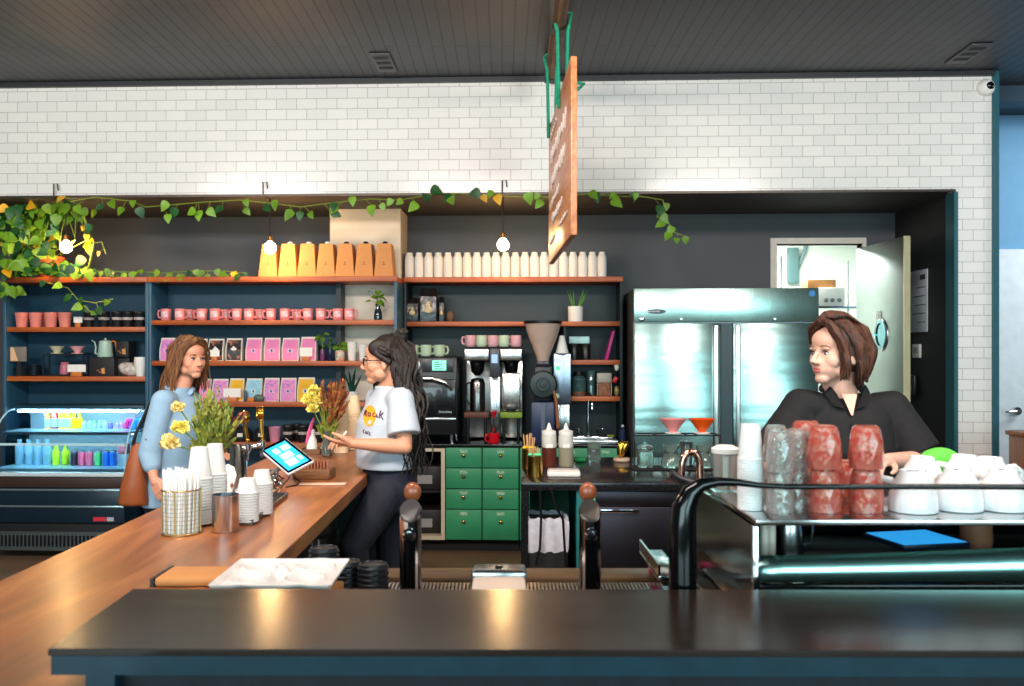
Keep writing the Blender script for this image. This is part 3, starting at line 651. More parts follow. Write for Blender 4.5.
def coffee_bag(kind, x0, x1, ytop, Y, zs, label, group):
    w_ = (XY(x1, Y)-XY(x0, Y)); h_ = ZY(x0, ytop, Y)-zs; px = (x0+x1)/2
    if kind in bagp:
        p, pw, ph = bagp[kind]; c = dup(p, onz(px, Y, zs), rnd.uniform(-0.06, 0.06), label, group); c.scale = (w_/pw, 1, h_/ph); return c
    t = thing('coffee_bag', label, 'coffee bag', onz(px, Y, zs), 0, group); hw = w_/2; d = 0.04
    def ring(z_, a, b): return [(-a, -b, z_), (a, -b, z_), (a, b, z_), (-a, b, z_)]
    g = G(); R = [ring(0, hw*0.98, d), ring(h_*0.1, hw, d*1.05), ring(h_*0.5, hw, d), ring(h_*0.74, hw*0.97, d*0.55), ring(h_*0.95, hw*0.96, 0.006), ring(h_, hw*0.96, 0.005)]
    V = [[g._v(p) for p in r] for r in R]
    for a, b in zip(V, V[1:]):
        for i in range(4): g._f([a[i], a[(i+1) % 4], b[(i+1) % 4], b[i]])
    g._f(V[0][::-1]); g._f(V[-1]); g.out('bag_body', EDGEB, t, smooth=False)
    g = G(); P = [(-a*0.88, -b-0.001, z_) for z_, a, b in ((h_*0.03, hw, d), (h_*0.1, hw, d*1.05), (h_*0.5, hw, d), (h_*0.74, hw*0.97, d*0.55), (h_*0.93, hw*0.96, 0.01))]
    Lf = [g._v(p) for p in P]; Rt = [g._v((-p[0], p[1], p[2])) for p in P]
    for i in range(4): g._f([Lf[i], Rt[i], Rt[i+1], Lf[i+1]])
    g.out('front_label', BAGS[kind], t, smooth=False)
    if kind != 'black':
        g = G(); g.box(-0.018, 0.018, -d-0.0035, -d-0.0015, h_*0.36, h_*0.52); g.out('patch', mat('pale_patch', (240, 190, 214), 0.5) if kind in ('pink', 'floral') else mat('white_patch', (226, 232, 220), 0.5), t, smooth=False)
        g = G(); g.lathe([(0.0085, 0), (0.0085, 0.001), (0, 0.001)], 14, T(0, -d-0.0045, h_*0.44) @ Rx(math.pi/2), sy=1.25); g.out('drop_mark', BLUD, t)
    else:
        g = G(); g.ell((0, -d-0.001, h_*0.52), (0.022, 0.003, 0.012)); g.ell((0, -d-0.001, h_*0.57), (0.01, 0.004, 0.014)); g.out('emblem', WHITE, t)
    bagp[kind] = (t, w_, h_); return t
Yb = 7.19
row2 = [('floral', 161.5, 175.5, 338), ('pink', 178, 192, 339), ('black', 193.5, 208, 339), ('black', 209.5, 225, 339), ('black', 227, 243, 338.5), ('pink', 247, 263, 338), ('pink', 265, 281, 338), ('pink', 283, 300, 338), ('pink', 301.5, 317, 337)]
for i, (k, a, b, yt) in enumerate(row2):
    coffee_bag(k, a, b, yt, Yb, zm[1], f'{k} coffee bag, {ordl(i, len(row2))} on the upper of the two bag shelves', 'coffee bags on the upper bag shelf')
row3 = [('pink', 161.5, 175.5, 379), ('floral', 178, 193, 379), ('pink', 199, 212, 379), ('floral', 213.5, 229, 379), ('yellow', 230.5, 245, 378.5), ('sky blue', 247, 263, 378.5), ('floral', 265, 280, 378), ('floral', 281.5, 297, 378), ('yellow', 298.5, 315.5, 377.5)]
for i, (k, a, b, yt) in enumerate(row3):
    coffee_bag(k, a, b, yt, Yb, zm[2], f'{k} coffee bag, {ordl(i, len(row3))} on the lower of the two bag shelves', 'coffee bags on the lower bag shelf')
sign_card(214.5, 7.11, zm[1], 10, 6.5, 'price card on orange block in front of the black bags')
sign_card(306, 7.11, zm[1], 13, 9, 'price card on orange block in front of the rightmost pink bag')
sign_card(232, 7.11, zm[2], 18, 9, 'wide price card on orange block in front of the yellow bag')
tag(G().box(-0.026, 0.026, -0.012, 0.014, 0, 0.034, bev=0.002).out('wood_block', BLOCK, loc=onz(251, 7.11, zm[2])), 'bare orange block in front of the sky blue bag', 'card holder')
lump('glass_trinket', 'grey bead garland lying in front of the sky blue bag', 'garland', onz(259, 7.115, zm[2]), 0.045, 0.02, 0.03, mat('grey_green', (80, 98, 92), 0.3, var=0.6, scale=60), 8)
lump('glass_trinket', 'small blue grey figurine between the yellow and sky blue bags', 'figurine', onz(245.5, 7.115, zm[2]), 0.014, 0.014, 0.045, mat('slate_blue', (70, 84, 104), 0.4), 9, amp=0.2)
# ---- leaves
def leaf(g, base, direction, up, size, mi=0, droop=0.3, wid=0.78):
    d = Vector(direction).normalized(); s_ = d.cross(Vector(up)); s_ = s_.normalized() if s_.length > 1e-4 else d.orthogonal().normalized(); n_ = s_.cross(d)
    prof = [(0.0, 0.02), (0.04, 0.34), (0.18, 0.5), (0.42, 0.48), (0.7, 0.28), (1.0, 0.0)]
    B = Vector(base); g.mi = mi; prevr = None
    for t_, w_ in prof:
        c = B + d*size*t_ - n_*size*droop*t_*t_
        row = [g._v(c - s_*w_*size*wid + n_*size*0.12*w_), g._v(c), g._v(c + s_*w_*size*wid + n_*size*0.12*w_)]
        if prevr: g._f([prevr[0], prevr[1], row[1], row[0]]); g._f([prevr[1], prevr[2], row[2], row[1]])
        prevr = row
def blade_leaf(g, base, tip, w_, bend=0.0, seg=6, mi=0, thick=0.25):
    B = Vector(base); E = Vector(tip); d = (E-B); pts = []; rad = []
    side = d.cross(Vector((0, 0, 1))).normalized() if d.cross(Vector((0, 0, 1))).length > 1e-4 else Vector((1, 0, 0))
    for i in range(seg+1):
        t_ = i/seg; pts.append(B+d*t_+Vector((0, 0, 1))*bend*math.sin(math.pi*t_)); rad.append(max(0.0008, w_*(1-t_)**0.7))
    g.mi = mi; g.tube(pts, rad, 6, flat=thick)
# small plants
def vase_plant(px, Y, zs, hv, rv, m, label, leaves, seed, name='potted_plant', vname='pot', lm=LEAFD, size=0.05, spread=0.07, rise=0.1, prof=None, cat='plant'):
    t = thing(name, label, cat, onz(px, Y, zs)); r_ = random.Random(seed)
    G().lathe(prof or [(rv*0.85, 0), (rv, hv*0.1), (rv, hv*0.9), (rv*0.95, hv), (rv*0.85, hv), (rv*0.8, hv*0.6), (0, hv*0.6)], 20).out(vname, m, t)
    g = G()
    for i in range(leaves):
        a = r_.uniform(0, 6.28); e = r_.uniform(0.3, 1); p = Vector((math.cos(a)*spread*e*r_.random(), math.sin(a)*spread*0.6*e*r_.random(), hv+rise*r_.uniform(0.2, 1)))
        g.mi = 1; g.tube([(0, 0, hv*0.7), (p.x*0.4, p.y*0.4, hv+ (p.z-hv)*0.6), p], 0.002, 5)
        leaf(g, p, (math.cos(a), math.sin(a)*0.6-0.4, r_.uniform(-0.5, 0.5)), (0, -0.6, 1), size*r_.uniform(0.7, 1.2))
    g.out('foliage', [lm, STEM], t); return t
vase_plant(378, 7.2, zm[0], 0.12, 0.035, mat('dark_bottle_glass', (20, 44, 48), 0.05, coat=1), 'leafy cutting in a dark glass vase beside the white pier', 12, 5, vname='vase', size=0.06, spread=0.1, rise=0.13, prof=[(0.032, 0), (0.035, 0.02), (0.03, 0.07), (0.018, 0.1), (0.024, 0.13), (0.02, 0.13), (0.014, 0.1), (0, 0.1)], lm=LEAF)
vase_plant(322.5, 7.19, zm[1], 0.09, 0.02, mat('plum_glass', (120, 60, 110), 0.2), 'leaves in a plum coloured bottle beside the last pink bag', 7, 6, vname='bottle', lm=LEAF, size=0.06, spread=0.05, rise=0.13)
vase_plant(330, 7.17, zm[1], 0.10, 0.023, mat('navy_glass', (24, 30, 60), 0.15), 'leaf sprigs in a navy bottle on the bag shelf', 4, 12, vname='bottle', lm=LEAFD, size=0.05, spread=0.03, rise=0.1)
vase_plant(340, 7.19, zm[1], 0.085, 0.038, vor_mat('patchwork_pot', [(240, 232, 210), (60, 150, 140), (240, 232, 210), (226, 110, 60), (240, 232, 210)], 30), 'small plant in a colourful patchwork pot', 4, 7, lm=LEAF, size=0.07, spread=0.05, rise=0.08)
for i, (px, y, h_) in enumerate(((352, 7.17, 0.152), (363, 7.2, 0.13))):
    o = G().lathe([(0.026, 0), (0.029, 0.01), (0.04, h_*0.97), (0.041, h_), (0.037, h_), (0.024, 0.01), (0, 0.01)], 22).out('ceramic_cup', WHITE, loc=onz(px, y, zm[1])); tag(o, ('tall white ceramic cup between the patchwork pot and the second white cup' if i == 0 else 'shorter white ceramic cup behind the head of the woman in glasses'), 'cup')
t = thing('potted_agave', 'dark green agave in a white pot on the lower bag shelf', 'plant', onz(352, 7.2, zm[2]))
G().lathe([(0.045, 0), (0.05, 0.01), (0.055, 0.08), (0.05, 0.08), (0, 0.06)], 22).out('pot', WHITE, t)
g = G()
for a, e, l in ((0.2, 0.9, 0.16), (1.5, 0.5, 0.15), (2.9, 0.7, 0.17), (3.4, 0.25, 0.19), (4.4, 0.4, 0.17), (5.5, 0.3, 0.18), (0.1, 0.25, 0.2)):
    blade_leaf(g, (0, 0, 0.06), (math.cos(a)*l*e*0.6, math.sin(a)*l*e*0.4, 0.07+l), 0.017)
g.out('leaves', mat('agave_green', (16, 62, 50), 0.4), t)
# ---- lowest shelf: caps and cups
z = zm[3]
def cap(px, Y, label):
    t = thing('baseball_cap', label, 'cap', onz(px, Y, z), rnd.uniform(-0.2, 0.2))
    CP = mat('black_fabric', (22, 22, 26), 0.85)
    G().lathe([(0.082, 0), (0.084, 0.03), (0.075, 0.075), (0.05, 0.105), (0.01, 0.118), (0, 0.119)], 24).out('crown', CP, t)
    g = G(); g.prism([(0.08*math.cos(a), -0.06-0.075*math.sin(a)) for a in [math.pi*k/12 for k in range(13)]][::-1], 0.002, 0.007); g.out('brim', CP, t)
    G().box(-0.022, 0.022, -0.084, -0.078, 0.035, 0.065, bev=0.002).out('patch', WHITE, t)
    return t
cap(242, 7.26, 'black cap with a white front patch on the lowest shelf')
cap(263.5, 7.27, 'plain black cap behind the brass tap gauges')
tumbler('tumbler', 'pale pink tumbler on the lowest shelf beside the tap gauges', 'tumbler', None, 275, 7.15, z, mat('lilac_pink', (214, 140, 166), 0.45), 0.05, 0.12)
pv = None
for i, (px, y) in enumerate(((288, 7.14), (297, 7.27), (303, 7.14), (312, 7.27), (318, 7.14))):
    pv2 = tumbler('tumbler', f'black lidded tumbler, {ordl(i, 5)} of the five on the lowest shelf', 'tumbler', 'black tumblers on the lowest shelf', px, y, z, BK, 0.044, 0.125, BB, prev=pv, lid=BK); pv = pv or pv2
sign_card(224.5, 7.12, z, 7, 7, 'price card on orange block at the left of the lowest shelf')
lump('folded_pouch', 'maroon folded pouch on the lowest shelf', 'pouch', onz(229, 7.27, z), 0.05, 0.05, 0.05, mat('maroon_fabric', (96, 34, 48), 0.8), 3)
# ---- top board: carafe boxes
Yk = 7.17
def carafe_box(px, label, capm, prev):
    if prev:
        c = dup(prev, (XY(px, Yk), Yk+0.09, zt_+0.001), rnd.uniform(-0.03, 0.03), label)
        for ch in c.children:
            if ch.name.startswith('cap') and capm != prev_cap: ch.data = ch.data.copy(); ch.data.materials[0] = capm
        return c
    t = thing('coffee_carrier_box', label, 'box', (XY(px, Yk), Yk+0.09, zt_+0.001), 0, 'kraft coffee carrier boxes on the top board')
    a, b, d0, d1, h = 0.078, 0.054, 0.1, 0.075, 0.272
    g = G(); lo = [(-a, -d0, 0), (a, -d0, 0), (a, d0, 0), (-a, d0, 0)]; hi = [(-b, -d1, h), (b, -d1, h), (b, d1, h), (-b, d1, h)]
    A = [g._v(p) for p in lo]; B = [g._v(p) for p in hi]; g._f(A[::-1]); g._f(B)
    for i in range(4): g._f([A[i], A[(i+1) % 4], B[(i+1) % 4], B[i]])
    g.out('carton', KRAFT, t, smooth=False, bev=0.003)
    G().lathe([(0.024, 0), (0.024, 0.008), (0.018, 0.02), (0.016, 0.022), (0, 0.022)], 16, T(0, -0.01, h)).out('cap', capm, t)
    k = 0.55; yy = -(d0+(d1-d0)*0.42)-0.0012
    g = G(); g.box(-0.014, 0.014, yy-0.0006, yy, h*0.36, h*0.375); g.box(-0.008, 0.008, yy-0.0002+0.001, yy+0.002, h*0.39, h*0.41); g.box(-0.004, 0.004, yy+0.001, yy+0.003, h*0.41, h*0.46); g.out('printed_mark', mat('brown_ink', (96, 56, 32), 0.6), t, smooth=False)
    return t
pv = None; prev_cap = WHITE
kb = [268, 287.5, 306.5, 325.5, 344.5, 364, 383.5]
for i, px in enumerate(kb):
    pv2 = carafe_box(px, f'kraft coffee carrier box with {"white" if i < 3 else "dark"} cap, {ordl(i, 7)} of seven on the top board', WHITE if i < 4 else BLACK, pv); pv = pv or pv2
# ---- white jugs on the right top board
pv = None; jn = 21
JUG = mat('milky_plastic', (232, 228, 222), 0.4, var=0.02)
for i in range(jn):
    px = 409.5 + i*9.62; y = 7.53
    lab = f'white plastic jug, {ordl(i, jn)} in the row on top of the right shelving'
    if pv: c = dup(pv, onz(px, y, ztr), rnd.uniform(-0.1, 0.1), lab); continue
    pv = thing('plastic_jug', lab, 'jug', onz(px, y, ztr), 0, 'white plastic jugs on top of the right shelving')
    g = G(); g.lathe([(0.037, 0), (0.0392, 0.006), (0.0392, 0.15), (0.037, 0.172), (0.03, 0.188), (0.025, 0.195), (0, 0.195)], 16); g.out('body', JUG, pv)
    G().lathe([(0.026, 0.1955), (0.026, 0.21), (0.022, 0.214), (0, 0.214)], 14).out('cap', WHITE, pv)
# ---- right shelf goods
z = zr[0]
FOIL = mat('black_foil', (24, 22, 24), 0.22, var=0.5, scale=14, bump=0.4)
def foil_bag(x0, x1, yt, Y, label):
    w_ = (XY(x1, Y)-XY(x0, Y))/2; h_ = ZY(x0, yt, Y)-z
    t = thing('foil_bag', label, 'coffee bag', onz((x0+x1)/2, Y, z))
    g = G(); V = [[g._v(p) for p in ((-a, -b, q), (a, -b, q), (a, b, q), (-a, b, q))] for a, b, q in ((w_, 0.045, 0), (w_*1.02, 0.05, h_*0.3), (w_*0.98, 0.035, h_*0.75), (w_*0.95, 0.006, h_))]
    for a, b in zip(V, V[1:]):
        for i in range(4): g._f([a[i], a[(i+1) % 4], b[(i+1) % 4], b[i]])
    g._f(V[0][::-1]); g._f(V[-1]); g.out('bag_body', FOIL, t, smooth=False, bev=0.004)
    g = G(); g.ell((0, -0.052, h_*0.36), (w_*0.5, 0.003, h_*0.1)); g.ell((0, -0.05, h_*0.5), (w_*0.28, 0.004, h_*0.12)); g.out('emblem', mat('gold_emblem', (200, 176, 130), 0.4, var=0.3, scale=50), t)
foil_bag(407, 419, 298, 7.5, 'shorter black foil coffee bag at the left of the right shelving')
foil_bag(420.5, 437, 288.5, 7.52, 'taller black foil coffee bag beside the shorter one')
foil_bag(439.5, 444.5, 297, 7.56, 'narrow black foil bag seen edge on')
lump('kraft_pouch', 'small kraft pouch slumped beside the foil bags', 'pouch', onz(450, 7.54, z), 0.03, 0.03, 0.045, mat('brown_kraft', (110, 84, 56), 0.7), 5, 0.2)
t = thing('potted_spider_plant', 'spiky green plant in a plain white pot on the right shelving', 'plant', onz(575.5, 7.54, z))
G().lathe([(0.058, 0), (0.061, 0.006), (0.063, 0.128), (0.057, 0.128), (0.055, 0.11), (0, 0.11)], 26).out('pot', WHITE, t)
g = G(); r_ = random.Random(2)
for i in range(13):
    a = r_.uniform(0, 6.28); e = r_.uniform(0.02, 0.1); blade_leaf(g, (math.cos(a)*0.02, math.sin(a)*0.02, 0.1), (math.cos(a)*e, math.sin(a)*e*0.6, 0.128+r_.uniform(0.09, 0.165)), 0.0075)
g.out('leaves', mat('fresh_green', (110, 170, 60), 0.4), t)
# small compartments at right
z = zr[1]
o = G().box(-0.085, 0.085, -0.05, 0.05, 0, 0.06, bev=0.006).out('plastic_tub', mat('pale_blue_plastic', (160, 206, 210), 0.3, var=0.2), loc=onz(579, 7.56, z+0.135)); tag(o, 'pale blue tub standing on the black canisters', 'tub')
for i, px in enumerate((574, 585.5)):
    t = thing('canister', ('black canister under the pale blue tub, nearer the grinder' if i == 0 else 'black canister under the pale blue tub, nearer the magenta folder'), 'canister', onz(px, 7.56, z), 0, 'black canisters')
    G().lathe([(0.04, 0), (0.042, 0.01), (0.042, 0.11), (0.04, 0.113), (0, 0.113)], 20).out('body', BLACK, t); G().lathe([(0.044, 0.113), (0.044, 0.13), (0.04, 0.134), (0, 0.134)], 20).out('lid', BLKM, t)
t = thing('folder', 'magenta folder leaning in the small compartment', 'folder', (XY(606, 7.52), 7.52, z+0.002), rot=(0, math.radians(14), 0))
G().box(-0.012, 0.012, -0.05, 0.1, 0, 0.245, bev=0.002).out('cover', mat('magenta_card', (186, 30, 130), 0.4), t)
z = zr[2]
JG = mat('greenish_jar_glass', (60, 92, 92), 0.06, coat=1, var=0.3)
t = thing('storage_jar', 'glass storage jar with black lid on the lowest small shelf', 'jar', onz(578.5, 7.56, z))
G().lathe([(0.055, 0), (0.06, 0.01), (0.06, 0.14), (0.04, 0.165), (0, 0.165)], 24).out('jar_body', JG, t); G().lathe([(0.04, 0.166), (0.042, 0.2), (0, 0.2)], 20).out('lid', BLACK, t); G().lathe([(0.061, 0.012), (0.061, 0.035)], 24, close=False).out('contents_line', mat('coffee_brown', (120, 70, 40), 0.6), t)
o = G().lathe([(0.034, 0), (0.036, 0.2), (0.03, 0.21), (0, 0.21)], 20).out('glass_canister', JG, loc=onz(591, 7.62, z)); tag(o, 'tall slim glass canister between the jar and the grey box', 'canister')
t = thing('bean_sampler', 'grey box with a wire front holding brown filters', 'box', onz(604, 7.55, z))
G().box(-0.06, 0.06, -0.05, 0.05, 0.11, 0.19, bev=0.004).out('cover', mat('pale_grey', (170, 164, 150), 0.4), t)
G().box(-0.052, 0.052, -0.045, 0.05, 0.0, 0.109, bev=0.004).out('contents', mat('filter_brown', (140, 92, 64), 0.7, var=0.4, scale=30), t)
g = G(); 
for a in (-0.058, 0.058): g.tube([(a, -0.055, 0), (a, -0.055, 0.11)], 0.004, 6)
g.out('wire_frame', STEEL, t)
# things hanging on the shelving's end panel
for px, py, nm, lb, m_ in ((615.5, 366, 'timer', 'round white timer hung on the inner side of the shelving end', WHITE), (616, 391, 'glass_charm', 'small amber glass jar hung by a red clip', mat('amber', (150, 130, 80), 0.2))):
    p = PY(px, py, 7.44); o = G().ell((0, 0, 0), (0.022, 0.02, 0.042), seg=18).out(nm, m_, loc=(RX1-0.024-0.023, 7.44+0.02, p.z)); tag(o, lb, 'gadget')
o = G().box(-0.02, 0.012, -0.01, 0.01, -0.03, 0.02, bev=0.004, M=Ry(0.5)).out('clip', mat('red_plastic', (206, 30, 40), 0.3), loc=(RX1-0.024-0.03, 7.45, PY(614, 383, 7.45).z+0.03)); tag(o, 'red clip hung on the shelving end', 'clip')
# ================= machines on the back counter =================
Yc = 7.2
# speed oven
x0, x1 = XY(403, Yc), XY(457, Yc); zo = ZCT+0.001; zt3 = ZY(430, 356.5, Yc)
ov = thing('countertop_oven', 'black high speed countertop oven with a curved steel handle', 'oven', ((x0+x1)/2, Yc+0.28, zo)); w = (x1-x0)/2; oh = zt3-zo
def oz(py): return ZY(430, py, Yc)-zo
def oxx(px): return XY(px, Yc)-(x0+x1)/2
G().box(-w, w, -0.25, 0.28, 0.06, oh, bev=0.02).out('body', mat('oven_black', (24, 25, 29), 0.35), ov)
G().box(-w+0.01, w-0.012, -0.28, -0.251, oz(417), oz(379), bev=0.012).out('door', mat('oven_door', (20, 21, 25), 0.25, coat=0.5), ov)
g = G(); pts = [(oxx(406), -0.32, oz(382.5)), (oxx(418), -0.335, oz(378.5)), (oxx(432), -0.335, oz(378)), (oxx(445), -0.325, oz(382)), (oxx(451), -0.30, oz(387))]
g.tube(pts, 0.016, 10, flat=1.0); g.tube([pts[-1], (oxx(451.5), -0.30, oz(388.5)), (oxx(451.5), -0.275, oz(389))], 0.017, 10); g.out('handle', brushed('handle_bright', (220, 216, 210), 0.2), ov)
G().box(-w+0.01, w-0.01, -0.272, -0.251, oz(420.5), oz(418), bev=0.002).out('trim_strip', STEEL, ov)
G().lathe([(0.058, 0), (0.056, 0.02), (0.05, 0.024), (0, 0.024)], 28, T(oxx(413.5), -0.251, oz(365)) @ Rx(math.pi/2)).out('dial', mat('silver_dial', (190, 188, 184), 0.3, 0.6), ov)
pn = G().box(oxx(422), oxx(453), -0.262, -0.2505, oz(372), oz(358.7), bev=0.003).out('control_panel', mat('panel_grey', (60, 62, 66), 0.3, 0.4), ov)
d_ = G().box(oxx(432), oxx(446), -0.2645, -0.2625, oz(370.5), oz(360.5)).out('display', mat('green_screen', (120, 220, 190), 0.3, emit=(130, 230, 200), es=0.9, var=0), pn, smooth=False)
g = G()
for k in range(4): g.box(oxx(434), oxx(434+(9, 6, 8, 5)[k]), -0.2655, -0.2648, oz(369.3-k*2.2), oz(368.5-k*2.2))
g.out('display_text', mat('screen_dark', (30, 90, 80), 0.5), d_, smooth=False)
g = G(); [g.box(oxx(445)-0.05+k*0.0118, oxx(445)-0.05+k*0.0118+0.008, -0.2822, -0.2802, oz(412)-0.007, oz(412)+(0.007 if k % 5 else 0.011)) for k in range(9)]; g.out('worn_lettering', STEEL, ov, smooth=False)
for sx_ in (-1, 1):
    for yy in (-0.2, 0.23): G().cyl((sx_*(w-0.05), yy, 0), (sx_*(w-0.05), yy, 0.06), 0.02).out('foot', STEEL, ov)
# mugs on the oven and brewers
def cafe_mug(loc, m, label, group, prev=None, rz=0):
    if prev:
        c = dup(prev, loc, rz, label)
        for ch in c.children: ch.data = ch.data.copy(); ch.data.materials[0] = m
        return c
    t = thing('coffee_mug', label, 'mug', loc, rz, group); mug_parts(t, m, 0.045, 0.092); return t
MGN = mat('pale_green_mug', (186, 206, 178), 0.3); MPK = mat('pale_pink_mug', (214, 160, 168), 0.3)
pv = None
for i, px in enumerate((413, 426, 439.5)):
    pv2 = cafe_mug((XY(px, Yc+0.05), Yc+0.05, zt3+0.002), MGN, f'pale green mug, {("leftmost", "middle one", "rightmost")[i]} of three on top of the oven', 'pale green mugs on the oven', pv, 0.2); pv = pv or pv2
# twin brewer
def bxx(px): return XY(px, Yc)
bzc = ZCT+0.001
def brewer(xa, xb, label, kind):
    cx_ = (bxx(xa)+bxx(xb))/2; w = (bxx(xb)-bxx(xa))/2; t = thing('coffee_brewer', label, 'coffee brewer', (cx_, Yc+0.2, bzc))
    z_ = lambda py: ZY(490, py, Yc)-bzc
    SB_ = brushed('brewer_steel', (200, 196, 190), 0.25)
    G().box(-w, w, -0.2, 0.2, z_(360.5), z_(348.5), bev=0.01).out('head', SB_, t)
    G().box(-w, w, 0.06, 0.2, 0.02, z_(361), bev=0.004).out('rear_column', SB_ if kind == 2 else mat('brewer_back', (150, 146, 142), 0.3, 0.8), t)
    G().lathe([(0.02, z_(376)), (0.05, z_(372)), (0.062, z_(361)-0.001), (0, z_(361)-0.001)], 22, T(0, -0.08, 0)).out('brew_basket', BLKGL, t)
    G().tube([(0, -0.13, z_(364)), (0, -0.2, z_(365))], [0.012, 0.009], 8).out('basket_handle', BLACK, t)
    G().box(-w, w, -0.19, 0.2, z_(418), z_(412.5), bev=0.003).out('shelf', mat('brown_shelf', (92, 50, 34), 0.5) if kind == 1 else mat('green_shelf', (120, 150, 40), 0.5), t)
    for a in (-1, 1):
        for b in (-0.17, 0.17): G().cyl((a*(w-0.03), b, 0), (a*(w-0.03), b, z_(418)-0.0005), 0.013).out('leg', BLACK, t)
    if kind == 1:
        G().lathe([(0.062, z_(412)), (0.063, z_(384)), (0.05, z_(379.5)), (0.03, z_(378.5)), (0, z_(378.5))], 24, T(0, -0.07, 0)).out('thermos_body', mat('dark_steel_flask', (110, 106, 104), 0.18, 1.0), t)
        G().tube([(-0.06, -0.07, z_(383)), (-0.092, -0.07, z_(385)), (-0.092, -0.07, z_(400)), (-0.062, -0.07, z_(406))], 0.009, 8).out('thermos_handle', BLACK, t)
    else:
        G().box(-w*0.82, w*0.82, -0.15, 0.055, z_(412), z_(373), bev=0.012).out('dispenser_body', SB_, t)
        G().box(-0.04, 0.04, -0.19, -0.151, z_(411), z_(406), bev=0.006).out('spigot', BLACK, t)
    return t
brewer(464, 489, 'steel filter coffee brewer holding a dark thermos, nearer the oven', 1)
brewer(500, 522, 'steel filter coffee brewer with a tall dispenser, nearer the grinder', 2)
t = thing('hot_water_tower', 'slim tower with a small blue display between the two brewers', 'dispenser', ((bxx(489.5)+bxx(499.5))/2, Yc+0.2, bzc)); w = (bxx(499.5)-bxx(489.5))/2-0.001
z_ = lambda py: ZY(490, py, Yc)-bzc
G().box(-w, w, -0.19, 0.2, z_(377), z_(348.5), bev=0.004).out('head', mat('slate_plastic', (54, 58, 66), 0.35), t)
G().box(-w, w, -0.1, 0.2, 0, z_(377.3), bev=0.004).out('column', STEEL, t)
G().box(-w*0.6, w*0.6, -0.1925, -0.1905, z_(363), z_(354.5)).out('display', mat('blue_screen', (120, 150, 255), 0.3, emit=(120, 150, 255), es=1.2, var=0), t, smooth=False)
zb5 = ZY(490, 347.8, Yc)
ty = G().box(-(bxx(522)-bxx(464))/2, (bxx(522)-bxx(464))/2, -0.19, 0.19, 0, 0.008, bev=0.002).out('mug_tray', BLKM, loc=((bxx(522)+bxx(464))/2, Yc+0.2, zb5)); tag(ty, 'thin black tray across the tops of the brewers', 'tray')
pv = None; cols5 = ['pink', 'green', 'pink', 'green', 'pink']
for i, px in enumerate((470.5, 481.5, 493, 504, 516)):
    pv2 = cafe_mug((XY(px, Yc+0.08), Yc+0.08, zb5+0.0095), MPK if cols5[i] == 'pink' else MGN, f'pale {cols5[i]} mug, {ordl(i, 5)} of five on the tray over the brewers', 'mugs on the tray over the brewers', pv, math.pi); pv = pv or pv2
# red mug with a red stirrer stand
RED = mat('red_ceramic', (196, 20, 36), 0.2)
t = thing('coffee_mug', 'glossy red mug standing under the brewers', 'mug', (XY(494, 7.14), 7.15, bzc), math.pi); mug_parts(t, RED, 0.045, 0.085)
t = thing('red_funnel', 'small red funnel on a black stem standing in the red mug', 'funnel', (XY(494, 7.14), 7.15, bzc+0.012))
G().cyl((0, 0, 0), (0, 0, 0.2), 0.004, seg=8).out('stem', BLACK, t); G().lathe([(0.006, 0.19), (0.012, 0.215), (0.03, 0.245), (0.026, 0.245), (0.0, 0.2)], 18).out('cone', RED, t); G().ell((0, 0, 0.1), (0.01, 0.01, 0.016)).out('bead', RED, t)
# big grinder (on the back counter)
Yg = 7.16
def gx(px): return XY(px, Yg)-XY(543, Yg)
z_ = lambda py: ZY(543, py, Yg)-bzc
gr = thing('coffee_grinder', 'large navy coffee grinder with a clear bean hopper', 'coffee grinder', (XY(543, Yg), Yg+0.1, bzc))
NAVY = mat('navy_enamel', (34, 48, 84), 0.35)
G().box(gx(531), gx(555), -0.1, 0.1, 0.0, z_(402), bev=0.012).out('body', NAVY, gr)
G().box(gx(541), gx(545), -0.103, -0.1005, 0.05, z_(404)).out('body_stripe', mat('slate_stripe', (90, 104, 120), 0.3), gr, smooth=False)
G().lathe([(0.108, 0), (0.113, 0.012), (0.113, 0.05), (0.1, 0.066), (0.055, 0.07), (0.05, 0.062), (0.03, 0.062), (0.028, 0.07), (0, 0.072)], 34, T(0, -0.05, z_(384.5)) @ Rx(math.pi/2)).out('burr_housing', mat('dark_green_black', (24, 40, 42), 0.35), gr)
G().box(-0.07, 0.07, -0.045, 0.1, z_(402)+0.0, z_(366), bev=0.02).out('head_block', mat('dark_housing', (28, 34, 44), 0.4), gr)
HOP = mat('smoky_hopper', (206, 180, 164), 0.12, trans=0.25, var=0.06, scale=9, ior=1.2)
g = G(); g.lathe([(0.045, z_(364)), (0.05, z_(358)), (0.118, z_(336)), (0.15, z_(323)), (0.146, z_(323)), (0.114, z_(336)), (0.046, z_(358)), (0.042, z_(364))], 34, T(0, 0.0, 0), close=False); g.out('hopper', HOP, gr)
G().lathe([(0.153, z_(323.5)), (0.155, z_(320.5)), (0, z_(320))], 34, T(0, 0, 0)).out('hopper_lid', BLACK, gr)
G().lathe([(0.041, z_(362)), (0.046, z_(355)), (0.09, z_(343)), (0.02, z_(338)), (0, z_(338))], 28, T(0, 0, 0)).out('beans', mat('pinkish_beans', (186, 140, 120), 0.6, var=0.4, scale=70), gr)
G().box(-0.05, 0.05, -0.05, 0.05, z_(366), z_(361), bev=0.008).out('collar', mat('maroon_collar', (50, 36, 52), 0.3), gr)
G().tube([(gx(553), -0.1, z_(388)), (gx(556), -0.12, z_(400)), (gx(558), -0.13, z_(428))], [0.012, 0.013, 0.014], 10).out('wooden_handle', mat('handle_wood', (140, 84, 48), 0.5), gr)
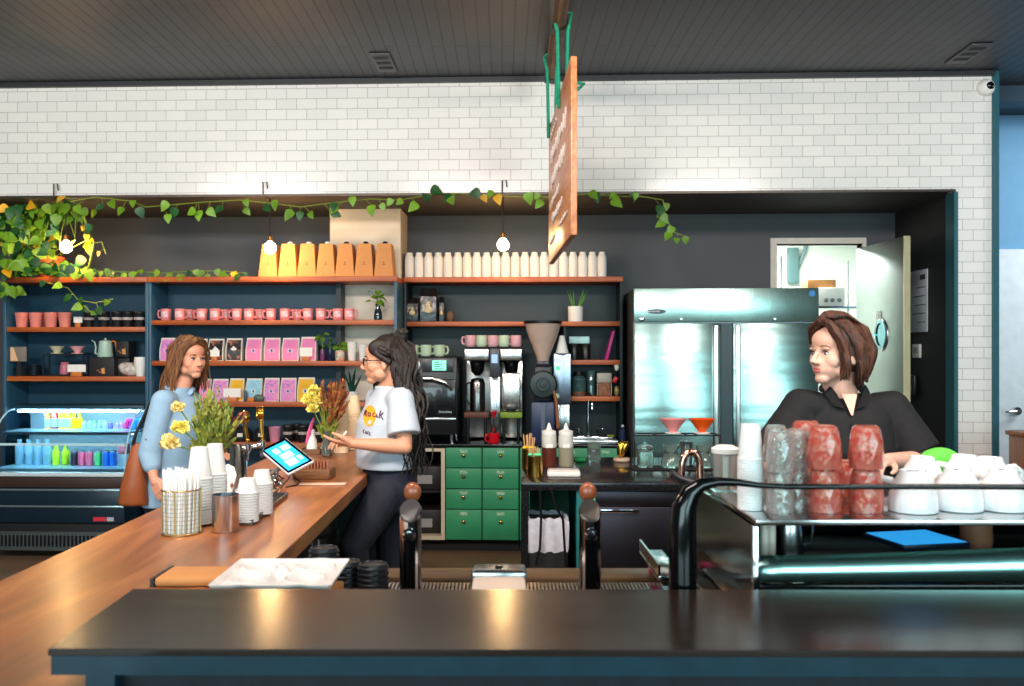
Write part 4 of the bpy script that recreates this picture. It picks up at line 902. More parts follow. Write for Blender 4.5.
G().lathe([(0.02, 0), (0.02, 0.01), (0, 0.012)], 16, T(gx(557), -0.105, z_(396)) @ Rx(math.pi/2)).out('knob', mat('green_knob', (150, 180, 150), 0.3), gr)
Yh = 7.32
t = thing('coffee_grinder', 'slim steel grinder with a small display behind the navy grinder', 'coffee grinder', (XY(562, Yh), Yh+0.06, bzc)); zh = lambda py: ZY(562, py, Yh)-bzc
hx0, hx1 = XY(553.5, Yh)-XY(562, Yh), XY(571, Yh)-XY(562, Yh)
G().box(hx0, hx1, -0.06, 0.03, zh(404), zh(353.5), bev=0.006).out('head', brushed('blue_steel', (140, 152, 168), 0.3), t)
G().box(hx0+0.03, hx1-0.01, -0.03, 0.03, 0.0, zh(404.5), bev=0.004).out('column', STEEL, t)
G().box(hx0+0.008, hx0+0.06, -0.063, -0.061, zh(363), zh(358)).out('display', mat('violet_screen', (170, 170, 255), 0.3, emit=(150, 160, 255), es=1.2, var=0), t, smooth=False)
G().box(hx0+0.02, hx0+0.05, -0.063, -0.061, zh(370), zh(366)).out('button', mat('green_led', (60, 220, 120), 0.3, emit=(60, 220, 120), es=1.0, var=0), t, smooth=False)
o = G().lathe([(0.055, 0), (0.052, 0.01), (0.02, 0.14), (0.015, 0.145), (0, 0.145)], 20).out('white_cone', WHITE, loc=(XY(562, Yh), Yh+0.0, bzc+zh(353.3))); tag(o, 'white conical cover on top of the slim steel grinder', 'cover')
# sink and tap
t = thing('kitchen_tap', 'chrome two-handled tap against the recess wall behind the squeeze bottles', 'tap', (XY(588, 7.6), 7.6, bzc)); zk = lambda py: ZY(588, py, 7.6)-bzc
G().box(-0.1, 0.1, -0.02, 0.02, 0, 0.022, bev=0.006).out('base', CHROME, t)
G().tube([(0, 0, 0.02), (0, 0, zk(398)), (0.005, -0.04, zk(393)), (0.02, -0.1, zk(395)), (0.025, -0.13, zk(402)), (0.025, -0.13, zk(408))], [0.012, 0.011, 0.011, 0.01, 0.01, 0.012], 10).out('spout', CHROME, t)
for a in (-1, 1): G().tube([(a*0.08, 0, 0.02), (a*0.08, 0, 0.08), (a*0.125, -0.01, 0.085)], [0.011, 0.009, 0.007], 8).out('lever', CHROME, t)
t = thing('sink_basin', 'steel rim of the small sink set on the black worktop', 'sink', (XY(592, 7.4), 7.4, bzc))
g = G(); g.box(-0.2, 0.2, -0.17, -0.14, 0, 0.02, bev=0.004); g.box(-0.2, 0.2, 0.12, 0.15, 0, 0.02, bev=0.004); g.box(-0.2, -0.17, -0.14, 0.12, 0, 0.02); g.box(0.17, 0.2, -0.14, 0.12, 0, 0.02); g.out('rim', STEEL, t)
G().box(-0.169, 0.169, -0.139, 0.119, 0.0, 0.004).out('bowl', mat('sink_shadow', (60, 60, 62), 0.3, 0.8), t, smooth=False)
o = G().box(-0.03, 0.03, -0.02, 0.02, 0, 0.028, bev=0.006).out('sponge', mat('yellow_green_sponge', (150, 170, 40), 0.9), loc=(XY(611, 7.62), 7.66, bzc)); tag(o, 'yellow green sponge beside the sink', 'sponge')
t = thing('soap_bottle', 'navy soap bottle at the right end of the worktop', 'bottle', (XY(622, 7.3), 7.25, bzc))
G().lathe([(0.024, 0), (0.026, 0.01), (0.026, 0.1), (0.01, 0.12), (0.01, 0.13), (0, 0.13)], 18).out('body', NAVY, t); G().lathe([(0.012, 0.13), (0.012, 0.145), (0, 0.145)], 12).out('cap', WHITE, t)
# dark bins in the open cabinet
for i, (zz_, dx_) in enumerate(((0.132, 0.0), (0.482, 0.0))):
    t = thing('storage_bin', ('black bin on the floor of the white framed cabinet' if i == 0 else 'black bin on the upper level of the white framed cabinet'), 'bin', ((OX0+CX0)/2+dx_, YC+0.3, zz_))
    G().box(-0.12, 0.12, -0.19, 0.2, 0, 0.19, bev=0.01).out('tub', mat('bin_charcoal', (32, 30, 30), 0.5, var=0.4, scale=8), t)
    G().box(-0.07, 0.05, -0.192, -0.1905, 0.05, 0.12).out('paper_label', mat('grey_label', (150, 150, 150), 0.6), t, smooth=False)
# ================= pastry case =================
PYF, PYB = 6.78, 7.39
px0, px1 = XY(11, PYF), XY(150, PYF)
pc = thing('pastry_case', 'brightly lit curved glass refrigerated display case under the left bookcase', 'display case', ((px0+px1)/2+0.0, PYF, 0)); w = (px1-px0)/2
# keep it clear of the bookcase: the case stands between its side panels
pw0, pw1 = LX0+0.05, LX1-0.05; pcx = (pw0+pw1)/2; pc.location.x = pcx; w = (pw1-pw0)/2-0.004
zp = lambda py: ZY(80, py, PYF)
BSE = mat('case_blue_black', (16, 38, 52), 0.3)
G().box(-w, w, 0.03, 0.6, 0.05, zp(524), bev=0.004).out('plinth', BLKM, pc)
G().box(-w, w, 0.0, 0.6, zp(523), zp(488), bev=0.004).out('base_panel', BSE, pc)
for py in (490, 506.5): G().box(-w, w, -0.012, -0.001, zp(py)-0.007, zp(py)+0.007, bev=0.002).out('steel_strip', mat('pale_steel_strip', (170, 196, 206), 0.25, 0.8), pc)
G().box(-w, w, -0.01, 0.6, zp(487.5), zp(477), bev=0.003).out('brown_band', mat('brown_band', (58, 40, 34), 0.5), pc)
G().box(-w, w, -0.012, 0.6, zp(476.5), zp(473), bev=0.003).out('sill', mat('white_sill', (206, 222, 226), 0.3), pc)
g = G(); ga = brushed('grille_steel', (150, 170, 178), 0.3); gz0, gz1 = 0.062, zp(532)
gx0, gx1 = -w+0.0, w-0.02
g.box(gx0, gx1, 0.005, 0.028, gz0, gz0+0.03); g.box(gx0, gx1, 0.005, 0.028, gz1-0.03, gz1); n = 34
for i in range(n+1):
    x = gx0+(gx1-gx0-0.012)*i/n; g.box(x, x+0.012, 0.008, 0.026, gz0+0.03, gz1-0.03)
g.out('grille', ga, pc, smooth=False)
G().box(-w+0.35*w*2-0.2+0.66, -w+0.35*w*2-0.2+0.76, -0.0025, -0.0005, zp(521), zp(517)).out('red_label', mat('red_label', (214, 50, 70), 0.4), pc, smooth=False)
lab2 = G().box(-w+0.35*w*2-0.2+0.765, -w+0.35*w*2-0.2+0.82, -0.0025, -0.0005, zp(521), zp(517)).out('grey_label', mat('pale_label', (180, 180, 190), 0.4), pc, smooth=False)
# interior
zd = zp(472.5); ztop = ZY(80, 405.5, 7.3)
INT = mat('case_white_lining', (240, 246, 248), 0.5, var=0.02)
G().box(-w+0.01, w-0.01, 0.575, 0.6, zd, ztop-0.02).out('back_wall', INT, pc, smooth=False)
ZT2 = ztop
prof = []
for k in range(13):
    a = k/12*math.pi/2; prof.append((0.02+0.33*(1-math.cos(a)), zd+(ZT2-zd-0.02)*math.sin(a)))
# curved glass front, side glasses
GLS = mat('case_glass', (225, 245, 250), 0.0, trans=1.0, var=0, ior=1.02)
g = G()
for a, b in zip(prof, prof[1:]): g.quad((-w+0.012, a[0], a[1]), (w-0.012, a[0], a[1]), (w-0.012, b[0], b[1]), (-w+0.012, b[0], b[1]))
g.out('curved_glass', GLS, pc)
for sx_ in (-1, 1):
    g = G(); poly = [(0.02, zd)]+prof+[(0.57, ZT2-0.02), (0.57, zd)]
    Mx = Matrix(((0, 0, 1, 0), (1, 0, 0, 0), (0, 1, 0, 0), (0, 0, 0, 1)))
    g.prism(poly, sx_*(w-0.006)-0.002, sx_*(w-0.006)+0.002, Mx); g.out('side_glass', GLS, pc, smooth=False)
    g = G(); g.tube([(sx_*(w-0.006), p[0], p[1]) for p in prof], 0.006, 6); g.out('glass_edge', mat('bright_edge', (190, 225, 235), 0.2), pc)
G().box(-w, w, 0.35, 0.6, ZT2-0.02, ZT2+0.012, bev=0.004).out('canopy', mat('canopy_teal', (20, 60, 74), 0.4), pc)
G().box(-w+0.03, w-0.03, 0.36, 0.40, ZT2-0.035, ZT2-0.026).out('light_strip', mat('case_led', (230, 250, 255), 0.5, emit=(170, 225, 255), es=110, var=0), pc, smooth=False)
zs1 = zp(434)
SHG = mat('case_shelf', (196, 226, 234), 0.15, var=0.03)
G().box(-w+0.02, w-0.02, 0.16, 0.57, zs1-0.012, zs1).out('shelf', SHG, pc, smooth=False)
G().box(-w+0.02, w-0.02, 0.17, 0.20, zs1-0.020, zs1-0.0125).out('shelf_light', mat('case_led2', (230, 250, 255), 0.5, emit=(170, 225, 255), es=110, var=0), pc, smooth=False)
G().box(-w+0.02, w-0.02, 0.15, 0.159, zs1-0.022, zs1-0.001).out('shelf_lip', SHG, pc, smooth=False)
G().box(-w+0.02, w-0.02, 0.06, 0.57, zd+0.0005, zd+0.02).out('deck', SHG, pc, smooth=False)
# front frame rail of the case
G().box(-w, w, 0.012, 0.03, zp(446), zp(443.8)).out('glass_rail', mat('rail_pale', (190, 225, 232), 0.3), pc, smooth=False)
def cbottle(px, Y, z, h, r, m, label, group, labm=None, capm=None, prev=None):
    if prev: return dup(prev, (XY(px, Y), Y, z+0.001), 0, label)
    t = thing('juice_bottle', label, 'bottle', (XY(px, Y), Y, z+0.001), 0, group)
    G().lathe([(r*0.9, 0), (r, h*0.04), (r, h*0.72), (r*0.5, h*0.87), (r*0.45, h*0.93), (0, h*0.93)], 14).out('body', m, t)
    G().lathe([(r*0.55, h*0.932), (r*0.55, h), (0, h)], 12).out('cap', capm or WHITE, t)
    if labm: G().lathe([(r*1.03, h*0.12), (r*1.03, h*0.62)], 14, close=False).out('bottle_label', labm, t)
    return t
zc1, zc2 = zs1, zd+0.02
OR, DR, YL = mat('orange_juice', (240, 140, 30), 0.2), mat('beet_juice', (120, 24, 40), 0.2), mat('yellow_juice', (246, 206, 20), 0.2)
WL = mat('bottle_white_label', (236, 238, 240), 0.5)
def packrow(specs, Y, z, where):
    protos = {}
    for i, (px, kind, colname, m, h, r) in enumerate(specs):
        lab = f'{colname} bottle, {ordl(i, len(specs))} on the case {where}'
        p = protos.get(kind+colname)
        q = cbottle(px, Y, z, h, r, m, lab, f'bottles on the {where} of the lit case', WL if kind == 'L' else None, m if kind != 'W' else None, p)
        protos.setdefault(kind+colname, q)
sp = [(47.5, 'L', 'orange labelled', OR, 0.15, 0.026), (54.5, 'L', 'dark red labelled', DR, 0.15, 0.026), (61.5, 'L', 'yellow labelled', YL, 0.15, 0.026), (68, 'L', 'yellow labelled', YL, 0.15, 0.026), (74, 'N', 'plain yellow', YL, 0.12, 0.024), (79.5, 'N', 'plain yellow', YL, 0.1, 0.02),
      (84, 'W', 'small white', WL, 0.075, 0.018), (89, 'W', 'small white', WL, 0.075, 0.018), (94, 'L', 'small green', mat('green_juice', (90, 190, 80), 0.3), 0.078, 0.018), (99, 'W', 'small white', WL, 0.075, 0.018), (104, 'W', 'small white', WL, 0.075, 0.018), (110, 'N', 'small violet', mat('violet_pack', (130, 110, 200), 0.4), 0.07, 0.02), (116, 'N', 'small mauve', mat('mauve_pack', (190, 160, 190), 0.4), 0.065, 0.02), (121.5, 'N', 'small mauve', mat('mauve_pack', (190, 160, 190), 0.4), 0.065, 0.02)]
packrow(sp, 7.24, zc1, 'upper shelf')
MGT = mat('magenta_pack', (200, 30, 100), 0.4); CYN = mat('cyan_pack', (60, 170, 220), 0.4)
for i, (px, m_, c_) in enumerate(((127, MGT, 'crimson'), (131, mat('purple_pack', (150, 40, 150), 0.4), 'purple'), (135.5, CYN, 'cyan'), (140, mat('white_blue_pack', (170, 214, 240), 0.4), 'pale blue'))):
    t = G().box(-0.013, 0.013, -0.05, 0.05, 0.004, 0.09, bev=0.003).out('snack_pack', m_, loc=(XY(px, 7.24), 7.24, zc1+0.003), rot=(0, 0.3, 0)); tag(t, f'{c_} snack pack leaning on the upper shelf of the lit case', 'snack')
WB = mat('water_bottle', (190, 226, 245), 0.1, trans=0.1, var=0.1)
sp = [(16.5, 'B', 'clear water', WB, 0.2, 0.033), (27, 'B', 'clear water', WB, 0.2, 0.033), (37.5, 'B', 'clear water', WB, 0.2, 0.033), (47, 'B', 'clear water', WB, 0.2, 0.03), (56, 'N', 'yellow green', mat('lime_drink', (190, 210, 30), 0.3), 0.15, 0.028), (64.5, 'N', 'yellow green', mat('lime_drink', (190, 210, 30), 0.3), 0.15, 0.028)]
packrow([(max(px, 20+i*9.2), k, c, m, h, r) for i, (px, k, c, m, h, r) in enumerate(sp)], 7.08, zc2, 'lower deck')
cans = [(74.5, (40, 30, 40), 'black'), (82, (226, 90, 120), 'pink'), (90, (226, 90, 120), 'pink'), (98.5, (90, 190, 110), 'green'), (106.5, (40, 110, 200), 'blue'), (113.5, (40, 110, 200), 'blue')]
pv = None
for row in range(2):
    for i, (px, c, cn) in enumerate(cans):
        y = 7.04 + row*0.11; zz_ = zc2; m_ = mat('can_'+cn, c, 0.3, 0.4) if row == 0 else mat('can_dark', (30, 40, 60), 0.3, 0.5)
        lab = f'{cn if row == 0 else "dark"} drinks can, {ordl(i, 6)} in the {"front" if row == 0 else "second"} row of the lit case'
        if not pv:
            t = pv = thing('drinks_can', lab, 'can', (XY(px, y), y, zz_+0.001), 0, 'cans in the lit case')
            G().lathe([(0.024, 0), (0.028, 0.008), (0.028, 0.095), (0.023, 0.105), (0, 0.105)], 14).out('can_body', m_, t); G().lathe([(0.0235, 0.1052), (0.0235, 0.108), (0, 0.107)], 14).out('can_top', STEEL, t)
        else:
            t = dup(pv, (XY(px, y), y, zz_+0.001 + 0.0), 0, lab)
            for ch in t.children:
                if ch.name.startswith('can_body'): ch.data = ch.data.copy(); ch.data.materials[0] = m_
t = thing('drink_carton', 'maroon topped white carton at the right of the lit case', 'carton', (XY(124, 7.08), 7.08, zc2+0.001))
G().box(-0.036, 0.036, -0.03, 0.03, 0, 0.09, bev=0.002).out('carton_base', WL, t); G().box(-0.036, 0.036, -0.03, 0.03, 0.0905, 0.165, bev=0.002).out('carton_top', mat('maroon_print', (120, 60, 70), 0.5), t)
# ================= pendants, vines, sign =================
CORD = mat('dark_cord', (40, 28, 22), 0.6)
BULB = mat('warm_bulb', (255, 230, 190), 0.3, emit=(255, 205, 140), es=190, var=0)
for (px, py, where) in ((66, 247, 'hanging among the pothos leaves'), (270, 248, 'in front of the kraft carrier boxes'), (503, 245, 'over the middle of the white jugs')):
    p = PY(px, py, 6.9); t = thing('pendant_bulb', f'bare warm glowing bulb {where}', 'pendant lamp', p)
    G().lathe([(0, -0.045), (0.02, -0.042), (0.038, -0.026), (0.045, 0), (0.04, 0.022), (0.024, 0.04), (0.014, 0.05), (0, 0.05)], 22).out('bulb', BULB, t)
    G().lathe([(0.014, 0.051), (0.018, 0.055), (0.018, 0.09), (0.008, 0.1), (0, 0.1)], 14).out('socket', mat('aged_brass', (110, 80, 44), 0.4, 0.8), t)
    G().tube([(0, 0, 0.1), (0, 0, ZS-p.z-0.0), (0, -0.1, ZS-p.z-0.015), (0, -0.18, ZS-p.z+0.0), (0, -0.18, ZS-p.z+0.09), (0.03, -0.18, ZS-p.z+0.09), (0.035, -0.18, ZS-p.z+0.04)], 0.0055, 6).out('cord', CORD, t)
r_ = random.Random(11)
def vine(points, nleaf, size, seed, g, jit=0.04, mats=(0.08,), stem_r=0.004, side=0.05):
    """points world; adds stem (mi 1) and leaves (mi 0, some 2) to g"""
    rr = random.Random(seed); pts = [Vector(p) for p in points]; g.mi = 1; g.tube(pts, stem_r, 5)
    L_ = [0]
    for a, b in zip(pts, pts[1:]): L_.append(L_[-1]+(b-a).length)
    for i in range(nleaf):
        s_ = (i+rr.random())/nleaf*L_[-1]
        for k in range(len(pts)-1):
            if s_ <= L_[k+1]: break
        q = pts[k].lerp(pts[k+1], (s_-L_[k])/(L_[k+1]-L_[k]+1e-9))
        dr0 = Vector((rr.uniform(-0.7, 0.7), rr.uniform(-0.5, 0.1), rr.uniform(-1, -0.2))).normalized()
        base = q+Vector((rr.uniform(-jit, jit), rr.uniform(-jit, 0.0), rr.uniform(-jit, jit*0.6)))
        g.mi = 1; g.tube([q, base], 0.0022, 4)
        leaf(g, base, dr0, (rr.uniform(-0.3, 0.3), -1, rr.uniform(-0.1, 0.5)), size*rr.uniform(0.7, 1.25), mi=2 if rr.random() < mats[0] else (3 if rr.random() < 0.35 else 0), droop=0.2)
LMS = [LEAF, STEM, LEAFY, LEAFD]
po = PY(50, 279, 7.2); po.z = zt_
pt = thing('trailing_pothos', 'big trailing pothos spilling from the top of the left bookcase and along the soffit', 'plant', po)
def LW(g, n, m): 
    return g.out(n, m, pt, loc=-po, ang=60)
G().lathe([(0.075, 0.001), (0.08, 0.01), (0.105, 0.15), (0.112, 0.155), (0.112, 0.175), (0.1, 0.175), (0.095, 0.15), (0, 0.15)], 26).out('pot', TERRA, pt)
G().lathe([(0.094, 0.151), (0.05, 0.16), (0, 0.162)], 20).out('soil', mat('soil', (50, 36, 26), 0.9), pt)
g = G()
for i in range(430):
    px = r_.triangular(-25, 104, 22); py = r_.uniform(196, 277)
    if px > 78 and py < 225 and r_.random() < 0.5: continue
    if px > 60 and 225 < py < 265 and r_.random() < 0.93: continue
    if abs(px-66) < 13 and 224 < py < 262: continue
    Yv = r_.uniform(6.8, 7.25); p = PY(px, py, Yv)
    if p.z < zt_+0.05: p.z = zt_+0.05+0.05*r_.random()
    p.z = min(p.z, ZS-0.05)
    leaf(g, p, (r_.uniform(-0.8, 0.8), r_.uniform(-0.5, 0.1), r_.uniform(-1, 0.1)), (r_.uniform(-0.4, 0.4), -1, r_.uniform(-0.2, 0.6)), r_.uniform(0.065, 0.115), mi=2 if r_.random() < 0.05 else (3 if r_.random() < 0.4 else 0), droop=0.2)
for i in range(16):
    px = r_.uniform(-10, 80); a = PY(px, 200, 7.0); b = PY(px+r_.uniform(-12, 12), 240, 6.9); c = Vector((po.x+r_.uniform(-0.1, 0.1), po.y, zt_+0.18)); a.z = ZS-0.06
    g.mi = 1; g.tube([a, b, c], 0.004, 5)
LW(g, 'foliage', LMS)
g = G(); vine([PY(*q) for q in ((0, 281, 7.0), (8, 290, 6.98), (20, 286, 6.98))], 9, 0.085, 3, g, jit=0.08); vine([PY(*q) for q in ((48, 283, 7.02), (68, 288, 7.0), (78, 300, 6.99), (95, 303, 6.99), (113, 299, 6.99))], 7, 0.075, 4, g); vine([PY(*q) for q in ((78, 300, 6.99), (88, 310, 6.98), (92, 312, 6.98))], 4, 0.07, 5, g)
LW(g, 'hanging_vine', LMS)
g = G(); vine([PY(*q) for q in ((75, 270, 7.1), (95, 271, 7.1), (125, 272, 7.12), (150, 272, 7.12), (165, 273, 7.1), (190, 271, 7.12), (225, 271, 7.12), (246, 273, 7.1))], 34, 0.062, 6, g, jit=0.035)
vine([PY(*q) for q in ((84, 215, 7.0), (88, 232, 7.0), (94, 243, 7.0), (90, 262, 7.0), (86, 273, 7.05))], 3, 0.05, 7, g, stem_r=0.009); vine([PY(*q) for q in ((94, 243, 7.0), (102, 242, 7.0), (106, 254, 7.0))], 2, 0.05, 8, g, mats=(1,), stem_r=0.005)
LW(g, 'shelf_vine', LMS)
g = G()
vine([PY(*q) for q in ((70, 202, 6.71), (95, 197, 6.71), (130, 201, 6.71), (146, 207, 6.72), (170, 205, 6.72), (205, 202, 6.72), (240, 200, 6.72), (270, 203, 6.72), (300, 207, 6.72), (330, 203, 6.72), (370, 199, 6.72), (400, 200, 6.72), (440, 193, 6.71), (470, 194, 6.71), (500, 196, 6.71), (545, 197, 6.71), (590, 194, 6.71), (615, 196, 6.71), (645, 197, 6.71), (663, 200, 6.71))], 50, 0.082, 9, g, jit=0.07)
vine([PY(*q) for q in ((663, 200, 6.71), (665, 215, 6.7), (673, 232, 6.7), (688, 237, 6.7))], 8, 0.07, 10, g, jit=0.04)
LW(g, 'soffit_vine', LMS)
# hanging sign board
def CF(Xc, D, z): return RT*Xc + FW*D + Vector((0, 0, z))
sb = thing('hanging_sign', 'wooden sign board hung edge-on from green ropes with worn white script', 'sign', CF(0.377, 5.31, 2.185), YAW + 0.0143)
OAK = wood_mat('sign_wood', (196, 112, 66), (236, 160, 104), 0.4, 'y', 2.2, 0.2)
G().box(-0.017, 0.017, -0.77, 0.77, 0, 0.905, bev=0.006).out('board', OAK, sb)
SCR = mat('worn_white_paint', (226, 216, 208), 0.6, var=0.15, scale=60)
rr = random.Random(5)
def scribble(v0, v1, zc, hgt, n):
    g = G(); pts = []
    for i in range(n*6+1):
        t_ = i/(n*6); v = v0+(v1-v0)*t_ + math.sin(i*2*math.pi/6)*0.016
        pts.append((-0.019, v, zc+math.cos(i*2*math.pi/6+0.4*math.sin(i))*hgt*(0.5+0.5*abs(math.sin(i*0.9+zc*9)))))
    g.tube(pts, 0.0065, 4, flat=0.3); return g
for k, (a, b, zc_, hg, n) in enumerate(((0.66, 0.1, 0.80, 0.02, 6), (0.62, -0.55, 0.66, 0.05, 9), (0.55, -0.5, 0.50, 0.05, 9), (0.6, -0.1, 0.36, 0.03, 6), (0.45, -0.3, 0.25, 0.035, 7), (0.6, 0.2, 0.12, 0.02, 5), (-0.1, -0.62, 0.14, 0.018, 5))):
    scribble(a, b, zc_, hg, n).out('painted_script', SCR, sb)
RUST = mat('rusty_pipe', (112, 78, 58), 0.6, 0.3, var=0.3, scale=20)
t = thing('ceiling_pipe', 'rusty pipe under the ceiling boards carrying the sign ropes', 'pipe', CF(0.37, 5.4, 3.5), YAW-0.02)
G().cyl((0, -1.7, 0), (0, 0.9, 0), 0.035, seg=14).out('pipe', RUST, t)
G().box(-0.05, -0.02, -1.7, 0.9, -0.025, 0.03).out('batten', mat('old_batten', (120, 92, 70), 0.7), t, smooth=False)
for v in (-1.2, -0.15, 0.82): G().box(-0.06, 0.045, v-0.03, v+0.03, -0.04, 0.149).out('bracket', mat('bracket_dark', (36, 34, 34), 0.5), t, smooth=False)
ROPE = mat('green_rope', (10, 138, 104), 0.7, var=0.2, scale=60)
for k, (D, n_) in enumerate(((5.15, 'nearer the camera'), (5.87, 'nearer the tiled wall'))):
    X = 0.376 if k == 0 else 0.358
    t = thing('rope', f'doubled green rope holding the sign, {n_}', 'rope', CF(X, D, 3.09)); 
    top = 0.455
    G().tube([(-0.022, 0, -0.1), (-0.024, 0, 0.02), (-0.03, 0.0, top-0.12), (-0.05, 0, top-0.03), (-0.02, 0, top), (0.05, 0, top-0.015), (0.03, 0, top-0.12), (0.024, 0, 0.02), (0.022, 0, -0.1)], 0.011, 7).out('loop', ROPE, t)
    G().tube([(-0.03, 0.03, -0.04), (0.0, 0.04, 0.012), (0.03, 0.03, -0.04)], 0.009, 6).out('knot', ROPE, t)
    if k == 0: G().tube([(0.024, -0.02, 0.01), (0.09, -0.03, 0.0), (0.12, -0.02, 0.03), (0.07, 0, 0.05), (0.03, 0, 0.03)], 0.01, 6).out('loose_end', ROPE, t)
# security camera, ceiling plates
p = PY(985, 88, YT-0.002); t = thing('security_camera', 'white dome security camera at the top right corner of the tiles', 'camera', p)
G().lathe([(0.062, 0), (0.062, 0.02), (0.05, 0.045), (0.03, 0.06), (0, 0.064)], 26, Rx(math.pi/2)).out('housing', WHITE, t)
G().ell((0.01, -0.042, 0.002), (0.036, 0.032, 0.034)).out('dome', BLKGL, t)
for px, py, lb in ((384, 62, 'small square plate on the ceiling boards left of the sign'), (968, 53, 'small square plate on the ceiling boards near the right corner')):
    p = PZ(px, py, ZC-0.002); t = thing('ceiling_plate', lb, 'vent', p)
    G().box(-0.07, 0.07, -0.2, 0.2, -0.012, 0, bev=0.003).out('plate', mat('plate_grey', (72, 72, 76), 0.5), t)
    for k in range(3): G().box(-0.05, 0.05, -0.15+k*0.11, -0.1+k*0.11, -0.0145, -0.0125).out('slot', BLKM, t, smooth=False)
# things on the right wall of the recess
def PX(px, py, X): d = ray(px, py); k = X/d.x; return Vector((X, d.y*k, H+d.z*k))
xw = XR-0.002
a, b = PX(928, 266, xw), PX(911, 330, xw)
t = thing('wall_planner', 'white paper planner pinned on the black side wall behind the steel door', 'poster', (xw, (a.y+b.y)/2, b.z-0.02)); hw = abs(a.y-b.y)/2; hh = a.z-b.z
G().box(-0.008, 0, -hw, hw, 0, hh, bev=0.001).out('board', mat('planner_white', (196, 200, 210), 0.5), t)
g = G()
for k in range(5): g.box(-0.0095, -0.0085, -hw*0.8, hw*0.8*(0.2, 0.9, 0.5, 0.8, 0.3)[k], hh*(0.15+k*0.14), hh*(0.165+k*0.14))
g.box(-0.0095, -0.0085, -hw*0.8, -hw*0.2, hh*0.84, hh*0.92); g.out('handwriting', mat('ink', (50, 50, 70), 0.6), t, smooth=False)
p = PX(918, 351, xw); t = thing('thermostat', 'white thermostat on the black side wall below the planner', 'thermostat', p)
G().box(-0.02, 0, -0.07, 0.07, -0.055, 0.055, bev=0.006).out('case', WHITE, t); G().box(-0.0215, -0.0205, -0.04, 0.045, -0.02, 0.03).out('display', mat('lcd_green', (150, 170, 140), 0.3), t, smooth=False)
p = PX(914, 384, xw); t = thing('switch_box', 'black switch box under the thermostat', 'switch', p)
G().box(-0.03, 0, -0.07, 0.07, -0.09, 0.07, bev=0.004).out('box', BLACK, t)
p = PX(912, 425, xw); t = thing('hanging_utensil', 'wooden handled tool on a hook low on the black side wall', 'utensil', p)
G().tube([(-0.02, 0, 0.13), (-0.02, 0, 0.02)], 0.008, 8).out('shank', STEEL, t); G().tube([(-0.02, 0, 0.02), (-0.02, 0, -0.17)], [0.014, 0.018], 8).out('handle', mat('handle_wood2', (130, 78, 44), 0.5), t)
# cabinet in the side room
c0 = CF(3.24, 5.3, 0); t = thing('wooden_cabinet', 'brown panelled wooden cabinet at the right edge beside the white door', 'cabinet', c0, YAW)
CW = wood_mat('cabinet_wood', (120, 62, 28), (168, 96, 46), 0.4, 'z', 3.0)
G().box(0, 0.9, 0, 0.4, 0, 1.07, bev=0.004).out('carcass', CW, t); G().box(-0.015, 0.915, -0.015, 0.415, 1.071, 1.1, bev=0.004).out('top', CW, t)
for k in range(2):
    d = G().box(0.04+k*0.42, 0.44+k*0.42, -0.018, -0.001, 0.08, 1.03, bev=0.005).out('door', CW, t)
    G().box(0.1+k*0.42, 0.38+k*0.42, -0.0235, -0.019, 0.15, 0.96, bev=0.003).out('door_panel', mat('panel_wood', (140, 76, 34), 0.4), d)
# kitchen beyond
KY = 9.0
def kx(px): return XY(px, KY)
sh = thing('kitchen_rack', 'steel wire rack in the kitchen seen through the doorway', 'rack', (kx(830), KY+0.3, 0))
zk1 = ZY(830, 306, KY); zk2 = ZY(830, 287, KY)
for zz_ in (zk1, 1.3, 0.7): G().box(kx(782)-kx(830), kx(868)-kx(830), -0.25, 0.25, zz_-0.02, zz_-0.001).out('shelf', STEEL, sh, smooth=False)
for a in (kx(783)-kx(830), kx(867)-kx(830)):
    for b in (-0.23, 0.23): G().cyl((a, b, 0), (a, b, zk1+0.5), 0.012).out('post', STEEL, sh)
t = thing('white_appliance', 'white boxy appliance with dials seen through the doorway', 'appliance', (kx(835), KY+0.28, zk1+0.001))
G().box(kx(821)-kx(835), kx(848)-kx(835), -0.2, 0.2, 0, zk2-zk1, bev=0.01).out('body', WHITE, t)
for q in (-0.06, 0.0, 0.07): G().lathe([(0.022, 0), (0.018, 0.015), (0, 0.016)], 14, T(q, -0.2, 0.06) @ Rx(math.pi/2)).out('dial', mat('dial_grey', (120, 124, 126), 0.4), t)
t = thing('cardboard_box', 'flat kraft box on top of the white kitchen appliance', 'box', (kx(826), KY+0.25, zk2+0.003)); G().box(-0.14, 0.14, -0.12, 0.12, 0, 0.08, bev=0.003).out('carton', KRAFT, t); G().box(-0.141, 0.141, -0.015, 0.015, 0.08, 0.0815).out('tape', mat('tape_tan', (224, 190, 140), 0.4), t, smooth=False)
t = thing('stock_bag', 'dark bag and tubs at the left of the kitchen rack', 'bag', (kx(800), KY+0.2, zk1+0.001)); G().lathe([(0.1, 0), (0.11, 0.05), (0.1, 0.17), (0.05, 0.2), (0, 0.2)], 20).out('tub', mat('pale_tub', (206, 206, 196), 0.5), t); G().lathe([(0.105, 0.172), (0.105, 0.185), (0, 0.2)], 20).out('lid', mat('tub_lid', (150, 160, 160), 0.5), t)
t = thing('wall_conduit', 'curved grey conduit and junction box on the kitchen wall', 'conduit', (kx(806)+0.2, 10.18, 2.4))
G().tube([(-0.25, 0, 0.6), (-0.25, 0, 0.2), (-0.25, 0, -0.3)], 0.04, 10).out('pipe', mat('conduit_grey', (150, 160, 160), 0.5), t)
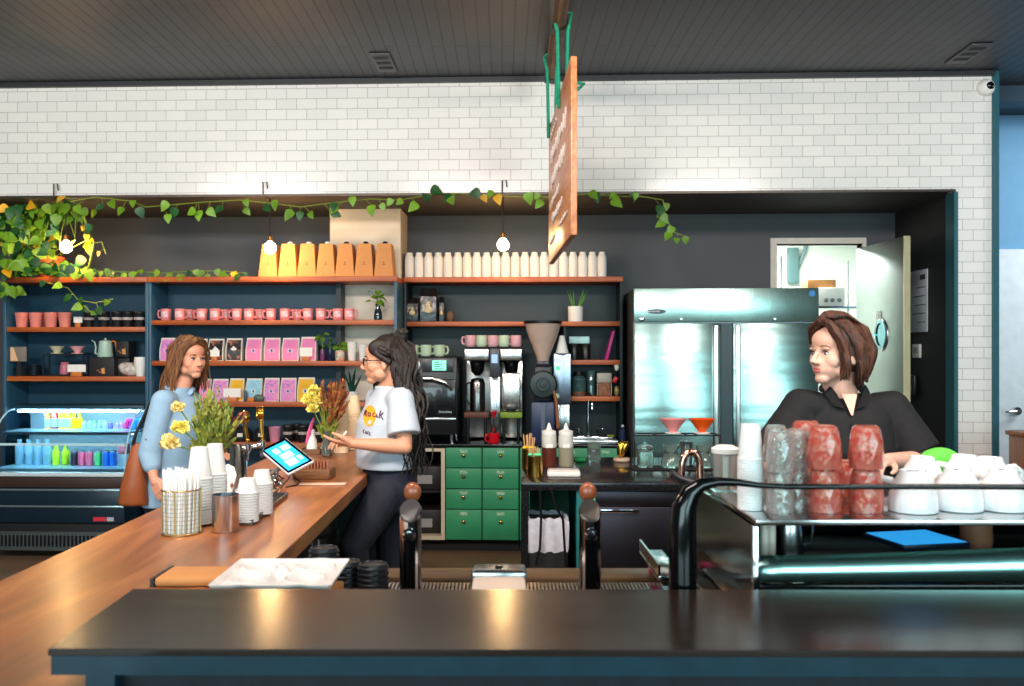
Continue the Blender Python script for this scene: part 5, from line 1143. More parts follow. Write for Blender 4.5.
G().tube([(0.15, 0, 0.6), (0.15, 0, 0.35), (0.05, 0, 0.1), (0, 0, 0.0)], 0.022, 8).out('hose', mat('hose_green', (110, 140, 140), 0.5), t); G().box(-0.06, 0.06, -0.05, 0.0, -0.05, 0.35, bev=0.008).out('junction_box', mat('jb_teal', (90, 124, 124), 0.5), t)
p = PY(863, 270, YB-0.05); t = thing('door_closer_box', 'black box at the top of the doorway beside the steel door', 'door closer', (p.x+0.0, YB-0.06, p.z)); G().box(-0.04, 0.035, -0.03, 0.02, 0, 0.19, bev=0.005).out('case', BLACK, t); G().box(-0.02, 0.02, -0.032, -0.0305, 0.12, 0.16).out('plate', mat('plate_grey', (72, 72, 76), 0.5), t)
# ================= on the island =================
def IP(px, py): return PZ(px, py, ZI+0.001)
GOLD = mat('gold_tin', (214, 168, 84), 0.28, 1.0, var=0.1, scale=40, bump=0.3); STICK = mat('birch_stick', (216, 168, 118), 0.6)
def tin(px, py, label, top, sticks, hh):
    p = IP(px, py); t = thing('gold_tin', label, 'tin', p)
    G().lathe([(0.041, 0), (0.043, 0.004), (0.043, 0.113), (0.044, 0.117), (0.04, 0.117), (0.039, 0.02), (0, 0.02)], 22).out('can', GOLD, t)
    rr = random.Random(px)
    for i in range(sticks):
        a = rr.uniform(0, 6.28); q = rr.uniform(0, 0.026); q2 = q+0.012
        G().tube([(math.cos(a)*q*0.5, math.sin(a)*q*0.5, 0.022), (math.cos(a)*q2, math.sin(a)*q2, hh*rr.uniform(0.9, 1.05))], 0.0035, 5).out('stick', STICK, t)
    if top:
        g = G()
        for i in range(9): a = i*0.7; g.ell((0.028*math.cos(a)*(i % 3)/2, 0.028*math.sin(a)*(i % 3)/2, 0.125), (0.014, 0.014, 0.01), seg=8, rings=6)
        g.out('topping', top, t)
    return t
tin(535, 477, 'gold tin with green topped sticks at the front left of the granite island', mat('mint_green_pick', (110, 230, 160), 0.5), 12, 0.165)
tin(529, 468.5, 'gold tin of wooden stirrers behind the green topped tin', mat('yellow_band', (236, 200, 50), 0.5), 14, 0.2)
def squeeze(px, py, label, liq, fill):
    p = IP(px, py); t = thing('squeeze_bottle', label, 'bottle', p, 0, None)
    r = 0.045
    G().lathe([(r*0.97, 0), (r, 0.006), (r, fill), (0, fill)], 24).out('syrup', liq, t)
    G().lathe([(r, fill+0.0005), (r, 0.18), (r*0.93, 0.192), (0, 0.192)], 24).out('bottle_upper', mat('frosted_plastic', (206, 204, 196), 0.3, var=0.03), t)
    G().lathe([(r*0.95, 0.193), (r*0.95, 0.213), (0.018, 0.222), (0.014, 0.235), (0.005, 0.262), (0, 0.262)], 20).out('nozzle_cap', WHITE, t)
    G().box(-0.02, 0.022, -r-0.0015, -r+0.004, fill+0.0, fill+0.022).out('tape_label', PAPER, t, smooth=False)
squeeze(549, 466, 'squeeze bottle of brown syrup on the island', mat('brown_syrup', (96, 44, 34), 0.3), 0.115)
squeeze(566, 466, 'squeeze bottle of cloudy syrup beside the brown one', mat('cloudy_syrup', (150, 146, 124), 0.3), 0.115)
t = thing('kitchen_scale', 'flat white kitchen scale in front of the squeeze bottles', 'scale', IP(563.5, 475.5)); G().box(-0.092, 0.092, -0.06, 0.055, 0, 0.03, bev=0.008).out('base', WHITE, t); G().box(-0.085, 0.085, -0.052, 0.05, 0.0305, 0.036, bev=0.003).out('plate', mat('scale_plate', (224, 214, 214), 0.3), t)
o = G().box(-0.035, 0.035, -0.04, 0.04, 0, 0.024, bev=0.008).out('green_cloth', mat('folded_green_cloth', (30, 150, 90), 0.8, bump=0.4), loc=IP(580, 461)); tag(o, 'folded green cloth behind the squeeze bottles', 'cloth')
GLJ = mat('jar_glass', (196, 214, 206), 0.04, trans=0.85, var=0, ior=1.3)
def gjar(px, py, r, h, label, lid=None, name='glass_jar', prof=None, extra=None):
    t = thing(name, label, 'jar', IP(px, py))
    G().lathe(prof or [(r*0.95, 0), (r, 0.006), (r, h*0.85), (r*0.86, h*0.93), (r*0.9, h), (r*0.84, h), (r*0.8, h*0.93), (r*0.93, h*0.84), (r*0.93, 0.012), (0, 0.01)], 26).out('vessel', GLJ, t)
    if lid: G().lathe(lid, 24).out('lid', GLJ if len(lid) > 4 else STEEL, t)
    if extra: extra(t)
    return t
gjar(594, 461.5, 0.042, 0.12, 'ribbed clear glass jar on the island behind the white scale')
t = thing('brass_ornament', 'teardrop brass ornament standing on a small white puck', 'ornament', IP(621.5, 461))
G().lathe([(0.05, 0), (0.054, 0.008), (0.05, 0.02), (0, 0.022)], 24).out('puck', mat('beige_puck', (206, 176, 150), 0.5), t)
G().ell((0.0, 0, 0.075), (0.03, 0.02, 0.055), Ry(0.15)).out('teardrop', BRASS, t); G().ell((0.02, -0.004, 0.085), (0.02, 0.022, 0.045), Ry(0.35)).out('fold', BRASS, t)
pw = IP(675, 468.5); d_pw = (pw-Vector((0, 0, H))).dot(FW)
st = thing('pour_over_stand', 'long black wire pour over stand on the island', 'stand', pw, YAW)
hw = 42*d_pw/F_PX; hs2 = (CY-434.5)*d_pw/F_PX+H-pw.z
g = G(); g.tube([(-hw, -0.07, 0.008), (-hw, -0.07, hs2), (hw, -0.07, hs2), (hw, -0.07, 0.008)], 0.0045, 6); g.tube([(-hw, 0.07, 0.008), (-hw, 0.07, hs2), (hw, 0.07, hs2), (hw, 0.07, 0.008)], 0.0045, 6)
for x in (-hw, -0.12, 0.06, 0.12, hw): g.tube([(x, -0.07, hs2), (x, 0.07, hs2)], 0.0045, 6)
g.out('wire_frame', BLKM, st)
G().box(-hw-0.01, hw+0.01, -0.09, 0.09, 0, 0.008, bev=0.002).out('drip_mat', BLKM, st)
def onst(px, dz=0.006): q = CF((px-CX)/F_PX*d_pw, d_pw, pw.z+hs2+dz); return q
o1 = dripper('coffee_dripper', 'pink fluted dripper on the wire stand over the island', onst(673), mat('pink_dripper', (240, 152, 150), 0.3), 0.079, 0.088, 20, WHITE)
o2 = dripper('coffee_dripper', 'bright orange fluted dripper on the wire stand over the island', onst(702), mat('orange_dripper', (246, 92, 24), 0.3), 0.077, 0.088, 20, WHITE)
def under(px): q = CF((px-CX)/F_PX*d_pw, d_pw, pw.z+0.0095); return q
t = gjar(644, 467, 0.05, 0.11, 'lidded glass jar under the left end of the wire stand', [(0.048, 0.111), (0.05, 0.118), (0.03, 0.13), (0.008, 0.132), (0.012, 0.148), (0, 0.15)]); t.location = under(645)
srv = [(0.06, 0), (0.064, 0.008), (0.05, 0.06), (0.036, 0.085), (0.048, 0.13), (0.044, 0.13), (0.032, 0.085), (0.046, 0.058), (0.058, 0.012), (0, 0.01)]
def collar(t): G().lathe([(0.0375, 0.08), (0.0375, 0.09)], 24, close=False).out('collar', STEEL, t); G().tube([(0.047, 0, 0.12), (0.075, 0, 0.11), (0.07, 0, 0.06), (0.05, 0, 0.05)], 0.005, 6).out('handle', GLJ, t)
t = gjar(671, 467, 0, 0, 'hourglass glass server below the pink dripper', prof=srv, extra=collar, name='coffee_server'); t.location = under(671)
t = gjar(704, 467, 0, 0, 'hourglass glass server below the orange dripper', prof=srv, extra=collar, name='coffee_server'); t.location = under(703.5) + Vector((0, 0.0, 0))
t = thing('steel_cup', 'steel cup between the two glass servers', 'cup', under(688)+FW*0.0); t.location = CF((687.5-CX)/F_PX*d_pw, d_pw+0.03, pw.z+0.0095)
G().lathe([(0.03, 0), (0.034, 0.005), (0.036, 0.15), (0.033, 0.15), (0.03, 0.02), (0, 0.02)], 22).out('body', STEEL, t); G().lathe([(0.0365, 0.135), (0.0365, 0.145)], 22, close=False).out('rim_band', CHROME, t)
# waste bin and cords beneath the island
bp = CF((546.5-CX)/F_PX*4.95, 4.95, 0.0); t = thing('waste_bin', 'black bin with a white liner under the granite island', 'bin', bp, YAW)
G().box(-0.11, 0.11, -0.12, 0.14, 0.001, 0.68, bev=0.02).out('tub', BLKM, t)
g = G(); V = []
for k, (z_q, ex_q) in enumerate(((0.52, 0.004), (0.54, 0.008), (0.66, 0.01), (0.69, 0.008), (0.70, -0.01), (0.62, -0.015))):
    ring = []
    for i in range(40):
        a = 2*math.pi*i/40; rx_, ry_ = 0.11+ex_q, 0.13+ex_q; cx_, sy_ = math.cos(a), math.sin(a); m_ = max(abs(cx_), abs(sy_)); m_ = m_**0.85
        ring.append(g._v((rx_*cx_/m_*(1+0.02*math.sin(i*2.3+k)), 0.01+ry_*sy_/m_*(1+0.02*math.cos(i*1.7+k)), z_q+0.006*math.sin(i*1.9))))
    V.append(ring)
for a, b in zip(V, V[1:]):
    for i in range(40): g._f([a[i], a[(i+1) % 40], b[(i+1) % 40], b[i]])
g.out('liner', mat('bin_liner', (206, 208, 222), 0.3, var=0.1, bump=0.5, scale=25), t)
for k, pts in enumerate((((540, 488), (541, 520), (540, 548), (536, 565)), ((551, 488), (555, 505), (563, 520), (566, 570)))):
    Dd = 4.78 - 0.03*k
    o = G().tube([CF((a-CX)/F_PX*Dd, Dd, H-(b-CY)/F_PX*Dd) for a, b in pts], 0.007, 6).out('power_cord', BLACK); tag(o, ('straight' if k == 0 else 'slanting')+' black cord dangling in front of the white lined bin', 'cord')
# ================= on the wood counter =================
def WC(px, py): return PZ(px, py, ZW+0.001)
CLEARP = mat('translucent_plastic', (240, 240, 238), 0.3, trans=0.2, var=0, ior=1.1)
GWIRE = mat('gold_wire', (190, 160, 110), 0.3, 0.9)
t = thing('straw_basket', 'gold wire basket on the near left of the wood counter', 'basket', WC(181.5, 533), WA)
g = G(); R = 0.06
for z_ in (0.004, 0.14): g.tube([(R*math.cos(a), R*math.sin(a), z_) for a in [2*math.pi*k/30 for k in range(31)]], 0.0028, 6)
for k in range(12): a = 2*math.pi*k/12; g.tube([(R*math.cos(a), R*math.sin(a), 0.004), (R*math.cos(a), R*math.sin(a), 0.14)], 0.002 if k % 3 else 0.003, 5)
for z_ in [0.013*k+0.008 for k in range(10)]: g.tube([(R*math.cos(a), R*math.sin(a), z_) for a in [2*math.pi*k/26 for k in range(27)]], 0.0009, 4)
g.out('wire_cage', GWIRE, t); G().lathe([(R, 0), (R, 0.003), (0, 0.003)], 26).out('base_plate', GWIRE, t)
rr = random.Random(4); sp0 = WC(181.5, 533); pv = None
STR = mat('paper_straw', (240, 238, 234), 0.6, var=0.02)
k = 0
for ring_, n in ((0.0, 1), (0.014, 6), (0.028, 12), (0.041, 18), (0.051, 21)):
    for i in range(n):
        a = 2*math.pi*i/n+ring_*20; q = sp0 + Vector((ring_*math.cos(a), ring_*math.sin(a), 0.004)); lean = Vector((0.05*math.cos(a+0.5)*rr.random(), 0.05*math.sin(a)*rr.random()))
        lab = 'wrapped white straw standing in the gold wire basket'
        if pv is None:
            pv = G().lathe([(0.0035, 0), (0.0037, 0.002), (0.0037, 0.2), (0.003, 0.203), (0, 0.203)], 8).out('paper_straw', STR); tag(pv, lab, 'straw', 'white straws in the gold wire basket'); o = pv
        else: o = pv.copy(); COL.objects.link(o)
        o.location = q; o.rotation_euler = (lean.y*0.8, lean.x*0.8, 0); o.scale = (1, 1, rr.uniform(0.93, 1.0))
t = thing('steel_cup', 'round steel cup at the near edge of the metal tray', 'cup', WC(225.5, 531))
G().lathe([(0.041, 0), (0.043, 0.003), (0.043, 0.112), (0.0445, 0.118), (0.041, 0.118), (0.04, 0.01), (0, 0.01)], 30).out('body', brushed('cup_steel', (206, 212, 220), 0.22), t)
t2 = thing('spoon', 'steel spoon leaning out of the round steel cup', 'spoon', WC(225.5, 531)+Vector((0, 0, 0.012)))
G().tube([(-0.01, 0, 0.003), (0.005, 0, 0.05), (0.028, 0, 0.12), (0.042, 0, 0.165)], [0.004, 0.004, 0.005, 0.008], 8, flat=0.5).out('handle', STEEL, t2); G().ell((-0.012, 0, 0.012), (0.012, 0.008, 0.012)).out('bowl', STEEL, t2)
# metal tray
P1, P2 = WC(253, 525), WC(288, 497)
ta = math.atan2((P2-P1).y, (P2-P1).x)-math.pi/2; tl = (P2-P1).length
ty = thing('metal_tray', 'dark metal tray holding the cups and lids on the wood counter', 'tray', P1, ta)
TM = brushed('dark_tray_steel', (96, 94, 92), 0.35)
G().box(-0.3, 0, 0, tl, 0, 0.006, bev=0.002).out('tray_base', TM, ty)
g = G(); g.box(-0.3, 0, 0, 0.006, 0.0065, 0.018); g.box(-0.3, 0, tl-0.006, tl, 0.0065, 0.018); g.box(-0.3, -0.294, 0.006, tl-0.006, 0.0065, 0.018); g.box(-0.006, 0, 0.006, tl-0.006, 0.0065, 0.018); g.out('tray_rim', TM, ty, smooth=False)
tz = ZW+0.001+0.0075
def TP(px, py): return PZ(px, py, tz)
def cup_stack(pos, n, r_top, r_bot, hcup, step, m, namelab, grp, lip=0.002, name='plastic_cup', cat='cup'):
    """upside-down nested cups: narrow base up"""
    proto = None
    for i in range(n):
        lab = f'{namelab}, {"topmost" if i == n-1 else ("lowest" if i == 0 else ORD[i]+" from the bottom")}'
        loc = Vector(pos)+Vector((0, 0, step*i))
        if proto is None:
            proto = G().lathe([(r_bot, 0), (r_bot+lip, 0.001), (r_bot+lip, 0.005), (r_bot-0.001, 0.006), (r_top, hcup), (0, hcup), (0, hcup-0.0015), (r_top-0.0014, hcup-0.0015), (r_bot-0.0022, 0.004)], 26, close=False).out(name, m, loc=loc); tag(proto, lab, cat, grp)
        else: c = proto.copy(); COL.objects.link(c); c.location = loc; c['label'] = lab
cup_stack(TP(199.5, 523), 16, 0.027, 0.041, 0.105, 0.0098, CLEARP, 'clear plastic cup in the left tall stack', 'clear cups, left stack')
cup_stack(TP(215, 517), 16, 0.025, 0.039, 0.105, 0.0098, CLEARP, 'clear plastic cup in the right tall stack', 'clear cups, right stack')
cup_stack(TP(247.5, 521), 12, 0.025, 0.036, 0.05, 0.0085, CLEARP, 'clear dome lid in the near stack on the tray', 'clear lids, near stack', name='dome_cover', cat='lid')
cup_stack(TP(262, 513), 13, 0.025, 0.036, 0.05, 0.0085, CLEARP, 'clear dome lid in the far stack on the tray', 'clear lids, far stack', name='dome_cover', cat='lid')
t = thing('paper_card', 'white rounded card with brown diamonds behind the cup stacks', 'card', TP(228, 509), WA+0.2)
G().prism([(-0.03, 0), (0.03, 0), (0.03, 0.12), (0.022, 0.15), (0, 0.162), (-0.022, 0.15), (-0.03, 0.12)], -0.003, 0.003, T(0, 0, 0.001) @ Rx(math.pi/2)).out('card', PAPER, t, smooth=False)
for (x, z_) in ((0.012, 0.05), (-0.008, 0.1), (0.014, 0.085)): G().prism([(x-0.007, z_), (x, z_-0.012), (x+0.007, z_), (x, z_+0.012)], 0.0032, 0.004, Rx(math.pi/2)).out('diamond', mat('brown_print', (150, 84, 60), 0.6), t, smooth=False)
# flower arrangements
def carnation(g, c, r, seed, mi=0):
    rr = random.Random(seed); g.mi = mi
    for i in range(46):
        th = rr.uniform(0, 6.28); ph = math.acos(rr.uniform(-0.3, 1)); d = Vector((math.sin(ph)*math.cos(th), -abs(math.sin(ph)*math.sin(th))*0.8-0.2, math.cos(ph))).normalized()
        q = Vector(c)+d*r*0.45; up = Vector((rr.uniform(-1, 1), rr.uniform(-1, 1), rr.uniform(-1, 1))); leaf(g, q, d, up, r*rr.uniform(0.45, 0.75), mi=mi, droop=0.35, wid=1.5)
    g.ell(c, (r*0.6, r*0.6, r*0.55), seg=10, rings=8)
def bush(g, base, ctrs, n, seed, ml=0, sz=0.018, spread=0.05):
    rr = random.Random(seed)
    for i in range(n):
        c = Vector(rr.choice(ctrs)); tip = c+Vector((rr.gauss(0, spread*0.5), rr.gauss(0, spread*0.5), rr.gauss(0, spread*0.6)))
        mid = Vector(base).lerp(tip, 0.5)+Vector((rr.uniform(-0.01, 0.01),)*3)
        g.mi = 1; g.tube([Vector(base), mid, tip], 0.0013, 4, cap=False)
        for k in range(9):
            q = mid.lerp(tip, 0.15+k/9*0.85); leaf(g, q, (tip-mid).normalized()*0.8+Vector((rr.uniform(-1, 1), rr.uniform(-1, 1), rr.uniform(0, 1)))*0.6, (rr.uniform(-1, 1), -1, 0.3), sz*rr.uniform(0.6, 1.3), mi=ml if rr.random() > 0.25 else 2, droop=0.1, wid=0.55)
OLIVE = mat('olive_foliage', (134, 134, 50), 0.5, var=0.35, scale=8); RUSTF = mat('rust_foliage', (128, 62, 36), 0.6, var=0.35, scale=8); MOSS = mat('moss_foliage', (74, 92, 36), 0.5, var=0.3, scale=8)
CARN = mat('yellow_carnation', (246, 220, 146), 0.6, var=0.12, scale=40); CARB = mat('butter_flower', (242, 226, 116), 0.6, var=0.1, scale=40)
vb = TP(214, 506); dv = (vb-Vector((0, 0, H))).dot(FW)
def at_d(px, py, D): return CF((px-CX)/F_PX*D, D, H+(CY-py)/F_PX*D)-vb
t = thing('flower_vase', 'vase of yellow carnations and feathery green foliage behind the straws', 'flowers', vb)
G().lathe([(0.03, 0), (0.034, 0.01), (0.038, 0.12), (0.036, 0.19), (0.033, 0.19), (0.034, 0.12), (0, 0.02)], 22).out('vase', mat('vase_white', (224, 220, 214), 0.3), t)
g = G(); bush(g, (0, 0, 0.17), [at_d(px, py, dv+q) for px, py, q in ((196, 425, 0), (203, 410, -0.03), (211, 400, 0.02), (219, 405, 0.0), (206, 432, -0.02), (218, 425, 0.03), (213, 440, 0), (222, 412, 0), (200, 445, 0))], 120, 21, 0, 0.02, 0.05)
g.out('foliage', [OLIVE, STEM, MOSS], t, ang=60)
g = G(); bush(g, (0, 0, 0.17), [at_d(px, py, dv+q) for px, py, q in ((226, 410, 0.05), (230, 418, 0.04), (225, 430, 0.05), (222, 442, 0.03))], 46, 22, 0, 0.017, 0.045)
g.out('dried_foliage', [RUSTF, STEM, OLIVE], t, ang=60)
for i, (px, py, r) in enumerate(((179, 408, 0.026), (181, 428.5, 0.033), (170.5, 443.5, 0.036))):
    g = G(); c = at_d(px, py, dv-0.08); carnation(g, c, r, 30+i, 0); g.mi = 1; g.tube([c, c*0.5+Vector((0, 0, 0.09)), (0, 0, 0.16)], 0.003, 5); g.out('carnation', [CARN if i != 1 else CARB, STEM], t, ang=70)
# tap tower with gauges
tb = WC(238.5, 497); dt = (tb-Vector((0, 0, H))).dot(FW); pm = dt/F_PX
t = thing('tap_tower', 'polished steel draft tower with two brass gauge handles', 'tap tower', tb, YAW)
zt4 = lambda py: H-(py-CY)*pm-tb.z
def tx_(px): return (px-238.5)*pm
r = 8.5*pm
G().lathe([(r+0.006, 0), (r+0.006, 0.008), (r, 0.01), (r, zt4(444)-0.004), (r*0.9, zt4(444)), (0, zt4(443.4))], 34).out('column', brushed('tower_steel', (214, 212, 208), 0.12), t)
for k, (px, py, gx_, gy_) in enumerate(((251, 447, 246.5, 416.5), (262, 445, 259.5, 413))):
    g = G(); g.cyl((tx_(247), 0, zt4(447)), (tx_(px+1), -0.04+k*0.05, zt4(py+0.5)), 0.009); g.cyl((tx_(px), -0.04+k*0.05, zt4(py+3)), (tx_(px), -0.04+k*0.05, zt4(py-4)), 0.011); g.tube([(tx_(px), -0.04+k*0.05, zt4(py+2)), (tx_(px), -0.06+k*0.05, zt4(py+6)), (tx_(px+1.5), -0.07+k*0.05, zt4(py+11))], [0.008, 0.007, 0.006], 8); g.ell((tx_(px-3), -0.045+k*0.05, zt4(py)), 0.013); fc = g.out('faucet', CHROME, t)
    h = G(); h.tube([(tx_(px), -0.04+k*0.05, zt4(py-4)), (tx_((px+gx_)/2), -0.04+k*0.05, zt4((py+gy_)/2)), (tx_(gx_+1), -0.04+k*0.05, zt4(gy_+7))], [0.006, 0.0075, 0.009], 10); h.ell((tx_(px-0.7), -0.04+k*0.05, zt4(py-8)), (0.009, 0.009, 0.007)); h.out('tap_handle', BRASS, t)
    M_ = T(tx_(gx_), -0.04+k*0.05, zt4(gy_)) @ (Rz(-0.5) if k == 0 else Rz(-1.25)) @ Rx(math.pi/2)
    q = G().lathe([(0.02, -0.012), (0.025, -0.01), (0.026, 0.01), (0.022, 0.014), (0.021, 0.008), (0, 0.008)], 26, M_).out('gauge', BRASS, t)
    G().lathe([(0.0205, 0.0085), (0.0205, 0.0095), (0, 0.0095)], 22, M_).out('dial_face', mat('dark_dial', (64, 48, 40), 0.3), q)
# tablet on a stand
D0 = 3.9; A_ = CF((263-CX)/F_PX*D0, D0, H-(450-CY)/F_PX*D0)
u = RT*0.135 - FW*0.11 - Vector((0, 0, 0.078)); v = RT*0.088 + FW*0.06 + Vector((0, 0, 0.033))
v = v - u*(u.dot(v)/u.dot(u)); nrm = u.cross(v).normalized()
if nrm.z < 0: nrm = -nrm
ctr = A_+u/2+v/2
base = Vector((ctr.x+0.0, ctr.y, ZW+0.001)); base = WC(274, 479); 
t = thing('tablet_register', 'angled touch screen till with a blue display on the wood counter', 'tablet', base)
Mt = Matrix((( *u.normalized(), 0), (*v.normalized(), 0), (*nrm, 0), (0, 0, 0, 1))).transposed(); Mt.translation = ctr-base
lu, lv = u.length/2, v.length/2
G().box(-lu-0.012, lu+0.012, -lv-0.01, lv+0.012, -0.014, -0.002, bev=0.003, M=Mt).out('tablet_body', mat('white_tablet', (220, 224, 228), 0.3), t)
bz_ = G().box(-lu-0.008, lu+0.008, -lv-0.006, lv+0.008, -0.0015, 0.0, M=Mt).out('bezel', BLKGL, t, smooth=False)
sc = G().box(-lu+0.008, lu-0.002, -lv+0.002, lv-0.004, 0.0005, 0.001, M=Mt).out('screen', mat('blue_screen_ui', (40, 150, 200), 0.2, emit=(40, 160, 220), es=0.9, var=0), t, smooth=False)
g = G()
for (a, b, c, d) in ((-0.7, -0.3, 0.1, 0.8), (-0.2, 0.25, -0.5, 0.5), (0.3, 0.8, -0.6, 0.3), (-0.7, -0.3, -0.6, -0.1), (0.35, 0.7, 0.45, 0.8)): g.box(a*lu, b*lu, c*lv, d*lv, 0.0012, 0.0015, M=Mt)
g.out('screen_tiles', mat('pale_ui', (150, 215, 235), 0.3, emit=(150, 220, 240), es=0.9, var=0), sc, smooth=False)
cb = ctr-base
G().tube([(0, 0, 0.003), (0.004, 0.0, 0.03), tuple(cb*0.8+Vector((0, 0, -0.01))), tuple(cb-nrm*0.016)], [0.012, 0.011, 0.011, 0.014], 10).out('stand_arm', mat('silver_arm', (200, 206, 210), 0.3, 0.7), t)
G().lathe([(0.045, 0), (0.045, 0.006), (0, 0.007)], 24).out('stand_foot', BLACK, t)
# wire orb, cable, card box, strip
p = WC(269, 494.5); t = thing('wire_orb', 'woven silver wire orb behind the lids on the counter', 'ornament', p)
g = G(); R = 0.05
for k in range(9):
    M_ = Matrix.Rotation(k*0.7, 4, 'Z') @ Matrix.Rotation(0.5+k*0.63, 4, 'X'); g.tube([M_ @ Vector((R*math.cos(a), R*math.sin(a), 0)) + Vector((0, 0, 0.052)) for a in [2*math.pi*i/24 for i in range(25)]], 0.0028, 5)
g.out('wire_rings', CHROME, t); G().ell((0, 0, 0.042), (0.03, 0.03, 0.028)).out('inner_glass', mat('amber_candle', (150, 110, 80), 0.2), t)
o = G().tube([WC(281, 489)+Vector((0, 0, 0.004)), WC(288, 484)+Vector((0, 0, 0.02)), WC(291, 482)+Vector((0, 0, 0.04)), WC(295, 482)+Vector((0, 0, 0.02)), WC(300, 482.5)+Vector((0, 0, 0.004)), WC(296, 486)+Vector((0, 0, 0.004)), WC(286, 488)+Vector((0, 0, 0.004))], 0.003, 6).out('cable', BLACK); tag(o, 'looped black cable beside the wire orb', 'cable')
p = WC(311, 479.5); t = thing('card_rack', 'wooden box of upright copper coloured cards beside the till', 'card rack', p, WA-0.1)
WBX = wood_mat('rack_wood', (104, 66, 36), (150, 100, 58), 0.5, 'x', 6)
G().box(-0.085, 0.085, 0, 0.1, 0, 0.045, bev=0.003).out('box', WBX, t)
for k in range(11): G().box(-0.075+k*0.0145, -0.073+k*0.0145, 0.01, 0.09, 0.0455, 0.082, M=T(0, 0, 0)).out('card', mat('copper_card', (226, 156, 124), 0.35, 0.3), t, smooth=False)
o = G().box(-0.1, 0.1, -0.025, 0.025, 0, 0.006, bev=0.002).out('pale_strip', mat('pinkish_strip', (226, 188, 166), 0.4), loc=WC(323, 484.5), rot=(0, 0, 0.05)); tag(o, 'long pale strip lying across the wood counter', 'board')
# far arrangement
p = WC(312, 453.5); t = thing('wooden_tray', 'small square wooden tray at the far end of the counter', 'tray', p, WA)
G().box(-0.055, 0.055, -0.06, 0.06, 0, 0.008).out('tray_base', WBX, t, smooth=False)
g = G(); g.box(-0.055, 0.055, -0.06, -0.054, 0.0085, 0.03); g.box(-0.055, 0.055, 0.054, 0.06, 0.0085, 0.03); g.box(-0.055, -0.049, -0.054, 0.054, 0.0085, 0.03); g.box(0.049, 0.055, -0.054, 0.054, 0.0085, 0.03); g.out('tray_rim', WBX, t, smooth=False)
t = thing('figurine', 'white figurine with a raised pink ribbon on the small wooden tray', 'figurine', p+Vector((0.0, 0, 0.0095)))
G().lathe([(0.03, 0), (0.032, 0.02), (0.026, 0.07), (0.014, 0.1), (0.018, 0.12), (0, 0.135)], 20).out('body', WHITE, t)
G().tube([(-0.025, -0.02, 0.05), (-0.012, -0.022, 0.1), (0.0, -0.015, 0.15), (0.012, 0, 0.195)], [0.01, 0.013, 0.012, 0.005], 8, flat=0.5).out('ribbon', mat('hot_pink', (236, 100, 156), 0.5), t)
vb = WC(326.5, 456); dv = (vb-Vector((0, 0, H))).dot(FW)
t = thing('flower_vase', 'clear glass vase of yellow flowers and rust coloured stems near the hands', 'flowers', vb)
G().lathe([(0.024, 0), (0.03, 0.006), (0.03, 0.06), (0.018, 0.085), (0.017, 0.13), (0.02, 0.14), (0.017, 0.14), (0.0145, 0.13), (0.016, 0.085), (0.027, 0.06), (0.027, 0.01), (0, 0.01)], 22).out('vase', GLJ, t)
g = G(); bush(g, (0, 0, 0.12), [at_d(px, py, dv) for px, py in ((338, 385), (332, 395), (340, 400), (328, 390), (336, 410), (343, 393))], 75, 41, 0, 0.026, 0.06); g.out('rust_foliage', [RUSTF, STEM, mat('amber_foliage', (170, 96, 40), 0.6)], t, ang=60)
g = G(); bush(g, (0, 0, 0.05), [at_d(px, py, dv) for px, py in ((330, 420), (325, 428), (335, 425))], 26, 42, 0, 0.028, 0.03); g.out('green_foliage', [OLIVE, STEM, LEAF], t, ang=60)
for i, (px, py, r) in enumerate(((315, 392, 0.04), (309, 401, 0.042), (320, 400, 0.036), (313, 409, 0.036))):
    g = G(); c = at_d(px, py, dv-0.02); carnation(g, c, r, 50+i); g.mi = 1; g.tube([c, c*0.5+Vector((0, 0, 0.05)), (0, 0, 0.12)], 0.003, 5); g.out('flower', [CARB, STEM], t, ang=70)
CREAMC = mat('cream_cup', (240, 214, 176), 0.5, var=0.02)
cup_stack(WC(341, 452.5), 18, 0.029, 0.042, 0.11, 0.0122, CREAMC, 'cream paper cup in the stack nearer the flowers', 'cream cups, stack by the flowers', name='paper_cup')
cup_stack(WC(354, 449), 18, 0.029, 0.042, 0.11, 0.0122, CREAMC, 'cream paper cup in the stack nearer the woman in glasses', 'cream cups, stack by the woman', name='paper_cup')
# kraft box and black lids near the bar
p = WC(196, 583); t = thing('kraft_box', 'flat kraft box lying on the wood counter against the bar', 'box', p, WA)
G().box(-0.09, 0.085, -0.04, 0.09, 0, 0.022, bev=0.008).out('lid', KRAFT, t); G().box(-0.1, -0.0905, -0.04, 0.1, 0, 0.02).out('dark_edge', BLACK, t, smooth=False)
bq = CF((309-CX)/F_PX*4.35, 4.35, 0.001); t = thing('swing_bin', 'round black bin under the wood counter', 'bin', bq)
G().lathe([(0.12, 0), (0.135, 0.05), (0.14, 0.72), (0.13, 0.80), (0.08, 0.86), (0, 0.875)], 28).out('body', BLKM, t); G().lathe([(0.142, 0.715), (0.142, 0.735)], 28, close=False).out('rim', BLACK, t)
G().lathe([(0.022, 0), (0.02, 0.006), (0, 0.006)], 18, T(0.06, -0.118, 0.70) @ Rz(0.45) @ Rx(math.pi/2)).out('badge', mat('grey_badge', (150, 150, 150), 0.4), t)
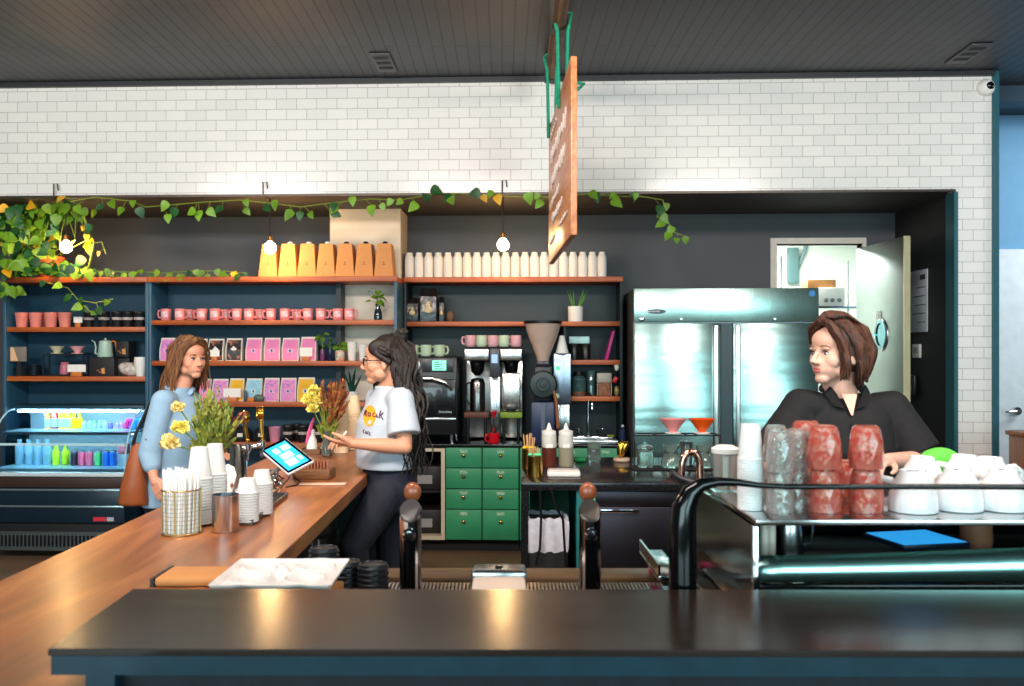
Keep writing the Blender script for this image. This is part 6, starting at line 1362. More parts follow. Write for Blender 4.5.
# ================= on the low work counter =================
def LP(px, D, dz=0.001): return CF((px-CX)/F_PX*D, D, ZL+dz)
def tap(px, label):
    D = 2.42; p = LP(px, D); s_ = D/F_PX; t = thing('tap_tower', label, 'tap tower', p, YAW); r = 11*s_; h = H-(512-CY)*s_-p.z
    g = G(); n = 34; lo = [g._v((r*math.cos(2*math.pi*i/n), r*math.sin(2*math.pi*i/n), 0)) for i in range(n)]; hi = [g._v((r*math.cos(2*math.pi*i/n), r*math.sin(2*math.pi*i/n), h+0.024*math.sin(2*math.pi*i/n))) for i in range(n)]
    for i in range(n): g._f([lo[i], lo[(i+1) % n], hi[(i+1) % n], hi[i]])
    g._f(lo[::-1]); g.out('column', CHROME, t)
    g = G(); a = [g._v((r*1.03*math.cos(2*math.pi*i/n), r*1.03*math.sin(2*math.pi*i/n), h+0.001+0.024*math.sin(2*math.pi*i/n))) for i in range(n)]; b = [g._v((r*0.92*math.cos(2*math.pi*i/n), r*0.92*math.sin(2*math.pi*i/n), h+0.007+0.024*math.sin(2*math.pi*i/n))) for i in range(n)]
    for i in range(n): g._f([a[i], a[(i+1) % n], b[(i+1) % n], b[i]])
    g._f(b); g._f(a[::-1]); g.out('slanted_cap', BLACK, t)
    g = G(); 
    for i in range(7):
        a0 = -math.pi/2-0.55+i*1.1/7; a1 = a0+1.1/7; g.quad((r*1.012*math.cos(a0), r*1.012*math.sin(a0), 0), (r*1.012*math.cos(a1), r*1.012*math.sin(a1), 0), (r*1.012*math.cos(a1), r*1.012*math.sin(a1), h-0.05), (r*1.012*math.cos(a0), r*1.012*math.sin(a0), h-0.05))
    g.out('dark_inlay', BLKGL, t)
    g = G(); g.lathe([(0.016, 0), (0.018, 0.006), (0.012, 0.016), (0, 0.017)], 20, T(0, -r, h-0.055) @ Rx(math.pi/2)); g.out('spout_knob', CHROME, t)
    g = G(); g.ell((0.0, 0.06, h+0.044), (0.024, 0.016, 0.028)); g.tube([(0, 0.02, h-0.02), (0, 0.058, h+0.022)], 0.007, 8); g.out('wooden_handle', mat('reddish_handle', (136, 70, 38), 0.35, coat=0.4), t)
    G().lathe([(r*1.2, 0), (r*1.2, 0.006), (r, 0.008)], 30, close=False).out('base_ring', CHROME, t)
tap(410.5, 'chrome tap tower with slanted black cap in front of the woman in jeans')
tap(590, 'chrome tap tower with slanted black cap in front of the granite island')
o = G().prism([(0, 0), (0, 0)], 0, 0) if False else None
gt = thing('drip_grille', 'long slotted steel drip grille along the low work counter', 'drip tray', LP(525, 2.62), YAW)
s_ = 2.62/F_PX; x0_, x1_ = (384-525)*s_, (664-525)*s_
g = G(); g.box(x0_, x1_, -0.05, -0.045, 0, 0.012); g.box(x0_, x1_, 0.045, 0.05, 0, 0.012); n = 74
for i in range(n+1): x = x0_+(x1_-x0_-0.005)*i/n; g.box(x, x+0.005, -0.045, 0.045, 0.006, 0.012)
g.out('slats', brushed('grille_bright', (196, 186, 176), 0.3), gt, smooth=False)
G().box(x0_, x1_, -0.045, 0.045, 0.0, 0.003).out('tray_base', BLKM, gt, smooth=False)
o = G().box((384-525)*2.78/F_PX, (668-525)*2.78/F_PX, -0.06, 0.06, 0, 0.02, bev=0.004).out('wooden_ledge', wood_mat('ledge_wood', (66, 50, 30), (100, 74, 44), 0.45, 'x', 3), loc=LP(525, 2.76), rot=(0, 0, YAW)); tag(o, 'brown wooden ledge along the back of the low work counter', 'ledge')
t = thing('napkin_box', 'steel box with a white lid between the two chrome taps', 'box', LP(499, 2.36), YAW); s_ = 2.3/F_PX
G().box(-0.075, 0.075, 0.045, 0.14, 0, 0.11, bev=0.012).out('steel_body', STEEL, t); G().box(-0.07, 0.07, -0.1, 0.04, 0, 0.099, bev=0.01).out('white_front', mat('warm_white_lid', (214, 196, 180), 0.4), t)
G().cyl((0, 0.092, 0.11), (0, 0.092, 0.116), 0.01).out('button', BLACK, t)
pv = None
LIDM = mat('lid_black', (24, 28, 34), 0.35)
for si, (px, D, n, w_) in enumerate(((373, 2.33, 11, 'stack nearest the chrome tap'), (346, 2.36, 11, 'middle stack by the carrier tray'), (324, 2.46, 12, 'stack behind the carrier tray'))):
    for i in range(n):
        lab = f'black cup lid in the {w_}, {"topmost" if i == n-1 else ("lowest" if i == 0 else ORD[i]+" from the bottom")}'; loc = LP(px, D)+Vector((0, 0, i*0.0135))
        if pv is None:
            pv = G().lathe([(0.038, 0), (0.041, 0.001), (0.041, 0.006), (0.037, 0.009), (0.036, 0.014), (0.033, 0.015), (0.031, 0.0115), (0, 0.0115)], 26).out('cup_cover', LIDM, loc=loc); tag(pv, lab, 'lid', f'black cup lids, {w_}')
        else: c = pv.copy(); COL.objects.link(c); c.location = loc; c['label'] = lab; c['group'] = f'black cup lids, {w_}'
# moulded pulp cup carrier
PULP = mat('white_pulp', (226, 220, 214), 0.85, var=0.04, bump=0.3, scale=60)
t = thing('cup_carrier', 'white moulded pulp cup carrier behind the dark bar', 'cup carrier', LP(283, 2.13, 0.13), YAW)
g = G(); n = 44; W_, Dp = 0.135, 0.125
def hgt(x, y):
    z_ = 0.02
    for cx_ in (-0.064, 0.064):
        for cy_ in (-0.058, 0.058):
            d = math.hypot(x-cx_, y-cy_)
            z_ += 0.03*math.exp(-((d-0.046)/0.012)**2)
    z_ += 0.045*math.exp(-(math.hypot(x, y)/0.028)**2)
    e = max(abs(x)/W_, abs(y)/Dp); z_ += 0.03*max(0, (e-0.85)/0.15)**1.5
    return min(z_, 0.08)
rows = [[g._v((-W_+2*W_*i/n, -Dp+2*Dp*j/n, hgt(-W_+2*W_*i/n, -Dp+2*Dp*j/n))) for i in range(n+1)] for j in range(n+1)]
for j in range(n):
    for i in range(n): g._f([rows[j][i], rows[j][i+1], rows[j+1][i+1], rows[j+1][i]])
o = g.out('moulded_tray', PULP, t, ang=80); md = o.modifiers.new('thick', 'SOLIDIFY'); md.thickness = 0.003
o = G().box(-0.08, 0.125, -0.115, 0.115, 0, 0.127, bev=0.004).out('carton', KRAFT, loc=LP(283, 2.13), rot=(0, 0, YAW)); tag(o, 'kraft carton under the white cup carrier', 'box')
o = G().lathe([(0.018, 0), (0.02, 0.004), (0.018, 0.022), (0.012, 0.028), (0, 0.029)], 20).out('magenta_cap', mat('magenta_plastic', (206, 20, 110), 0.35), loc=LP(655, 2.76, 0.022)); tag(o, 'small magenta cap on the wooden ledge beside the espresso machine', 'cap')
# ================= espresso machine =================
em = thing('espresso_machine', 'glossy black espresso machine with a steel cup tray behind the bar', 'espresso machine', CF(0, 0, ZL), YAW)
em.location = CF(1.0, 1.95, ZL+0.001)
def E(Xc, D, z): return (Xc-1.0, D-1.95, z-ZL-0.001)
def ebox(g, X0, X1, D0, D1, z0, z1, bev=0): a = E(X0, D0, z0); b = E(X1, D1, z1); return g.box(a[0], b[0], a[1], b[1], a[2], b[2], bev=bev)
ZTR = 1.234
STR_ = brushed('tray_steel', (206, 206, 206), 0.14)
EX0, EX1 = 0.563, 1.62
ebox(G(), EX0, EX1, 1.955, 2.44, ZTR-0.014, ZTR, 0.003).out('cup_tray', STR_, em)
g = G(); pts = [E(0.40, 1.93, 0.905), E(0.398, 1.93, 1.1), E(0.398, 1.93, 1.22), E(0.402, 1.93, 1.265), E(0.416, 1.93, 1.297), E(0.44, 1.93, 1.314), E(0.475, 1.93, 1.320), E(0.52, 1.93, 1.318), E(0.56, 1.93, 1.312), E(0.62, 1.93, 1.309), E(1.0, 1.93, 1.309), E(1.62, 1.93, 1.306)]
g.tube(pts, [0.030, 0.030, 0.029, 0.026, 0.021, 0.015, 0.0105, 0.008, 0.0065, 0.0062, 0.0062, 0.0062], 14, flat=1.0); g.out('side_arch', BLKGL, em)
g = G(); g.tube([E(1.62, 1.93, 0.905), E(1.62, 1.93, 1.306)], 0.03, 12); g.out('side_arch', BLKGL, em)
g = G(); g.prism([(E(0, 1.975, 0)[1], E(0, 0, 0.94)[2]), (E(0, 2.62, 0)[1], E(0, 0, 0.94)[2]), (E(0, 2.62, 0)[1], E(0, 0, 1.215)[2]), (E(0, 1.975, 0)[1], E(0, 0, 1.215)[2])], E(EX0, 0, 0)[0], E(EX0+0.014, 0, 0)[0], Matrix(((0, 0, 1, 0), (1, 0, 0, 0), (0, 1, 0, 0), (0, 0, 0, 1)))); g.out('side_panel', BLKGL, em, smooth=False)
g = G(); ebox(g, 0.43, EX0-0.001, 1.95, 2.55, 0.915, 0.935, 0.004); ebox(g, 0.50, EX0-0.001, 2.0, 2.5, 0.936, 1.0, 0.01); g.out('side_base', BLKGL, em)
ebox(G(), EX0-0.006, EX0+0.006, 1.956, 1.972, 0.905, ZTR-0.015, 0.002).out('corner_strip', CHROME, em)
g = G(); n = 20; lo = []; hi = []
for i in range(n+1):
    X = EX0+0.01+(EX1-EX0-0.01)*i/n; lo.append(g._v(E(X, 1.962, 1.097))); hi.append(g._v(E(X, 1.980, 1.150+0.018*((X-EX0)/0.58)**1.4 if X < 1.5 else 1.19)))
for i in range(n): g._f([lo[i], lo[i+1], hi[i+1], hi[i]])
o = g.out('rear_panel', brushed('mirror_steel_reflection_tint', (180, 232, 224), 0.3), em); md = o.modifiers.new('thick', 'SOLIDIFY'); md.thickness = 0.006  # mint base colour paints the cyan window reflection into the steel
ebox(G(), EX0+0.01, EX1, 1.965, 1.99, 0.93, 1.09, 0.004).out('lower_panel', BLKGL, em)
ebox(G(), EX0+0.03, EX1-0.02, 2.06, 2.66, 0.93, 1.10, 0.01).out('body', mat('machine_black', (12, 13, 15), 0.3), em)
ebox(G(), EX0+0.03, EX1-0.02, 2.45, 2.66, 1.101, 1.215, 0.006).out('boiler_housing', BLKGL, em)
for x in (0.72, 1.05, 1.38):
    g = G(); a = E(x, 2.72, 1.12); g.lathe([(0.035, 0), (0.036, 0.06), (0.025, 0.062), (0, 0.062)], 20, T(*a)); gh = g.out('group_head', CHROME, em)
    G().tube([E(x, 2.76, 1.11), E(x, 2.93, 1.10)], [0.014, 0.012], 10).out('portafilter_handle', BLACK, gh)
g = G(); g.tube([E(0.592, 2.62, 1.20), E(0.591, 2.62, 1.25)]+[E(0.565+0.026*math.cos(a), 2.62, 1.262+0.045*math.sin(a)) for a in [math.pi*k/10 for k in range(11)]]+[E(0.536, 2.62, 1.222)], 0.0105, 12); g.out('steam_wand', mat('rose_chrome', (214, 160, 140), 0.1, 1.0, var=0), em)
G().tube([E(0.50, 2.6, 1.245), E(0.525, 2.6, 1.23), E(0.60, 2.6, 1.205)], [0.014, 0.012, 0.012], 10).out('steam_knob', BLACK, em)
g = G(); ebox(g, 0.43, 0.50, 2.4, 2.72, 0.985, 1.0, 0.003); ebox(g, 0.43, 0.436, 2.4, 2.72, 1.0, 1.03); g.out('drip_tray_end', STR_, em)
for x in (0.66, 1.5):
    for d in (2.12, 2.55): G().cyl(E(x, d, 0.902), E(x, d, 0.929), 0.025).out('foot', BLACK, em)
# under-tray things
def onm(px, D, z=1.103): return CF((px-CX)/F_PX*D, D, z)
t = thing('milk_pitcher', 'steel milk pitcher under the cup tray of the espresso machine', 'pitcher', onm(788, 2.22)); G().lathe([(0.038, 0), (0.04, 0.01), (0.035, 0.06), (0.033, 0.095), (0.031, 0.095), (0, 0.02)], 24).out('jug', STEEL, t); G().tube([(0.034, -0.01, 0.085), (0.055, -0.02, 0.07), (0.052, -0.02, 0.03), (0.038, -0.01, 0.02)], 0.004, 6).out('handle', STEEL, t)
for i, px in enumerate((764, 771.5)):
    o = G().lathe([(0.009, 0), (0.01, 0.005), (0.01, 0.09), (0.007, 0.098), (0, 0.098)], 14).out('white_tube', mat('cream_tube', (216, 206, 190), 0.4), loc=onm(px, 2.14)); tag(o, ('white tube under the cup tray next to the corner of the machine' if i == 0 else 'white tube under the cup tray next to the milk pitcher'), 'tube')
t = thing('blue_tablet', 'bright blue flat screen lying under the cup tray', 'tablet', onm(918, 2.2, 1.13)); G().box(-0.09, 0.09, -0.07, 0.09, 0, 0.012, bev=0.002, M=Rz(0.25)).out('body', mat('dark_navy_case', (16, 30, 50), 0.3), t); G().box(-0.084, 0.084, -0.064, 0.084, 0.0125, 0.0135, M=Rz(0.25)).out('screen', mat('cyan_screen', (40, 150, 220), 0.3, emit=(40, 160, 235), es=0.8, var=0.2, scale=30), t, smooth=False)
G().cyl((0, 0, -0.026), (0, 0, -0.001), 0.03).out('foot', BLACK, t)
t = thing('tamper', 'brown leather-wrapped tamper stand under the cup tray', 'tamper', onm(976, 2.25)); G().lathe([(0.034, 0), (0.038, 0.02), (0.036, 0.08), (0.03, 0.1), (0, 0.1)], 22).out('body', mat('brown_leather', (136, 90, 62), 0.6, var=0.2), t); G().lathe([(0.037, 0.04), (0.037, 0.046)], 22, close=False).out('seam', BLACK, t)
# ---- on the cup tray
def TR_(px, py): return PZ(px, py, ZTR+0.001)
CUPW = mat('white_paper_cup', (244, 242, 240), 0.5, var=0.01)
p = TR_(750.5, 509)
cup_stack(p, 20, 0.0215, 0.0285, 0.082, 0.0060, CUPW, 'white paper cup of the stack on the espresso machine', 'white paper cups on the machine', lip=0.0012, name='paper_cup')
t = thing('lidded_container', 'clear plastic tub with a white lid at the back left of the cup tray', 'tub', TR_(726.5, 490)); t.location = CF((727-CX)/F_PX*2.36, 2.38, ZTR+0.001)
G().lathe([(0.026, 0), (0.029, 0.005), (0.033, 0.095), (0, 0.095)], 24).out('tub', mat('tub_plastic', (206, 196, 186), 0.15, trans=0.6, var=0), t); G().lathe([(0.035, 0.0955), (0.036, 0.108), (0.02, 0.116), (0, 0.117)], 24).out('lid', WHITE, t)
def facet_glass(m, r0, r1, h, seed, name, label, loc, grp, prev=None):
    if prev: return dup(prev, loc, random.Random(seed).uniform(0, 3), label)
    t = thing(name, label, 'glass', loc, seed, grp); g = G(); n = 10; rings = []
    for k, (q, f) in enumerate(((0, 1.0), (0.3, 1.05), (0.62, 1.0), (0.9, 0.86), (1.0, 0.78))):
        R = (r0*f); rings.append([g._v((R*math.cos(2*math.pi*(i+0.5*(k % 2))/n), R*math.sin(2*math.pi*(i+0.5*(k % 2))/n), h*q)) for i in range(n)])
    for a, b, k in zip(rings, rings[1:], range(9)):
        for i in range(n):
            if k % 2 == 0: g._f([a[i], a[(i+1) % n], b[i]]); g._f([a[(i+1) % n], b[(i+1) % n], b[i]])
            else: g._f([a[i], a[(i+1) % n], b[(i+1) % n]]); g._f([a[i], b[(i+1) % n], b[i]])
    g._f(rings[-1])
    inner = [[g._v((v.co.x*0.9, v.co.y*0.9, v.co.z*0.9)) for v in rr_] for rr_ in rings]
    for a, b in zip(inner, inner[1:]):
        for i in range(n): g._f([a[i], b[i], b[(i+1) % n], a[(i+1) % n]])
    g._f(inner[-1][::-1])
    for i in range(n): g._f([rings[0][i], inner[0][i], inner[0][(i+1) % n], rings[0][(i+1) % n]])
    g.out('bowl', m, t, smooth=False)
    G().lathe([(r0*0.70, h+0.0006), (r0*0.68, h+0.003), (0, h+0.003)], n).out('base', m, t, smooth=False); return t
def irid(name, c1, c2, tr):
    m = mat(name, c1, 0.05, trans=tr, var=0, ior=1.42, coat=0.6); N = m.node_tree.nodes; L = m.node_tree.links; b = N['Principled BSDF']
    b.inputs['Coat Tint'].default_value = rgb(*c2); tc = N.new('ShaderNodeTexCoord'); no = N.new('ShaderNodeTexVoronoi'); no.inputs['Scale'].default_value = 75
    L.new(tc.outputs['Object'], no.inputs['Vector']); cr = N.new('ShaderNodeValToRGB'); cr.color_ramp.elements[0].color = rgb(*c1); cr.color_ramp.elements[1].color = rgb(*c2); L.new(no.outputs['Color'], cr.inputs[0]); L.new(cr.outputs[0], b.inputs['Base Color'])
    bp = N.new('ShaderNodeBump'); bp.inputs['Strength'].default_value = 0.5; bp.inputs['Distance'].default_value = 0.004; L.new(no.outputs['Distance'], bp.inputs['Height']); L.new(bp.outputs[0], b.inputs['Normal'])
    try: b.inputs['Thin Film Thickness'].default_value = 420; b.inputs['Thin Film IOR'].default_value = 1.5
    except Exception: pass
    return m
PKG = irid('iridescent_pink_glass', (250, 104, 98), (255, 190, 170), 0.5); CLG = irid('cut_clear_glass', (226, 220, 216), (255, 250, 246), 0.72)
pv = None
for i, (px, py, w_) in enumerate(((780, 512, 'front'), (797, 507, 'right'), (776, 500, 'back'))):
    p = TR_(px, py)
    for k in range(2):
        lab = f'clear cut glass tumbler, {"upper" if k else "lower"} of the {w_} stack beside the paper cups'
        q = facet_glass(CLG, 0.030, 0, 0.088, i+k*3, 'glass_tumbler', lab, p+Vector((0, 0, k*0.0925)), 'clear tumblers on the machine', pv); pv = pv or q
pv = None
for i, (px, py, w_) in enumerate(((824, 511, 'front stack nearer the clear glasses'), (866, 511, 'front stack nearer the white cups'), (806, 501, 'back stack nearer the clear glasses'), (846, 500, 'back stack in the gap between the front ones'))):
    p = TR_(px, py)
    for k in range(2):
        if i == 3 and k == 1: continue
        lab = f'iridescent pink glass, {"upper" if k else "lower"} of the {w_}' if i < 3 else 'single iridescent pink glass in the gap behind the front stacks'
        q = facet_glass(PKG, 0.037, 0, 0.094, i+k*3, 'pink_glass', lab, p+Vector((0, 0, k*0.0985)), 'pink glasses on the machine', pv); pv = pv or q
pv = None
SLOT = mat('dark_slot_mark', (70, 62, 66), 0.5)
for i, (px, py, rot_, w_, hnd) in enumerate(((913, 511, 0.1, 'front row, nearest the pink glasses', 2.6), (958, 509.5, 0.5, 'front row, middle one', 1.7), (1003, 509.5, 0.7, 'front row, at the right edge', 1.9), (922, 493, 1.0, 'back row, nearest the pink glasses', 0.7), (964, 491, 0.0, 'back row, beside the lettuce-green cloth', 3.0), (990, 494, 0.8, 'back row, with its handle showing at right', 0.1))):
    p = TR_(px, py); lab = f'white ceramic cup turned upside down, {w_}'
    if pv is None:
        pv = thing('ceramic_cup', lab, 'cup', p, hnd, 'white cups turned upside down on the machine')
        G().lathe([(0.051, 0), (0.0535, 0.002), (0.0535, 0.012), (0.051, 0.04), (0.043, 0.066), (0.031, 0.084), (0.029, 0.094), (0.026, 0.094), (0.025, 0.0905), (0, 0.0905)], 34).out('cup_body', CERAM, pv)
        G().tube([(0.050, 0, 0.022), (0.07, 0, 0.02), (0.083, 0, 0.035), (0.082, 0, 0.058), (0.064, 0, 0.07), (0.043, 0, 0.066)], [0.008, 0.0075, 0.007, 0.007, 0.0075, 0.008], 10).out('handle', CERAM, pv)
        G().box(-0.014, 0.014, -0.0018, 0.0018, 0.091, 0.0925).out('base_mark', SLOT, pv, smooth=False)
    else: dup(pv, p, hnd, lab)
o = lump('green_cloth', 'bright green crumpled cloth behind the white cups', 'cloth', CF((947-CX)/F_PX*2.5, 2.55, 1.218), 0.07, 0.04, 0.055, mat('bright_green', (96, 206, 70), 0.7, var=0.2), 12, 0.3)
# ================= people =================
def fuse(g, voxel, it, name, m, parent, fac=0.5):
    """turn overlapping volumes into one continuous smooth surface"""
    bmesh.ops.recalc_face_normals(g.b, faces=g.b.faces[:])
    me = bpy.data.meshes.new('tmp'); g.b.to_mesh(me); g.b.free(); o = bpy.data.objects.new('tmp', me); COL.objects.link(o)
    r = o.modifiers.new('r', 'REMESH'); r.mode = 'VOXEL'; r.voxel_size = voxel
    s = o.modifiers.new('s', 'SMOOTH'); s.iterations = it; s.factor = fac
    dg = bpy.context.evaluated_depsgraph_get(); dg.update()
    me2 = bpy.data.meshes.new_from_object(o.evaluated_get(dg)); bpy.data.objects.remove(o); bpy.data.meshes.remove(me)
    me2.name = name; me2.materials.clear()
    for x in (m if isinstance(m, (list, tuple)) else [m]): me2.materials.append(x)
    me2.shade_smooth()
    q = bpy.data.objects.new(name, me2); COL.objects.link(q); q.parent = parent; return q
def loft(g, secs, seg=28, M=None):
    M = M or Matrix.Identity(4); R = []
    for x, y, z, rx, ry in secs: R.append([g._v(M @ Vector((x+rx*math.cos(2*math.pi*i/seg), y+ry*math.sin(2*math.pi*i/seg), z))) for i in range(seg)])
    for a, b in zip(R, R[1:]):
        for i in range(seg): g._f([a[i], a[(i+1) % seg], b[(i+1) % seg], b[i]])
    g._f(R[0][::-1]); g._f(R[-1]); return g
def limb(g, pts, rad, flat=1.0, seg=16):
    P = [Vector(p) for p in pts]; n = 6; Q = []; RR = []
    for i in range(len(P)-1):
        for k in range(n): t_ = k/n; Q.append(P[i].lerp(P[i+1], t_)); RR.append(rad[i]*(1-t_)+rad[i+1]*t_)
    Q.append(P[-1]); RR.append(rad[-1]); g.tube(Q, RR, seg, flat=flat)
    for p, r in zip(P, rad): g.ell(p, (r, r, r), seg=14, rings=10)
def hand(g, wrist, tip, back, thumb_side=1, curl=0.35, s=1.0):
    """palm, four fingers and a thumb; tip = direction point, back = direction of the back of the hand"""
    w_ = Vector(wrist); x = (Vector(tip)-w_).normalized(); z = Vector(back); z = (z-x*z.dot(x)).normalized(); y = z.cross(x)*thumb_side
    def P(a, b, c): return w_+(x*a+y*b+z*c)*s
    limb(g, [P(-0.01, 0, 0), P(0.02, 0, 0)], [0.024*s, 0.025*s], seg=12)
    for b_, r_ in ((-0.026, 0.0135), (-0.009, 0.0145), (0.009, 0.015), (0.026, 0.0145)): limb(g, [P(0.012, b_*0.6, 0), P(0.05, b_, 0.001), P(0.085, b_*1.08, 0)], [0.016*s, r_*s, (r_-0.002)*s], seg=10)
    for b_, l_ in ((0.029, 0.066), (0.010, 0.075), (-0.010, 0.070), (-0.028, 0.055)):
        p = [0.087, b_, 0.0]; a = 0.0; pts = [tuple(p)]
        for q, c_ in ((0.45, 0.9), (0.31, 1.1), (0.24, 0.8)): a += curl*c_; p = [p[0]+math.cos(a)*l_*q, p[1]+(b_*0.12), p[2]-math.sin(a)*l_*q]; pts.append(tuple(p))
        limb(g, [P(*q) for q in pts], [0.0098*s, 0.0088*s, 0.008*s, 0.0068*s], seg=10)
    limb(g, [P(0.018, 0.022, -0.004), P(0.045, 0.05, -0.014), P(0.072, 0.06, -0.022), P(0.094, 0.06, -0.028)], [0.016*s, 0.0125*s, 0.0105*s, 0.008*s], seg=10)
def head(g, M):
    e = lambda c, r, m_=None: g.ell(M @ Vector(c), r, (M.to_3x3().to_4x4() @ (m_ or Matrix.Identity(4))), seg=22, rings=16)
    e((0, 0.014, 0.036), (0.075, 0.094, 0.083)); e((0, -0.028, -0.015), (0.061, 0.056, 0.075)); e((0, -0.036, -0.062), (0.047, 0.046, 0.036))
    e((0, -0.064, -0.088), (0.028, 0.024, 0.021)); e((0, -0.044, 0.046), (0.058, 0.045, 0.045)); e((0, -0.042, -0.04), (0.053, 0.05, 0.056))
    for s_ in (-1, 1):
        e((s_*0.027, -0.0785, 0.018), (0.023, 0.009, 0.007)); e((s_*0.034, -0.050, -0.022), (0.030, 0.031, 0.034)); e((s_*0.047, -0.015, -0.06), (0.016, 0.034, 0.026))
        e((s_*0.0115, -0.099, -0.0325), (0.0085, 0.0095, 0.007)); e((s_*0.077, 0.006, -0.014), (0.007, 0.016, 0.029), Rx(-0.2)); e((s_*0.079, 0.006, -0.03), (0.006, 0.009, 0.012))
    g.tube([M @ Vector(p) for p in ((0, -0.077, 0.02), (0, -0.092, -0.003), (0, -0.108, -0.024), (0, -0.110, -0.032))], [0.009, 0.0085, 0.010, 0.0085], 12); e((0, -0.109, -0.027), (0.010, 0.010, 0.009))
    e((0, -0.076, -0.056), (0.03, 0.016, 0.022))
def face_parts(parent, M, brow, lip, iris=(60, 70, 60), smile=False, age_lash=True):
    W = mat('eye_white', (206, 198, 194), 0.2, var=0); I = mat('iris_%d' % iris[0], iris, 0.2, var=0); LSH = mat('lash', (40, 26, 22), 0.6)
    for s_ in (-1, 1):
        g = G(M); g.ell((s_*0.0305, -0.0735, 0.001), (0.0128, 0.0095, 0.0068), seg=14); o = g.out('eye', W, parent)
        g = G(M); g.ell((s_*0.0305, -0.0803, 0.0012), (0.0058, 0.0034, 0.0058), seg=12); g.out('iris', I, o)
        g = G(M); g.tube([(s_*0.0185, -0.0815, 0.003), (s_*0.025, -0.0852, 0.009), (s_*0.034, -0.0842, 0.0095), (s_*0.0435, -0.0765, 0.0035)], [0.0012, 0.0022, 0.0024, 0.0014], 6); g.out('eyelashes', LSH, parent)
        g = G(M); g.tube([(s_*0.0145, -0.0895, 0.0245), (s_*0.028, -0.0895, 0.0285), (s_*0.040, -0.0815, 0.0275), (s_*0.048, -0.0725, 0.021)], [0.0025, 0.0032, 0.0028, 0.0014], 6, flat=0.6); g.out('eyebrow', brow, parent)
    dz = 0.003 if smile else 0
    g = G(M); g.tube([(-0.0225, -0.0825, -0.0565+dz), (-0.011, -0.0905, -0.0533), (0, -0.0925, -0.0545), (0.011, -0.0905, -0.0533), (0.0225, -0.0825, -0.0565+dz)], [0.0015, 0.0038, 0.0036, 0.0038, 0.0015], 8); g.out('upper_lip', lip, parent)
    g = G(M); g.tube([(-0.0215, -0.082, -0.0585+dz), (-0.010, -0.0895, -0.0625), (0, -0.0915, -0.0635), (0.010, -0.0895, -0.0625), (0.0215, -0.082, -0.0585+dz)], [0.0015, 0.004, 0.0045, 0.004, 0.0015], 8); g.out('lower_lip', lip, parent)
    if smile: g = G(M); g.tube([(-0.015, -0.0895, -0.0570), (0, -0.0935, -0.0585), (0.015, -0.0895, -0.0570)], [0.001, 0.0028, 0.001], 6); g.out('teeth', mat('teeth', (240, 236, 228), 0.3), parent)
def skin(name, c): return mat(name, c, 0.5, var=0.05, scale=14, sss=0.12)
def hairm(name, c1, c2): return wood_mat(name, c1, c2, 0.62, 'z', 10.0, 0.0, ratio=7)
def lock_set(g, specs, seed, M):
    rr = random.Random(seed)
    for pts, r, n, jit, wav in specs:
        P = [Vector(p) for p in pts]
        for k in range(n):
            off = Vector((rr.gauss(0, jit), rr.gauss(0, jit), rr.gauss(0, jit*0.5))); ph = rr.uniform(0, 6.28); Q = []; R = []; m = 16
            for i in range(m+1):
                t_ = i/m*(len(P)-1); a = min(int(t_), len(P)-2); q = P[a].lerp(P[a+1], t_-a)
                q = q + off*(0.35+0.65*i/m) + Vector((math.sin(ph+i*1.15), math.cos(ph*1.3+i*1.15), 0))*wav*min(1, i/5)
                Q.append(M @ q); R.append(r*(0.85+0.4*math.sin(math.pi*min(1, i/m+0.15)))*(1-0.75*(i/m)**3)*rr.uniform(0.95, 1.05))
            g.tube(Q, R, 6, flat=0.6)
class Person:
    def __init__(s, label, px, D, rz, name='person'):
        s.loc = CF((px-CX)/F_PX*D, D, 0); s.rz = rz+YAW; s.root = thing(name, label, 'person', s.loc, s.rz); s.Mi = (T(*s.loc) @ Rz(s.rz)).inverted()
    def P(s, px, py, D): return s.Mi @ CF((px-CX)/F_PX*D, D, H-(py-CY)/F_PX*D)
    def D(s, dx, dd, dz): # camera-right, away, up direction -> local
        return (s.Mi.to_3x3() @ (RT*dx+FW*dd+Vector((0, 0, dz))))
def shoe(g, ankle, fwd, s=1.0):
    a = Vector(ankle); f = Vector(fwd).normalized(); z0 = a.z-0.085
    Mx = Matrix.Identity(4); yv = -f; xv = Vector((0, 0, 1)).cross(yv)*-1
    Mx = Matrix(((f.x, -f.y, 0, a.x), (f.y, f.x, 0, a.y), (0, 0, 1, z0), (0, 0, 0, 1)))
    g.ell(Mx @ Vector((0.0, 0, 0.04)), (0.045, 0.036, 0.04), Matrix.Rotation(math.atan2(f.y, f.x), 4, 'Z')); g.ell(Mx @ Vector((0.07, 0, 0.032)), (0.09, 0.042, 0.032), Matrix.Rotation(math.atan2(f.y, f.x), 4, 'Z')); g.ell(Mx @ Vector((0.12, 0, 0.027)), (0.05, 0.043, 0.027), Matrix.Rotation(math.atan2(f.y, f.x), 4, 'Z'))
DENIM = mat('dark_denim', (18, 24, 40), 0.8, var=0.25, scale=30, stretch=(1, 1, 0.3)); LSN = mat('stitching', (70, 80, 100), 0.8)
